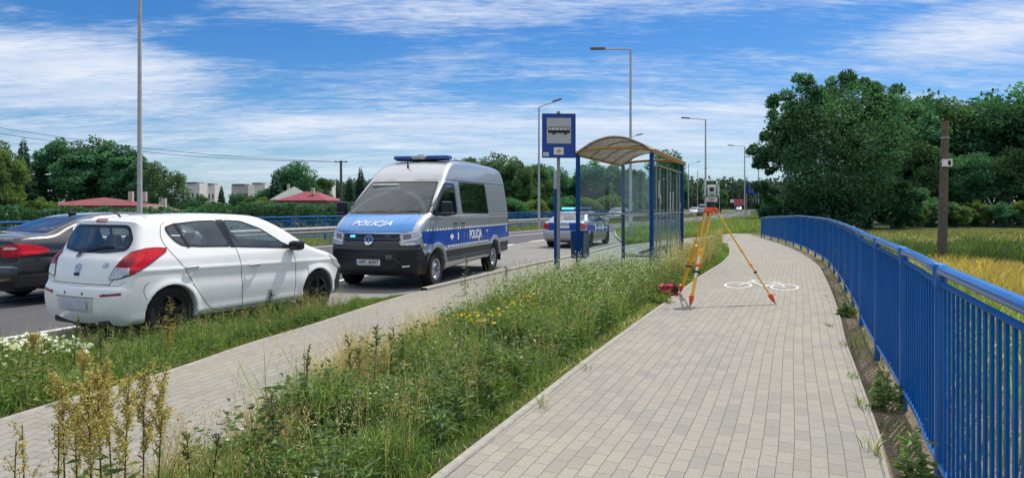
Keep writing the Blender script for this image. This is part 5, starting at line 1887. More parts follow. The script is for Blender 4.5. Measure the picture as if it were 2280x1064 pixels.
pA = at(311, 21.2)
lamp('grey lamp post rising out of view beyond the black car and white hatchback', pA, 1.45, 8.56, ang=R(-25), r0=.078)
pB = at(1200, 47.7)
lamp('thin lamp post behind the guardrail whose arm reaches over the road toward the bus sign', pB, 1.0, 8.5, tilt=.30, ang=R(-12), r0=.085)
pC = at(1404, 30.4)
lamp('tall lamp post rising above the shelter roof with its arm to the road', pC, -1.15, 8.56, ang=R(-4), r0=.07)
for (px, d, lab, s_, tl) in ((1571, 55, 'lamp post rising directly above the surveying instrument', -1, .06), (1658, 79.5, 'lamp post between the tripod and the big tree with arm to the road', -1, .05),
                            (1689, 98, 'lamp post partly against the edge of the big tree', -1, .05)):
    lamp(lab, at(px, d), 1.3 * s_, 8.56, tilt=tl, ang=R(-4), r0=.085)
for (px, d, lab) in ((1533, 112, 'far thin lamp post across the road just clear of the shelter back'), (1553, 132, 'smaller far lamp post left of the instrument'), (1602, 168, 'faint distant lamp post right of the instrument'), (1389, 70, 'lamp post across the road seen through the shelter glass')):
    lamp(lab, at(px, d), 1.3, 8.5, tilt=.22, ang=R(-10), r0=.085)


# ---- guardrail across the road
def offset_curve(f, off, ys):
    ys = np.asarray(ys, float)
    P = np.stack([f(ys), ys], 1)
    t = np.gradient(P, axis=0)
    t /= np.linalg.norm(t, axis=1)[:, None]
    return P + np.stack([t[:, 1], -t[:, 0]], 1) * off


def build_guardrail(name, label, off, y0, y1, step=2.0):
    ys = np.arange(y0, y1, .5)
    P = offset_curve(road_l, off, ys)
    t = thing(name, label, 'guardrail', (P[0][0], P[0][1], 0))
    o = np.array([P[0][0], P[0][1], 0])
    prof = [(.0, .42), (.0, .46), (.055, .49), (.055, .53), (.0, .565), (.0, .60), (.055, .635), (.055, .675), (0, .70), (0, .74)]
    vs, fs = [], []
    T = np.gradient(P, axis=0)
    T /= np.linalg.norm(T, axis=1)[:, None]
    for i in range(len(P)):
        n = np.array([T[i, 1], -T[i, 0]])
        for (a, z) in prof:
            q = P[i] + n * a
            vs.append((q[0] - o[0], q[1] - o[1], z))
    m = len(prof)
    for i in range(len(P) - 1):
        for k in range(m - 1):
            a = i * m + k
            fs.append((a, a + m, a + m + 1, a + 1))
    raw_mesh('rail', vs, fs, M('guardrail_zinc', (.40, .385, .36), .55, .25, var=.12, scale=4), t, True)
    k = 0
    for i in range(0, len(P), int(step / .5)):
        a = math.atan2(T[i, 1], T[i, 0])
        MB().box((P[i][0] - o[0] - T[i, 1] * .08, P[i][1] - o[1] + T[i, 0] * .08, .30), (.05, .10, .84), rz(a)).build('post', GALV, t)


build_guardrail('guardrail', 'pale steel guardrail with two ribs along the far side of the road', -1.0, 0, 110, 3.0)


def build_far_rail():
    ys = np.arange(6, 92, 1.0)
    P = offset_curve(road_l, -3.4, ys)
    o = np.array([*P[0], 0])
    t = thing('railing', 'dark blue railing in the distance beyond the guardrail', 'railing', o)
    T = np.gradient(P, axis=0)
    for z, r in ((1.12, .035), (.95, .022), (.18, .022)):
        MB().tube([(p[0] - o[0], p[1] - o[1], z) for p in P], r, 6).build('handrail' if z > 1 else 'rail', BLUE, t, True)
    b = MB()
    for i in range(len(P) - 1):
        a = math.atan2(T[i, 1], T[i, 0])
        for k in range(8):
            q = P[i] + (P[i + 1] - P[i]) * k / 8
            b.box((q[0] - o[0], q[1] - o[1], .56), (.03, .012, .78), rz(a))
    b.build('bar_panel', BLUE, t)
    for i in range(0, len(P), 2):
        a = math.atan2(T[i, 1], T[i, 0])
        MB().box((P[i][0] - o[0], P[i][1] - o[1], .54), (.07, .07, 1.16), rz(a)).build('post', BLUE, t)


build_far_rail()


# ---- wooden poles and wires
def wood_pole(label, p, h, cross=False, box=False, lean=0.0, r=.14, group=None):
    t = thing('utility_pole', label, 'utility pole', p, 0, group)
    WD = M('weathered_wood', (.11, .09, .07), .9, var=.3, scale=5, bump=.4, bscale=14)
    MB().tube([(0, 0, -.3), (h * lean * .5, 0, h * .5), (h * lean, 0, h)], [r, r * .9, r * .78], 12).build('pole', WD, t, True)
    if cross:
        MB().box((h * lean, 0, h - .12), (1.3, .1, .1)).build('cross_arm', WD, t)
        for x in (-.55, 0, .55):
            MB().lathe([(.0, .12), (.03, .11), (.04, .06), (.03, .0)], 8, c=(h * lean + x, 0, h - .07)).build('insulator', M('ceramic', (.4, .4, .38), .3), t, True)
    if box:
        m_ = MB().box((h * lean * .72 + .02, -.18, h * .70), (.42, .16, .34), ch=.015).build('junction_box', WHITEPL, t)
        MB().box((h * lean * .72 + .08, -.262, h * .70), (.14, .008, .22)).build('box_opening', M('sign_black', (.008, .008, .01), .5), m_)
        for z in (.71, .88):
            MB().lathe([(r * .95, h * z - .03), (r * .97, h * z), (r * .95, h * z + .03)], 12, c=(h * lean * z, 0, 0)).build('band', GALV, t)
    return t


pw = gp(2097, 582, -1.0)
wood_pole('weathered wooden pole with a small white box standing in the field before the trees', (pw.x, pw.y, -1.0), (582 - 270) * pw.y / F, False, True, .025, .215)
pf = at(760, 70)
wood_pole('wooden pole with a short crossarm behind the blue van bonnet', (pf.x, pf.y, -.3), zat(358, 70) + .3, True, False, -.006, .15)
POLE_TOP = Vector((pf.x, pf.y, zat(360, 70)))


def wire(a, b, sag, r=.02, name='overhead_wire', label='thin overhead power cable running to the wooden pole beyond the cars'):
    pts = []
    for k in range(25):
        q = k / 24
        p = a.lerp(b, q)
        p.z -= sag * 4 * q * (1 - q)
        pts.append(p)
    o = MB().tube(pts, r, 5).build(name, M('cable_black', (.02, .02, .022), .7), None, True)
    return tag(o, label, 'cable')


wire(POLE_TOP + Vector((-.5, 0, 0)), Vector((at(-30, 62).x, 62, zat(280, 62))), .6, label='upper overhead cable sloping across the trees to the wooden pole')
wire(POLE_TOP + Vector((.5, 0, 0)), Vector((at(-30, 60).x, 60, zat(293, 60))), .7, label='lower overhead cable sloping across the trees to the wooden pole')


# ---- distant signs, kerb bits and traffic
def far_sign():
    d = 105
    p = at(1676, d)
    t = thing('direction_sign', 'distant blue direction sign on posts before the pine forest', 'road sign', (p.x, p.y, 0))
    for x in (-.9, .5):
        MB().tube([(x, .05, 0), (x, .05, 3.6)], .06, 8).build('pole', GALV, t, True)
    MB().box((-.2, 0, zat(422, d)), (1.5, .05, 1.5), ch=.01).build('board', BLUE_SIGN, t)
    for z in (-.35, 0, .35):
        MB().box((-.2 + .1 * z, -.04, zat(422, d) + z), (1.0, .01, .10)).build('print_line', M('sign_pale_blue', (.25, .35, .55), .5), t)


far_sign()


def billboard():
    d = 190
    p = at(1643, d)
    t = thing('billboard', 'small red and white hoarding at the roadside far ahead', 'billboard', (p.x, p.y, 0))
    z = zat(450, d)
    MB().box((.2, 0, z), (2.6, .2, 1.7)).build('board', M('hoarding_red', (.50, .10, .12), .6), t)
    MB().box((-1.6, 0, z + .3), (1.0, .2, .9)).build('white_panel', WHITEPL, t)
    for x in (-.8, 1.0):
        MB().box((x, .05, z / 2 - .3), (.12, .1, z)).build('post', GALV, t)


billboard()
for (px, d, w_, lab) in ((1682, 118, 1.6, 'low pale concrete barrier beside the far road edge'), (1701, 116, 1.5, 'low pale concrete barrier nearest the big tree')):
    p = at(px, d)
    b = MB().box((0, 0, .55), (w_, .25, 1.1), ch=.04)
    o = b.build('concrete_barrier', CONC)
    o.location = (p.x, p.y, -.1)
    tag(o, lab, 'barrier')

far_body = shape_hatch(.04)
fc = hatch('hatchback', 'silver car on the far carriageway seen through the shelter end glass', far_body, SILVER, WINDARK, False)
p = at(1388, 77)
fc.location = (p.x, p.y + 1.5, 0)
fc.rotation_euler = (0, 0, math.atan2(-.91, -.42))


def far_copy(src, label, px, d, u, sc, group=None):
    c = copy_tree(src)
    p = at(px, d)
    c.location = (p.x, p.y, 0)
    c.rotation_euler = (0, 0, math.atan2(u[1], u[0]))
    c.scale = sc
    c['label'] = label
    return c


far_copy(fc, 'distant white off-roader partly hidden behind the tripod head', 1566, 120, (.45, .89), (1.05, 1.15, 1.32))
far_copy(fc, 'distant pale car beside the white off-roader behind the tripod', 1549, 128, (-.40, -.91), (1, 1, 1))
far_copy(fc, 'tiny car far down the road under the red hoarding', 1645, 230, (-.3, -.95), (1, 1.05, 1.1))
# ================================================================== HOUSES BEYOND THE ROAD
ROOFRED = M('red_roof_tiles', (.155, .028, .030), .7, var=.2, scale=2, bump=.3, bscale=12)
ROOFGREY = M('grey_roof', (.20, .21, .21), .8, var=.12, scale=2)
PLASTER = M('white_plaster', (.62, .61, .58), .85, var=.08, scale=1.2)
GREYPL = M('grey_plaster', (.40, .38, .37), .85, var=.1, scale=1.2)
WINPANE = M('house_pane', (.03, .035, .04), .12, var=.2)


def house(label, px, d, w, dp, z0, eaves, ridge, rot, roofm, wallm, hip=1.0, chimneys=((.25, .1),)):
    p = at(px, d)
    t = thing('house', label, 'house', (p.x, p.y, z0), rot)
    MB().box((0, 0, eaves / 2), (w, dp, eaves)).build('wall', wallm, t)
    o = .5
    W2, D2 = w / 2 + o, dp / 2 + o
    hx = max(W2 - D2 * hip, W2 * .02)
    vs = [(-W2, -D2, eaves), (W2, -D2, eaves), (W2, D2, eaves), (-W2, D2, eaves), (-hx, 0, ridge), (hx, 0, ridge)]
    vs += [(x, y, eaves - .18) for x, y, z in vs[:4]]
    fs = [(0, 1, 5, 4), (2, 3, 4, 5), (1, 2, 5), (3, 0, 4), (0, 6, 7, 1), (1, 7, 8, 2), (2, 8, 9, 3), (3, 9, 6, 0), (9, 8, 7, 6)]
    rf = raw_mesh('roof', vs, fs, roofm, t)
    for cx, cy in chimneys:
        zc = ridge - abs(cy) * (ridge - eaves) / D2
        MB().box((cx * w, cy * dp, zc + .1), (.36, .36, .9)).build('chimney', M('chimney_pale', (.5, .45, .4), .8), rf)
    k = max(2, int(w / 3))
    for i in range(k):
        x = -w / 2 + (i + .5) * w / k
        f = MB().box((x, -dp / 2 - .02, eaves * .55), (1.1, .06, 1.1)).build('window', PLASTER, t)
        MB().box((x, -dp / 2 - .055, eaves * .55), (.9, .02, .9)).build('pane', WINPANE, f)
    return t


house('low white house with a wide red hipped roof before the dark trees', 232, 62, 6.9, 6, -.3, 2.0, 2.72, R(8), ROOFRED, PLASTER, 1.3, ((.36, -.1), (.46, .1)))
house('brownish roofed annexe to the right of the low red-roofed house', 345, 60, 3.0, 4, -.3, 1.35, 2.1, R(8), M('brown_roof', (.17, .11, .09), .8), M('brown_wall', (.2, .15, .12), .8), .6, ((.2, .1),))
house('house with a bright red tent-like roof before the wooden pole', 692, 92, 5.8, 5.5, -.3, 2.7, 3.9, R(-6), M('crimson_roof', (.19, .016, .038), .7, var=.2, scale=2), GREYPL, .8, ((.15, -.25),))
house('grey roofed house directly behind the bright red tent-like roof', 655, 104, 5.0, 6, -.3, 2.9, 4.9, R(10), ROOFGREY, GREYPL, 1.0, ((-.2, .2),))


def block(label, px0, px1, ytop, ybase, d, wallm, seed):
    rng = random.Random(seed)
    w = (px1 - px0) * d / F * .86
    p = at((px0 + px1) / 2, d)
    h = zat(ytop, d) + .3
    t = thing('apartment_block', label, 'apartment block', (p.x, p.y, -.3), R(rng.uniform(-3, 3)))
    MB().box((0, 2, h / 2), (w, 4, h)).build('wall', wallm, t)
    MB().box((-w * .08, 1.7, h + .12), (w * .7, 4, .25)).build('roof', M('roof_edge_dark', (.08, .085, .09), .7), t)
    n = max(3, int(w / 2.0))
    nf = max(2, int(h / 2.9))
    for fl in range(nf):
        for i in range(n):
            x = -w / 2 + (i + .5) * w / n
            z = 1.5 + fl * 2.9
            if z > h - .8:
                continue
            dark = rng.random() < .3
            f = MB().box((x, -.03, z), (w / n * (.85 if dark else .5), .08, 1.9 if dark else 1.5)).build('window', M('balcony_grey', (.16, .155, .15), .7) if dark else PLASTER, t)
            MB().box((x, -.085, z), (w / n * .38, .03, 1.3)).build('pane', WINPANE, f)
    return t


block('white apartment block with a flat dark roof just right of the birch', 412, 447, 408, 440, 165, PLASTER, 1)
block('white apartment block with pale balconies, second right of the birch', 452, 480, 411, 440, 172, PLASTER, 2)
block('long grey-pink apartment block left of the round dark tree', 512, 556, 412, 440, 178, GREYPL, 3)
block('apartment block partly hidden by the pointed conifer', 558, 592, 409, 440, 185, PLASTER, 4)
block('white flat-roofed block beyond the bright red roof', 704, 742, 402, 440, 190, PLASTER, 5)


# ================================================================== VEGETATION
def nrng(s):
    return np.random.default_rng(s)


def vnoise(x, y, s, seed=0):
    """smooth value noise in 0..1"""
    r = nrng(seed).random((64, 64))
    u, v = np.asarray(x) / s, np.asarray(y) / s
    i, j = np.floor(u).astype(int), np.floor(v).astype(int)
    a, b = u - i, v - j
    a, b = a * a * (3 - 2 * a), b * b * (3 - 2 * b)
    g = lambda p, q: r[p % 64, q % 64]
    return g(i, j) * (1 - a) * (1 - b) + g(i + 1, j) * a * (1 - b) + g(i, j + 1) * (1 - a) * b + g(i + 1, j + 1) * a * b


class Fol:
    def __init__(s, seed=0):
        s.V, s.Q, s.C, s.n = [], [], [], 0
        s.r = nrng(seed)

    def _add(s, V, Q, C):
        s.V.append(V.reshape(-1, 3))
        s.Q.append(Q.reshape(-1, 4) + s.n)
        s.C.append(C.reshape(-1, 3))
        s.n += V.size // 3

    def blades(s, base, h, w, col, tip=None, lean=.5, curl=1.0, az=None):
        n = len(base)
        r = s.r
        az = r.random(n) * 2 * PI if az is None else az
        L = h * lean * (0.25 + r.random(n))
        d = np.stack([np.cos(az), np.sin(az), np.zeros(n)], 1)
        f = r.random(n) * 2 * PI
        sd = np.stack([np.cos(f), np.sin(f), np.zeros(n)], 1)
        tip = col if tip is None else tip
        V = np.empty((n, 8, 3))
        C = np.empty((n, 8, 3))
        for k, (t, ww) in enumerate(((0, .8), (.38, 1.0), (.74, .62), (1, .06))):
            c = base + d * (L * t ** (1 + curl))[:, None]
            c[:, 2] += h * (t - .25 * lean * t ** 3)
            V[:, 2 * k] = c - sd * (w * ww * .5)[:, None]
            V[:, 2 * k + 1] = c + sd * (w * ww * .5)[:, None]
            C[:, 2 * k] = C[:, 2 * k + 1] = col * (1 - t) + tip * t
        q = np.array([[0, 1, 3, 2], [2, 3, 5, 4], [4, 5, 7, 6]])
        Q = q[None] + (np.arange(n) * 8)[:, None, None]
        s._add(V, Q, C)

    def leaves(s, pos, ax, L, w, col, fold=.15):
        n = len(pos)
        ax = ax / np.maximum(np.linalg.norm(ax, axis=1), 1e-6)[:, None]
        q = s.r.normal(size=(n, 3))
        sd = np.cross(ax, q)
        sd /= np.maximum(np.linalg.norm(sd, axis=1), 1e-6)[:, None]
        nr = np.cross(ax, sd)
        m = pos + ax * (L * .45)[:, None] + nr * (L * fold)[:, None]
        V = np.stack([pos, m - sd * (w * .5)[:, None], pos + ax * L[:, None], m + sd * (w * .5)[:, None]], 1)
        Q = np.arange(n * 4).reshape(n, 4)
        s._add(V, Q, np.repeat(col[:, None], 4, 1))

    def stem(s, pts, r0, r1, col, n=5):
        """a thin tube"""
        pts = np.asarray(pts, float)
        m = len(pts)
        V = np.empty((m, n, 3))
        for i in range(m):
            t = pts[min(i + 1, m - 1)] - pts[max(i - 1, 0)]
            t /= max(np.linalg.norm(t), 1e-9)
            a = np.cross(t, [.3, .9, .1])
            a /= max(np.linalg.norm(a), 1e-9)
            b = np.cross(t, a)
            rr = r0 + (r1 - r0) * i / (m - 1)
            for k in range(n):
                q = 2 * PI * k / n
                V[i, k] = pts[i] + (a * math.cos(q) + b * math.sin(q)) * rr
        Q = []
        for i in range(m - 1):
            for k in range(n):
                k2 = (k + 1) % n
                Q.append((i * n + k, i * n + k2, (i + 1) * n + k2, (i + 1) * n + k))
        s._add(V, np.array(Q), np.tile(np.asarray(col, float), (m * n, 1)))

    def build(s, name, mat, parent=None):
        return raw_mesh(name, np.concatenate(s.V), np.concatenate(s.Q), mat, parent, col=np.concatenate(s.C))


LEAF = Mleaf('herb', (1, 1, 1), .42, .12, scale=1.5)
LEAFTREE = Mleaf('tree_leaves', (1, 1, 1), .34, .25, rough=.7, scale=.35)
BARK = M('bark', (.075, .06, .045), .95, var=.3, scale=6, bump=.5, bscale=18)
PETAL = Mleaf('petals', (1, 1, 1), .3, .03)


def mixcol(r, n, cols, jit=.22):
    cols = np.asarray(cols, float)
    i = r.integers(0, len(cols), n)
    c = cols[i] * (1 + (r.random((n, 1)) - .5) * 2 * jit)
    return c * (1 + (r.random((n, 3)) - .5) * .12)


G_MID = [(.128, .21, .055), (.16, .24, .065), (.105, .18, .055), (.18, .25, .075)]
G_LIGHT = [(.21, .29, .085), (.25, .31, .10), (.18, .27, .075)]
G_BLUE = [(.10, .17, .075), (.13, .20, .09)]
STRAW = [(.50, .40, .22), (.42, .33, .17), (.56, .46, .28), (.46, .31, .17)]


def scatter(r, n, f0, f1, y0, y1, m0=0.0, m1=0.0, power=1.0):
    """random ground points between two curves; nearer points denser with power > 1"""
    y = y0 + (y1 - y0) * r.random(n) ** power
    a, b = f0(y) + m0, f1(y) - m1
    x = a + (b - a) * r.random(n)
    ok = b > a
    return np.stack([x[ok], y[ok], ground_z(x[ok], y[ok])], 1)


def grass(name, label, pts, h, w, cols, tips=None, lean=.55, seed=0, hn=.9, clump=.5, extra=None):
    F_ = Fol(seed)
    r = F_.r
    k = vnoise(pts[:, 0] + 50, pts[:, 1] + 50, clump, seed)
    k2 = vnoise(pts[:, 0] + 90, pts[:, 1] + 10, clump * 3.3, seed + 5)
    hh = h * (.45 + .9 * k ** 1.3) * (.55 + .9 * k2) * (.6 + .7 * r.random(len(pts)))
    if extra is not None:
        hh = hh * extra(pts)
    c = mixcol(r, len(pts), cols)
    c = c * (.75 + .5 * k2)[:, None]
    t = c * 1.15 if tips is None else mixcol(r, len(pts), tips)
    F_.blades(pts, hh, w * (.6 + .8 * r.random(len(pts))), c, t, lean)
    o = F_.build(name, LEAF)
    tag(o, label, 'grass', kind='stuff')
    return o


walk_r2 = lambda y: np.where(np.asarray(y) < 13.2, wr(y) + .05, np.where(np.asarray(y) < 22.6, wr(y) + .12, 5.9 + (np.asarray(y) - 22.6) * .50))
R0 = nrng(77)
# the strip between the sidewalk and the path
pB = scatter(R0, 52000, lambda y: wr(y) + .03, lambda y: pl(y) - .08, 1.6, 14.8, power=1.15)
pB = pB[vnoise(pB[:, 0] + 31, pB[:, 1] + 17, .42, 21) > .24]
edge = lambda p: np.clip((pl(p[:, 1]) - p[:, 0] - .05) / .45, .18, 1) * np.clip((p[:, 0] - wr(p[:, 1])) / .25 + .55, .55, 1)
grass('verge_grass', 'green grass and weeds growing between the two paved ways', pB, .30, .0075, G_MID + G_LIGHT + G_MID + G_BLUE + G_BLUE, seed=11, extra=edge, clump=.35)
# thin soil showing at the very edge of the path: sparse short grass there
pBs = scatter(R0, 2600, lambda y: pl(y) - .28, lambda y: pl(y) - .05, 1.6, 15)
grass('edge_grass', 'short sparse grass creeping over the path edging', pBs, .09, .006, G_MID + STRAW, seed=12, lean=1.0)
# dry grass with seed heads along the sidewalk side
pD = scatter(R0, 9000, lambda y: wr(y) - .03, lambda y: wr(y) + .50, 2.0, 8.2, power=1.2)
pD = pD[vnoise(pD[:, 0] + 5, pD[:, 1] + 3, .9, 3) > .36]
grass('dry_grass', 'straw-coloured dry grass along the sidewalk edge', pD, .44, .0042, STRAW, seed=13, lean=.45, clump=.3)
pD2 = scatter(R0, 600, lambda y: wr(y) + .1, lambda y: pl(y) - .3, 3.0, 13.5)
grass('dry_grass', 'thin dry stalks standing through the green verge', pD2, .46, .0038, STRAW, seed=14, lean=.35, clump=.4)


def panicles(name, label, pts, hs, cols, seed, nseed=16, spread=.035):
    """thin flowering grass stems with a loose seed head"""
    F_ = Fol(seed)
    r = F_.r
    n = len(pts)
    h = hs[0] + (hs[1] - hs[0]) * r.random(n)
    az = r.random(n) * 2 * PI
    lean = h * .22 * r.random(n)
    c = mixcol(r, n, cols)
    top = pts + np.stack([np.cos(az) * lean, np.sin(az) * lean, h], 1)
    F_.blades(pts, h, np.full(n, .0034), c * .8, c, .0)
    V = F_.V[-1].reshape(n, 8, 3)
    for k, t in enumerate((0, .38, .74, 1)):
        V[:, 2 * k:2 * k + 2, :2] += (np.stack([np.cos(az), np.sin(az)], 1) * (lean * t ** 2)[:, None])[:, None]
    rep = np.repeat(np.arange(n), nseed)
    m = len(rep)
    q = r.random(m)
    pos = top[rep] - (top - pts)[rep] * (.24 * q)[:, None] + r.normal(size=(m, 3)) * (spread * (.25 + .75 * q))[:, None] * np.array([1, 1, .6])
    F_.leaves(pos, r.normal(size=(m, 3)) * .5 + [0, 0, .8], .012 + .012 * r.random(m), .0045 + .003 * r.random(m), c[rep] * (.8 + .4 * r.random((m, 1))))
    return tag(F_.build(name, LEAF), label, 'grass', kind='stuff')


pP = scatter(R0, 1000, lambda y: wr(y) + .02, lambda y: pl(y) - .2, 2.2, 14.4)
panicles('seeding_grass', 'seeding grass stems standing above the verge', pP, (.28, .62), STRAW + [(.30, .30, .14), (.36, .27, .17)], 61)
pP2 = scatter(R0, 600, lambda y: bay_edge(y) + .05, lambda y: wl(y) - .1, 4, 10.8)
panicles('seeding_grass', 'seeding grass stems along the white hatchback', pP2, (.20, .40), STRAW[:2] + [(.26, .28, .12)], 62)
pP3 = scatter(R0, 1800, walk_r2, lambda y: pl(y) - .3, 14.6, 33)
panicles('seeding_grass', 'seeding grass stems behind the shelter', pP3, (.4, .85), STRAW + [(.34, .30, .14)], 63, 12, .05)
pT = scatter(R0, 4600, lambda y: wr(y) + .1, lambda y: pl(y) - .3, 4.6, 14.6)
pT = pT[vnoise(pT[:, 0] + 11, pT[:, 1] + 41, .8, 33) > .45]
grass('tall_grass', 'patches of taller coarse grass in the verge', pT, .50, .008, G_MID + G_LIGHT + G_BLUE, seed=64, lean=.4, clump=.3)
# between the parked cars and the sidewalk
pA_ = scatter(R0, 27000, lambda y: bay_edge(y) + .02, lambda y: wl(y) - .08, 3.4, 12.75)
edgeA = lambda p: np.clip((wl(p[:, 1]) - p[:, 0]) / .35, .22, 1) * np.interp(p[:, 1], [8.6, 10.2], [1, .62])
grass('kerb_grass', 'lush green grass between the white hatchback and the sidewalk', pA_, .185, .0085, G_MID + G_MID + G_LIGHT, seed=15, extra=edgeA, clump=.3)
pA2 = scatter(R0, 1300, lambda y: bay_edge(y) + .05, lambda y: wl(y) - .15, 4.2, 11.0)
grass('kerb_stalks', 'taller grass stalks rising against the white hatchback', pA2, .42, .005, G_MID + [(.20, .17, .07)], seed=16, lean=.3, extra=lambda p: np.interp(p[:, 1], [8.6, 10.2], [1, .55]))
pK = scatter(R0, 3000, lambda y: wl(y) - .16, lambda y: wl(y) + .0, 3.5, 13)
grass('edge_grass', 'dry creeping grass over the left edge of the sidewalk', pK, .07, .006, [(.22, .19, .07), (.14, .15, .05)], seed=17, lean=1.2)
# behind the shelter and on to the end of the path
pC_ = scatter(R0, 26000, walk_r2, lambda y: pl(y) - .06, 14.6, 38.4, power=1.35)
edgeC = lambda p: np.clip((pl(p[:, 1]) - p[:, 0]) / .6, .25, 1)
grass('verge_grass', 'green grass between the bus shelter and the path', pC_, .42, .014, G_MID + G_LIGHT, seed=18, extra=edgeC, clump=.6)
pC2 = scatter(R0, 2600, walk_r2, lambda y: pl(y) - .35, 14.6, 34, power=1.3)
grass('dry_grass', 'dry pale grass heads beside the shelter back', pC2, .62, .008, STRAW, seed=19, lean=.4)
# verge between the road and the sidewalk after the bus bay, and onwards
pE = scatter(R0, 15000, lambda y: kt(y) + .15, lambda y: np.minimum(4.58 + (y - 28.6) * .68, 20), 28.7, 43.4)
pE2 = scatter(R0, 24000, lambda y: road_r(y) + .3, lambda y: road_r(y) + np.where(y < 60, 14, 9), 43.2, 150, power=1.6)
pE2 = pE2[(pE2[:, 1] > 42.5) | (pE2[:, 0] < 9)]
grass('road_verge_grass', 'rough green grass along the road beyond the bus bay', np.concatenate((pE, pE2)), .40, .035, G_MID + G_LIGHT + [(.22, .20, .08)], seed=20, clump=1.2)
# soil strip and the slope on the railing side
fx = fence_x
pF = scatter(R0, 2500, lambda y: pr(y) + .07, lambda y: fx(y) + .1, 1.8, 36, power=1.5)
pF = pF[vnoise(pF[:, 0] + 5, pF[:, 1] + 3, .7, 8) > .52]
grass('strip_grass', 'sparse short grass in the bare soil under the railing', pF, .12, .008, G_MID + [(.2, .18, .07)], seed=21, lean=.9)
pF2 = scatter(R0, 16000, lambda y: fx(y) + .15, lambda y: fx(y) + 4.5, 1.5, 40, power=1.2)
grass('slope_grass', 'green grass on the bank beyond the railing', pF2, .42, .018, G_MID + G_LIGHT + STRAW[:1], seed=22, clump=.8)
pG = scatter(R0, 22000, lambda y: fx(y) + 4.2, lambda y: fx(y) + 24, 8, 30.5)
grass('cereal_field', 'yellowing cereal crop in the near field', pG, .55, .035, [(.40, .30, .09), (.36, .29, .10), (.30, .26, .09)], [(.46, .36, .14), (.40, .31, .10)], seed=23, lean=.5, clump=2)
pG2 = scatter(R0, 12000, lambda y: fx(y) + 3.5, lambda y: fx(y) + 30, 31, 43)
grass('field_grass', 'dark green grass strip across the field by the wooden pole', pG2, .85, .05, [(.06, .10, .03), (.08, .12, .035)], seed=24, clump=2)
pG3 = scatter(R0, 15000, lambda y: fx(y) + 3.5, lambda y: fx(y) + 48, 43, 76)
grass('field_grass', 'light green meadow before the line of trees', pG3, .40, .07, [(.19, .20, .08), (.16, .18, .065), (.24, .23, .10)], seed=25, clump=4)
# far side of the road
pH = scatter(R0, 16000, lambda y: road_l(y) - 9, lambda y: road_l(y) - .4, 4, 110)
grass('far_verge_grass', 'rough grass along the guardrail across the road', pH, .30, .03, G_MID + [(.26, .22, .09), (.20, .18, .07)], seed=26, clump=1.0)


# ---- low broad-leaved herbs that thicken the verge
def herb_mass(name, label, pts, hs, nleaf, Lf, cols, seed, flower=None, fl_size=.012, fl_n=5, kind='stuff', cat='weeds', parent=None, stemcol=(.10, .14, .04)):
    F_ = Fol(seed)
    r = F_.r
    n = len(pts)
    h = hs[0] + (hs[1] - hs[0]) * r.random(n)
    F_.blades(pts, h, np.full(n, .006), np.tile(stemcol, (n, 1)), None, .25)
    rep = np.repeat(np.arange(n), nleaf)
    m = len(rep)
    t = .08 + .88 * r.random(m)
    az = r.random(m) * 2 * PI
    pos = pts[rep].copy()
    pos[:, 2] += h[rep] * t
    ax = np.stack([np.cos(az), np.sin(az), .55 - .9 * r.random(m)], 1)
    L = Lf * (.5 + r.random(m)) * (1.15 - .7 * t)
    pos[:, :2] += ax[:, :2] * (L * .2)[:, None]
    F_.leaves(pos, ax, L, L * .38, mixcol(r, m, cols))
    o = F_.build(name, LEAF, parent)
    if parent is None:
        tag(o, label, cat, kind=kind)
    if flower is not None:
        P = Fol(seed + 1)
        rep = np.repeat(np.arange(n), fl_n)
        m = len(rep)
        pos = pts[rep].copy()
        pos[:, 2] += h[rep] * (.80 + .25 * P.r.random(m))
        pos[:, :2] += P.r.normal(size=(m, 2)) * .045
        for a in (0, PI / 2):
            ax = np.stack([np.full(m, math.cos(a)), np.full(m, math.sin(a)), .25 * P.r.normal(size=m)], 1)
            s_ = fl_size * (.6 + .8 * P.r.random(m))
            P.leaves(pos - ax * (s_ * .5)[:, None], ax, s_, s_ * .9, np.tile(flower, (m, 1)), .05)
        ob = P.build('blossoms', PETAL, o if parent is None else parent)
    return o


pW = scatter(R0, 1700, lambda y: wr(y) + .1, lambda y: pl(y) - .25, 1.8, 14.6)
herb_mass('verge_herbs', 'leafy low weeds filling the verge between the paved ways', pW, (.08, .32), 14, .055, G_BLUE + G_MID, 31)
pW2 = scatter(R0, 900, lambda y: np.maximum(wr(y) + .15, pl(y) - 2.2), lambda y: pl(y) - .3, 8.6, 14.7)
herb_mass('white_flowering_weeds', 'tall weeds with many tiny white flowers before the bus shelter', pW2, (.40, .78), 16, .07, G_MID + G_LIGHT, 33, flower=(.62, .66, .48), fl_size=.017, fl_n=5)
pWb = scatter(R0, 1500, lambda y: wr(y) + .2, lambda y: pl(y) - .3, 3.6, 14.4)
pWb = pWb[vnoise(pWb[:, 0] + 71, pWb[:, 1] + 9, .7, 44) > .46]
herb_mass('bushy_weeds', 'bushy broad-leaved green weeds standing in clumps in the verge', pWb, (.24, .52), 26, .085, G_BLUE + G_BLUE + G_MID, 45)
pW3 = scatter(R0, 1300, lambda y: bay_edge(y) + .05, lambda y: wl(y) - .12, 4.0, 10.2)
herb_mass('kerb_herbs', 'leafy weeds along the wheels of the white hatchback', pW3, (.12, .30), 12, .06, G_MID + G_BLUE, 35)
pW4 = scatter(R0, 700, walk_r2, lambda y: pl(y) - .4, 14.8, 32)
herb_mass('verge_herbs', 'bushy weeds along the back of the bus shelter', pW4, (.25, .75), 16, .12, G_MID + G_LIGHT + [(.20, .17, .07)], 37)
pW5 = scatter(R0, 130, lambda y: wr(y) + .15, lambda y: pl(y) - .2, 2.0, 14)
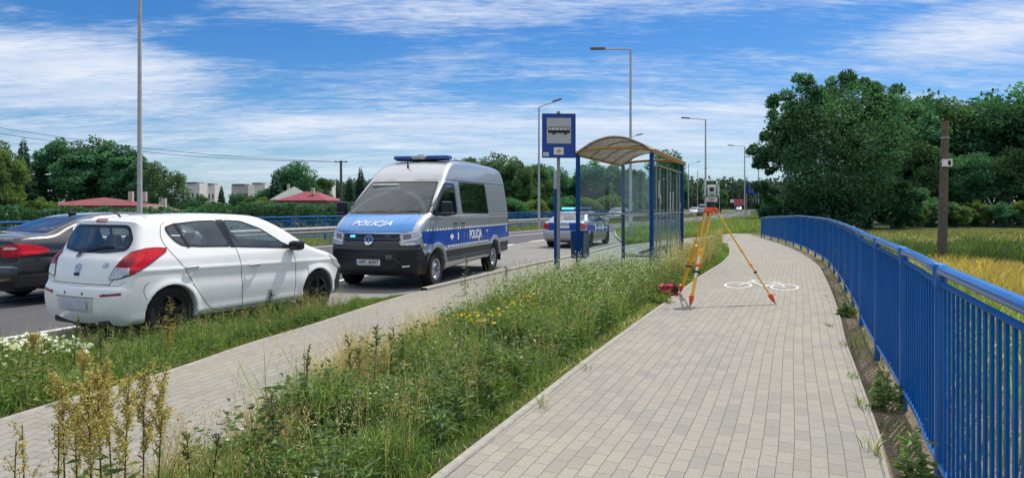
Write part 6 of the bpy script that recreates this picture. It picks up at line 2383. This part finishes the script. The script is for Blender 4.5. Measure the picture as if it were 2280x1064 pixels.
herb_mass('white_flower_specks', 'scattered white flowers in the green verge', pW5, (.15, .40), 6, .05, G_MID, 39, flower=(.78, .78, .72), fl_size=.022, fl_n=2)


def clump(name, label, cat, p, rad, n, hs, cols, seed, flower=None, fl_size=.02, fl_n=4, nleaf=14, Lf=.07):
    r = nrng(seed)
    a, q = r.random(n) * 2 * PI, np.sqrt(r.random(n)) * rad
    pts = np.stack([np.cos(a) * q, np.sin(a) * q, np.zeros(n)], 1)
    t = thing(name, label, cat, (p[0], p[1], float(ground_z(p[0], p[1]))))
    herb_mass('foliage', None, pts, hs, nleaf, Lf, cols, seed, flower, fl_size, fl_n, parent=t)
    return t


YEL = (.80, .58, .02)
clump('yellow_flower_plant', 'bushy dark green plant dotted with yellow flowers in the middle of the verge', 'wildflower', gp(1100, 790), .34, 60, (.30, .62), G_BLUE + G_MID, 51, YEL, .032, 1, 22, .10)
clump('yellow_flower_plant', 'small yellow flower plant nearer the sidewalk in the verge', 'wildflower', gp(1035, 765), .16, 22, (.28, .46), G_MID, 52, YEL, .030, 1)
clump('yellow_flower_plant', 'yellow flower plant just beyond the bushy dark green one', 'wildflower', gp(1165, 745), .22, 26, (.35, .60), G_MID, 53, YEL, .030, 1)
pbag = gp(1474, 672)
clump('leafy_weed_clump', 'low green weeds half hiding the red bag by the tripod', 'weed', (pbag.x - .05, pbag.y), .22, 34, (.10, .26), G_MID + G_LIGHT, 57)
clump('daisy_patch', 'patch of white daisies at the kerb before the rear of the white hatchback', 'wildflower', (-4.95, 7.0), .55, 120, (.16, .36), G_MID, 54, (.82, .82, .78), .045, 2)
clump('daisy_patch', 'white daisies beside the black car at the edge of view', 'wildflower', (-5.15, 6.35), .42, 95, (.16, .34), G_MID, 55, (.82, .82, .78), .045, 2)


# ---- single tall weeds
def tall_weed(label, p, h, seed, lean=(0, 0), cols=G_BLUE, nl=70, fluff=(.16, .15, .09), L0=.10, lw=.2):
    t = thing('tall_weed', label, 'weed', (p[0], p[1], float(ground_z(p[0], p[1]))), 0)
    F_ = Fol(seed)
    r = F_.r
    k = np.linspace(0, 1, 7)
    pts = np.stack([lean[0] * k ** 2, lean[1] * k ** 2, h * k], 1)
    F_.stem(pts, .006, .0022, (.10, .11, .045))
    for _ in range(7):                        # short flowering side branches near the top
        q = .55 + .4 * r.random()
        b = np.array([lean[0] * q ** 2, lean[1] * q ** 2, h * q])
        a = r.random() * 2 * PI
        e = b + np.array([math.cos(a) * .05, math.sin(a) * .05, .06 + .05 * r.random()]) * (1.4 - q)
        F_.stem([b, (b + e) / 2 + [0, 0, .004], e], .0025, .0012, (.12, .11, .06), 4)
        n = 9
        F_.leaves(b + (e - b) * r.random((n, 1)), r.normal(size=(n, 3)) * .5 + [0, 0, .8], np.full(n, .022), np.full(n, .011), np.tile(fluff, (n, 1)) * (.7 + .6 * r.random((n, 1))))
    tt = .05 + .93 * r.random(nl)
    az = r.random(nl) * 2 * PI
    pos = np.stack([lean[0] * tt ** 2, lean[1] * tt ** 2, h * tt], 1)
    ax = np.stack([np.cos(az), np.sin(az), .75 - .7 * r.random(nl)], 1)
    L = L0 * (.6 + .7 * r.random(nl)) * (1.2 - .75 * tt)
    F_.leaves(pos, ax, L, L * lw, mixcol(r, nl, cols))
    F_.build('stalk', LEAF, t)
    return t


def wtop(px, py, d):
    return at(px, d), zat(py, d)


for i, (px, py, d, lab, cl) in enumerate((
        (832, 712, 5.5, 'tallest dark weed stalk in the verge against the sidewalk', G_BLUE),
        (782, 738, 5.4, 'dark branching weed stalk left of the tallest one', G_BLUE),
        (868, 718, 5.8, 'slender weed stalk right of the tallest dark one', G_MID),
        (803, 765, 5.6, 'shorter leafy weed stalk between the two dark ones', G_BLUE),
        (676, 765, 4.7, 'lone thistle-like stalk standing against the sidewalk paving', G_BLUE),
        (947, 715, 7.2, 'thin weed stalk further along the sidewalk edge', G_MID),
        (892, 742, 6.4, 'small weed stalk beside the slender one', G_MID),
        (612, 865, 4.1, 'short brown weed stalk nearest the sidewalk edge', [(.13, .10, .05)]),
        (470, 955, 3.5, 'grass-like green spike at the foot of the picture', G_LIGHT),
        (425, 960, 3.6, 'small leafy shoot next to the green spike', G_LIGHT),
        (1035, 560, 12.3, 'feathery pale weed against the van sill', [(.24, .24, .11)]),
        (1130, 590, 12.0, 'dry weed against the pale platform right of the van', [(.20, .17, .08)]),
        (165, 700, 6.6, 'green weed stalk before the blurred number plate', G_MID),
        (225, 725, 6.9, 'weed stalk under the rear bumper of the white hatchback', G_MID),
        (372, 655, 7.6, 'ochre dock spike before the rear wheel of the white hatchback', [(.34, .22, .07)]),
        (548, 630, 9.6, 'thin pale stalk against the doors of the white hatchback', [(.26, .25, .14)]),
        (600, 640, 9.8, 'second thin pale stalk against the sill of the white hatchback', [(.26, .25, .14)]))):
    p, z = wtop(px, py, d)
    tall_weed(lab, p, max(.25, z), 200 + i, ((-1) ** i * .03, .02), cl, nl=60 if i not in (0, 1) else 95)
for i, (p, h, lab) in enumerate(((gp(1987, 905), .50, 'leafy green weed growing through the railing by the second post'), (gp(2068, 1120), .60, 'leafy green weed at the foot of the railing nearest the viewer'), (gp(1893, 700), .32, 'small weed at the railing far beyond the leafy ones'))):
    clump('leafy_weed', lab, 'weed', (p.x - .05, p.y), .07, 7, (h * .45, h), [(.17, .26, .08), (.22, .30, .10), (.13, .21, .07)], 240 + i, nleaf=30, Lf=.085)


# ---- rusty dock stalks in the foreground
def dock(label, p, h, seed, top=.45, dens=1.0, col=((.52, .40, .15), (.42, .31, .11), (.58, .48, .22), (.40, .39, .15))):
    t = thing('dock_plant', label, 'dock plant', (p[0], p[1], 0))
    F_ = Fol(seed)
    r = F_.r
    ln = r.normal(size=2) * .03
    k = np.linspace(0, 1, 6)
    F_.stem(np.stack([ln[0] * k, ln[1] * k, h * k], 1), .0055, .002, (.16, .12, .06))
    S = Fol(seed + 500)
    nb = int(13 * dens)
    for j in range(nb):
        q = 1 - top + top * (j + .3 * r.random()) / nb
        b = np.array([ln[0] * q, ln[1] * q, h * q])
        a = r.random() * 2 * PI
        L = (.13 * (1.25 - q) / .7 + .03) * (.6 + .6 * r.random())
        e = b + np.array([math.cos(a) * L * .5, math.sin(a) * L * .5, L * .85])
        F_.stem([b, (b + e) / 2, e], .0018, .0008, (.20, .15, .06), 4)
        n = int(85 * dens)
        f = r.random((n, 1))
        S.leaves(b + (e - b) * f + r.normal(size=(n, 3)) * .0085, r.normal(size=(n, 3)), .008 + .007 * r.random(n), .008 + .005 * r.random(n), mixcol(r, n, col, .3))
    n = 12
    tt = .1 + .5 * r.random(n)
    az = r.random(n) * 2 * PI
    F_.leaves(np.stack([ln[0] * tt, ln[1] * tt, h * tt], 1), np.stack([np.cos(az), np.sin(az), .5 * r.random(n)], 1), .05 + .08 * r.random(n), .012 + .014 * r.random(n), mixcol(r, n, G_MID + [(.24, .16, .05)]))
    F_.build('stalk', LEAF, t)
    S.build('seed_sprays', LEAF, t)
    return t


DK = ((150, 845, 3.10, 'rusty dock stalk second from the picture edge'), (175, 900, 3.25, 'shorter rusty dock stalk behind the second one'), (205, 835, 3.15, 'tall rusty dock stalk left of the thick cluster'), (232, 828, 3.05, 'densest rusty dock head in the thick cluster'),
      (255, 815, 3.2, 'tallest rusty dock head in the thick cluster'), (268, 850, 2.95, 'broad ochre dock head at the front of the cluster'), (215, 870, 2.9, 'front dock stalk under the densest head'), (318, 832, 3.1, 'rusty dock stalk standing apart right of the cluster'),
      (345, 842, 3.2, 'outermost rusty dock stalk leaning over the sidewalk'), (62, 950, 2.8, 'thin open dock stalk near the picture corner'), (128, 950, 2.85, 'small greenish dock stalk before the second one'), (20, 985, 2.7, 'half dry dock stalk at the corner edge'), (72, 748, 6.3, 'ochre dock head among the white daisies at the kerb'),
      (180, 800, 5.6, 'ochre dock head in the kerb grass behind the cluster'))
for i, (px, py, d, lab) in enumerate(DK):
    p, z = wtop(px, py, d)
    dock(lab, p, z, 300 + i, .42 if i not in (9, 10, 11) else .5, 1.0 if i not in (9, 10, 11) else .45)
pQ = at(180, 3.0)
clump('leafy_weed_clump', 'low leafy weeds at the foot of the dock stalks', 'weed', (pQ.x, pQ.y), .5, 60, (.12, .35), G_MID + G_LIGHT, 58)
pQ = gp(30, 900)
clump('leafy_weed_clump', 'pale yellow-green seeding weeds at the sidewalk edge', 'weed', (pQ.x - .2, pQ.y), .45, 60, (.25, .55), [(.22, .27, .08), (.16, .21, .06)], 59)


# ---- trees
def blob_crown(seed, w, h, base, n, leaf, cols, nb=46, tall=1.0, drop=.0, squash=.85):
    """leaf clumps spread over many small lobes in a crown w wide from height base to h"""
    F_ = Fol(seed)
    r = F_.r
    cz, rz_ = (h + base) / 2, (h - base) / 2
    C, Rr = [], []
    for i in range(nb):
        v = r.normal(size=3)
        v /= np.linalg.norm(v)
        q = .50 + .42 * r.random()
        c = v * q
        zz = c[2]
        wid = (1 - .35 * max(zz, 0) ** 1.5 * tall) * (1 - .25 * max(-zz, 0))
        C.append((c[0] * w / 2 * wid, c[1] * w / 2 * wid, cz + c[2] * rz_))
        Rr.append((.20 + .17 * r.random()) * min(w / 2, rz_))
    C, Rr = np.array(C), np.array(Rr)
    tone = .60 + .80 * r.random(nb)
    p_ = Rr ** 2 / (Rr ** 2).sum()
    idx = r.choice(nb, n, p=p_)
    v = r.normal(size=(n, 3))
    v /= np.linalg.norm(v, axis=1)[:, None]
    v[:, 2] = np.where(v[:, 2] < -.3, v[:, 2] * .6, v[:, 2])
    rad = Rr[idx] * (.55 + .5 * r.random(n))
    pos = C[idx] + v * rad[:, None] * np.array([1, 1, squash])
    ax = v * .7 + r.normal(size=(n, 3)) * .7 + np.array([0, 0, -drop])
    L = leaf * (.6 + .8 * r.random(n))
    c = mixcol(r, n, cols, .25) * tone[idx][:, None]
    F_.leaves(pos, ax, L, L * .62, c)
    return F_


def conifer_crown(seed, w, h, base, n, leaf, cols):
    F_ = Fol(seed)
    r = F_.r
    t = 1 - np.sqrt(r.random(n))
    az = r.random(n) * 2 * PI
    tier = np.abs(((t * 13 + .25 * np.sin(az * 3 + t * 20)) % 1) - .5) * 2
    rad = w / 2 * (1 - t) ** .85 * (.35 + .65 * tier) * (.55 + .5 * r.random(n)) * (1 + .18 * np.sin(az * 5 + t * 31))
    pos = np.stack([np.cos(az) * rad, np.sin(az) * rad, base + (h - base) * t], 1)
    ax = np.stack([np.cos(az), np.sin(az), -.15 - .5 * r.random(n)], 1) + r.normal(size=(n, 3)) * .35
    L = leaf * (.6 + .8 * r.random(n)) * (1.1 - .5 * t)
    F_.leaves(pos, ax, L, L * .5, mixcol(r, n, cols, .3))
    return F_


def trunk(parent, h, r0, seed, limbs=6, spread=2.5):
    rr = random.Random(seed)
    mb = MB()
    mb.tube([(0, 0, -.4), (.05 * h * .1, 0, h * .3), (.0, .08, h * .6), (.1, 0, h * .86)], [r0 * 1.25, r0 * .9, r0 * .6, r0 * .15], 8)
    for i in range(limbs):
        z = h * (.28 + .5 * i / limbs)
        a = rr.uniform(0, 2 * PI)
        L = spread * rr.uniform(.6, 1.1)
        mb.tube([(0, 0, z), (math.cos(a) * L * .5, math.sin(a) * L * .5, z + L * .35), (math.cos(a) * L, math.sin(a) * L, z + L * .75)], [r0 * .42, r0 * .25, r0 * .06], 6)
    return mb.build('trunk', BARK, parent, True)


D_GREEN = [(.058, .180, .105), (.078, .21, .112), (.048, .155, .098), (.105, .235, .115)]
M_GREEN = [(.090, .175, .080), (.112, .20, .088), (.075, .155, .075)]
L_GREEN = [(.13, .20, .065), (.16, .24, .075), (.11, .175, .06)]
C_GREEN = [(.045, .112, .076), (.056, .13, .084), (.040, .10, .070)]
PROTO = {}


def proto(kind):
    """one prototype of each kind, ten metres tall, built the first time it is placed"""
    if kind in PROTO:
        return PROTO[kind], False
    t = thing('tree', '', 'tree')
    k = kind[:-1]
    sd = ord(kind[-1]) * 7
    if k == 'broad':
        blob_crown(sd, 8.2, 10, 1.2, 13000, .29, D_GREEN, 48).build('crown', LEAFTREE, t)
        trunk(t, 9, .22, sd)
    elif k == 'mid':
        blob_crown(sd, 6.6, 10, .6, 13000, .28, M_GREEN, 44).build('crown', LEAFTREE, t)
        trunk(t, 9, .20, sd)
    elif k == 'light':
        blob_crown(sd, 6.6, 10, .2, 13000, .27, L_GREEN, 44).build('crown', LEAFTREE, t)
        trunk(t, 9, .20, sd)
    elif k == 'slim':
        blob_crown(sd, 4.6, 10, .5, 10000, .26, D_GREEN, 44, 1.3).build('crown', LEAFTREE, t)
        trunk(t, 9.2, .16, sd, 6, 1.4)
    elif k == 'birch':
        blob_crown(sd, 5.6, 10, 1.0, 7000, .26, M_GREEN, 52, 1.2, .8).build('crown', LEAFTREE, t)
        trunk(t, 9.6, .13, sd, 9, 1.8)
    elif k == 'bush':
        blob_crown(sd, 12, 10, -1.0, 6500, .62, L_GREEN, 30).build('crown', LEAFTREE, t)
        trunk(t, 6, .3, sd, 5, 3)
    elif k == 'dbush':
        blob_crown(sd, 13, 10, -1.0, 6500, .62, D_GREEN, 30).build('crown', LEAFTREE, t)
        trunk(t, 6, .3, sd, 5, 3)
    else:
        conifer_crown(sd, 4.6, 10, .2, 8500, .42, C_GREEN).build('crown', LEAFTREE, t)
        trunk(t, 9.6, .14, sd, 0)
    PROTO[kind] = t
    return t, True


def tree(kind, label, px, top, d, width=1.0, z0=-.3, rot=None, group=None, name=None):
    o, fresh = proto(kind)
    t = o if fresh else copy_tree(o)
    p = at(px, d)
    h = zat(top, d) - z0
    t.location = (p.x, p.y, z0)
    t.scale = (h / 10 * width, h / 10 * width, h / 10)
    t.rotation_euler = (0, 0, rot if rot is not None else (px * .37) % 6.28)
    t.name = name or ('bush' if 'bush' in kind else 'conifer_tree' if 'con' in kind else 'broadleaf_tree')
    t['label'] = label
    t['category'] = 'bush' if 'bush' in kind else 'tree'
    if group:
        t['group'] = group
    return t


# right: the great tree by the railing's end and the wood behind the field
def great_tree():
    d = 84
    p = at(1858, d)
    t = thing('broadleaf_tree', 'great dark green tree with a many-topped crown reaching nearly to the ground', 'tree', (p.x, p.y, -1))
    F_ = blob_crown(901, 17.8, 18.2, -.6, 60000, .31, D_GREEN + M_GREEN, 130, .3)
    r = F_.r
    for (dx, top, w_) in ((-6.6, 16.6, 4.6), (-3.7, 19.2, 5.4), (.6, 19.6, 5.6), (3.9, 18.6, 5.2), (6.5, 16.8, 4.6), (-7.2, 12.5, 4.0), (7.6, 11.6, 4.2), (8.1, 6.5, 4.0), (-7.6, 7, 3.6)):
        G = blob_crown(int(950 + dx * 10), w_, top, top - 6.8, 5200, .31, D_GREEN + M_GREEN[:1], 18, 1.5)
        for V, Q, C in zip(G.V, G.Q, G.C):
            V = V + np.array([dx, r.normal() * 1.5, 0])
            F_._add(V, Q - Q.min(), C)
    F_.build('crown', LEAFTREE, t)
    trunk(t, 16, .55, 5, 12, 5)


great_tree()
WOOD = 'trees of the wood behind the field'
for i, (px, top, d, k, w_, lab) in enumerate((
        (2010, 196, 104, 'broad1', .95, 'tree of the wood just right of the great tree'), (2062, 206, 108, 'broad2', 1.0, 'wood tree between the great tree and the wooden pole'), (2118, 212, 106, 'mid1', 1.15, 'wood tree directly behind the wooden pole'),
        (2172, 222, 109, 'broad1', 1.05, 'lower-topped wood tree right of the wooden pole'), (2222, 208, 106, 'broad2', 1.0, 'wood tree left of the tallest one at the picture edge'), (2272, 182, 100, 'broad1', 1.0, 'tallest tree of the wood at the picture edge'),
        (2345, 210, 102, 'broad2', 1.0, 'wood tree at and beyond the picture edge'), (2425, 200, 104, 'mid1', 1.0, 'wood tree wholly past the picture edge'), (2040, 300, 98, 'mid1', 1.0, 'shorter tree in front of the wood beside the great tree'), (2150, 330, 96, 'broad2', 1.0, 'shorter dark tree in front of the wood right of the pole'), (2245, 320, 95, 'mid1', 1.0, 'shorter tree in front of the wood near the picture edge'))):
    tree(k, lab, px, top, d, w_, -1.0, group=WOOD)
for i, (px, top, d, k, lab) in enumerate(((1985, 440, 84, 'dbush1', 'dark bush at the right foot of the great tree'), (2030, 448, 88, 'bush1', 'light bush at the wood edge left of the pole'), (2075, 440, 89, 'dbush1', 'dark bush at the wood edge behind the pole foot'), (2130, 452, 88, 'bush1', 'light bush at the wood edge right of the pole'), (2180, 446, 90, 'bush1', 'wide light bush in the middle of the wood edge'), (2235, 450, 88, 'dbush1', 'dark bush near the picture edge at the wood'), (2290, 440, 88, 'bush1', 'light bush at the picture edge under the wood'), (2360, 440, 90, 'dbush1', 'dark bush past the picture edge under the wood'),
                                          (1728, 446, 90, 'dbush1', 'dark bush at the left foot of the great tree'), (1790, 432, 88, 'dbush1', 'dark bush under the great tree left of its trunk'), (1850, 426, 87, 'dbush1', 'dark bush under the middle of the great tree'), (1915, 428, 87, 'dbush1', 'dark bush under the great tree right of its trunk'))):
    tree(k, lab, px, top, d, 1.15, -1.0, group='bushes along the wood edge')
# behind the shelter and far beyond
FAR = 'trees beyond the road'
for (px, top, d, k, w_, lab) in (
        (1035, 336, 96, 'mid2', .9, 'tree showing just above the van roof'), (1102, 332, 90, 'birch1', 1.1, 'airy tree right behind the van rear'), (1150, 345, 88, 'mid1', 1.0, 'rounded tree between the van and the far lamp post'), (1186, 352, 92, 'mid2', .9, 'tree directly behind the far lamp post'),
        (1232, 368, 96, 'broad1', .9, 'dark tree behind the bus stop sign pole'), (1270, 388, 98, 'broad2', .9, 'low dark tree between the sign pole and the shelter'), (1322, 352, 96, 'slim1', 1.6, 'tall tree seen through the left of the shelter'), (1362, 358, 100, 'mid1', .9, 'tree seen through the middle of the shelter'), (1415, 365, 112, 'mid2', .9, 'tree seen through the shelter beside its right post'),
        (1483, 330, 128, 'broad1', .75, 'tree rising just behind the right end of the shelter roof'), (1512, 372, 140, 'broad2', .6, 'small tree beside the right end of the shelter'),
        (1605, 418, 200, 'mid1', 1.0, 'lighter tree right of the instrument before the pine forest')):
    tree(k, lab, px, top, d, w_, -.3, group=FAR)
for (px, top, d, k, lab) in ((1080, 430, 74, 'bush2', 'light bush low behind the van rear'), (1140, 436, 72, 'dbush2', 'dark bush behind the blue far railing'), (1185, 440, 74, 'bush2', 'bush at the foot of the far lamp post'), (1255, 432, 78, 'dbush2', 'dark bush behind the police car roof'), (1310, 436, 78, 'bush2', 'bright bush seen through the shelter glass'), (1352, 430, 80, 'bush2', 'second bright bush seen through the shelter glass'), (1400, 440, 86, 'dbush2', 'dark bush through the shelter near its far post')):
    tree(k, lab, px, top, d, 1.1, -.3, group='bushes beyond the road')
# left: gardens across the road
for (px, top, d, k, w_, lab) in (
        (12, 322, 52, 'light1', .8, 'bright green tree at the picture edge above the black car'), (-40, 290, 55, 'light1', .9, 'tree beyond the picture edge above the black car'), (52, 305, 76, 'con1', .9, 'dark spruce next to the bright green edge tree'), (88, 350, 78, 'con2', .9, 'shorter dark spruce left of the tall tree mass'),
        (125, 298, 80, 'slim1', 1.3, 'first tall tree of the dark mass behind the red-roofed house'), (168, 312, 78, 'slim2', 1.3, 'second tree of the dark mass behind the red-roofed house'), (205, 294, 82, 'birch1', 1.0, 'airy-topped tree in the middle of the dark mass'), (246, 304, 80, 'slim1', 1.4, 'tree of the dark mass left of the lamp post'), (285, 318, 78, 'slim2', 1.3, 'tree of the dark mass right behind the lamp post'), (318, 345, 76, 'slim1', 1.1, 'last shorter tree of the dark mass right of the lamp post'),
        (352, 352, 72, 'birch1', .85, 'airy birch left of the apartment blocks'), (388, 372, 70, 'birch2', .95, 'lower birch nearest the apartment blocks'),
        (493, 412, 110, 'con1', .9, 'small dark conifer between the apartment blocks'), (612, 385, 104, 'con2', 1.3, 'pointed conifer left of the round dark tree'), (590, 415, 104, 'broad2', .8, 'low tree left of the pointed conifer'), (560, 432, 100, 'mid1', .9, 'low tree before the grey-pink apartment block'),
        (660, 357, 112, 'broad1', .95, 'round dark tree above the grey roof'), (722, 388, 150, 'mid2', .9, 'distant round tree above the white flat-roofed block'),
        (778, 392, 78, 'con1', 1.0, 'spruce just right of the wooden pole'), (803, 370, 80, 'con2', .9, 'tall spruce at the van windscreen edge'), (830, 395, 80, 'con1', 1.0, 'spruce half hidden by the van'), (858, 380, 84, 'con2', 1.0, 'spruce hidden behind the van windscreen')):
    tree(k, lab, px, top, d, w_, -.3, group='trees in the gardens across the road')
for (px, top, d, k, lab) in ((95, 440, 56, 'bush1', 'green bush above the black car roof'), (425, 440, 92, 'dbush1', 'dark bush under the white apartment block'), (446, 430, 120, 'mid1', 'small tree between the two white apartment blocks'), (528, 428, 125, 'broad1', 'small dark tree before the middle of the grey-pink block'), (470, 446, 90, 'bush2', 'green bush left of the small conifer'), (540, 450, 88, 'dbush2', 'dark bush under the grey-pink block'), (582, 440, 66, 'bush1', 'bright round bush before the pointed conifer'), (630, 452, 70, 'dbush1', 'dark bush under the grey roof'), (690, 452, 74, 'bush2', 'bush under the bright red roof'), (742, 455, 72, 'dbush2', 'dark bush left of the wooden pole foot')):
    tree(k, lab, px, top, d, 1.0, -.3, group='bushes in the gardens across the road')


def hedge(label, px0, d0, px1, d1, h, seed):
    a, b = at(px0, d0), at(px1, d1)
    L = (b - a).length
    t = thing('hedge', label, 'hedge', ((a.x + b.x) / 2, (a.y + b.y) / 2, -.3), math.atan2(b.y - a.y, b.x - a.x))
    F_ = Fol(seed)
    r = F_.r
    n = int(L * 520)
    x = (r.random(n) - .5) * L
    hh = h * (.85 + .25 * vnoise(x + 100, x * 0, .5, seed))
    y, z = r.normal(size=n) * .35, hh * (1 - r.random(n) ** 1.6)
    n_ = np.stack([r.normal(size=n) * .7, np.sign(y) * 1.0 + r.normal(size=n) * .5, .3 + r.normal(size=n) * .5], 1)
    F_.leaves(np.stack([x, y, z], 1), n_, .14 + .14 * r.random(n), .09 + .08 * r.random(n), mixcol(r, n, D_GREEN + C_GREEN, .3))
    F_.build('foliage', LEAFTREE, t)
    m = MB()
    for k in range(int(L / .8)):
        xx = -L / 2 + .8 * k
        m.tube([(xx, 0, -.2), (xx + .1, .05, h * .7)], [.03, .01], 5)
    o = m.build('stems', BARK, t)
    o['kind'] = 'stuff'


hedge('long dark clipped hedge across the road above the white hatchback roof', -60, 45, 470, 57, 1.75, 71)
hedge('dark hedge across the road between the white hatchback and the van', 470, 57, 790, 66, 2.1, 72)


# ---- far pine forest closing the road
def forest():
    F_ = Fol(81)
    r = F_.r
    n = 1500
    X = 70 + 420 * (r.random(n) - .5)
    Y = 400 + 70 * r.random(n) + np.abs(X - 90) * .12
    H = 15.5 + 3.5 * r.random(n)
    m = 40
    rep = np.repeat(np.arange(n), m)
    t = r.random(n * m)
    az = r.random(n * m) * 2 * PI
    rad = 2.6 * (1 - t) ** .7 * (.4 + .6 * r.random(n * m))
    pos = np.stack([X[rep] + np.cos(az) * rad, Y[rep] + np.sin(az) * rad, H[rep] * (.04 + .96 * t)], 1)
    ax = np.stack([np.cos(az) * .7, np.sin(az) * .7, r.normal(size=n * m) * .5], 1)
    L = 1.6 + 1.2 * r.random(n * m)
    F_.leaves(pos, ax, L, L * .6, mixcol(r, n * m, [(.05, .095, .075), (.06, .11, .085), (.045, .085, .07)], .3))
    b = np.stack([X, Y, np.zeros(n)], 1)
    F_.blades(b, H * .8, np.full(n, .5), np.tile((.07, .06, .05), (n, 1)), None, .02)
    tag(F_.build('pine_forest', LEAFTREE), 'far-off dark pine forest closing the view down the road', 'forest', kind='stuff')


forest()


# ---- dead leaves, twigs and grit at the path edges
def litter():
    F_ = Fol(91)
    r = F_.r
    p1 = scatter(r, 420, lambda y: pl(y) - .02, lambda y: pl(y) + .22, 1.8, 13)
    p2 = scatter(r, 700, lambda y: pr(y) - .32, lambda y: pr(y) + .05, 1.8, 16)
    p3 = scatter(r, 1500, lambda y: pr(y) + .05, lambda y: fx(y) + .2, 1.8, 20)
    p4 = scatter(r, 500, lambda y: wr(y) - .25, lambda y: wr(y), 2, 12)
    p = np.concatenate((p1, p2, p3, p4))
    p[:, 2] = np.where(p[:, 2] < -.02, p[:, 2] + .004, .022)
    n = len(p)
    az = r.random(n) * 2 * PI
    L = .008 + .03 * r.random(n) ** 2
    F_.leaves(p, np.stack([np.cos(az), np.sin(az), .15 * r.random(n)], 1), L, L * .35, mixcol(r, n, [(.10, .075, .045), (.16, .12, .07), (.06, .05, .035), (.12, .13, .06)], .3))
    tag(F_.build('leaf_litter', LEAF), 'dead leaves and grit along the edges of the path', 'litter', kind='stuff')



litter()
jr = nrng(95)
jp = []
for (px, py, k) in ((1846, 726, 34), (1878, 770, 16), (1895, 838, 26), (1838, 660, 14), (1868, 700, 12), (1915, 905, 18), (1792, 560, 20), (1210, 905, 14), (1305, 822, 12), (1485, 690, 14), (1950, 1010, 20)):
    c_ = gp(px, py)
    jp.append(np.stack([c_.x + jr.normal(size=k) * .022, c_.y + jr.normal(size=k) * .05, np.full(k, .001)], 1))
grass('joint_grass', 'small tufts of grass growing out of the paving joints', np.concatenate(jp), .10, .006, G_MID + STRAW[:1], seed=96, lean=1.1)
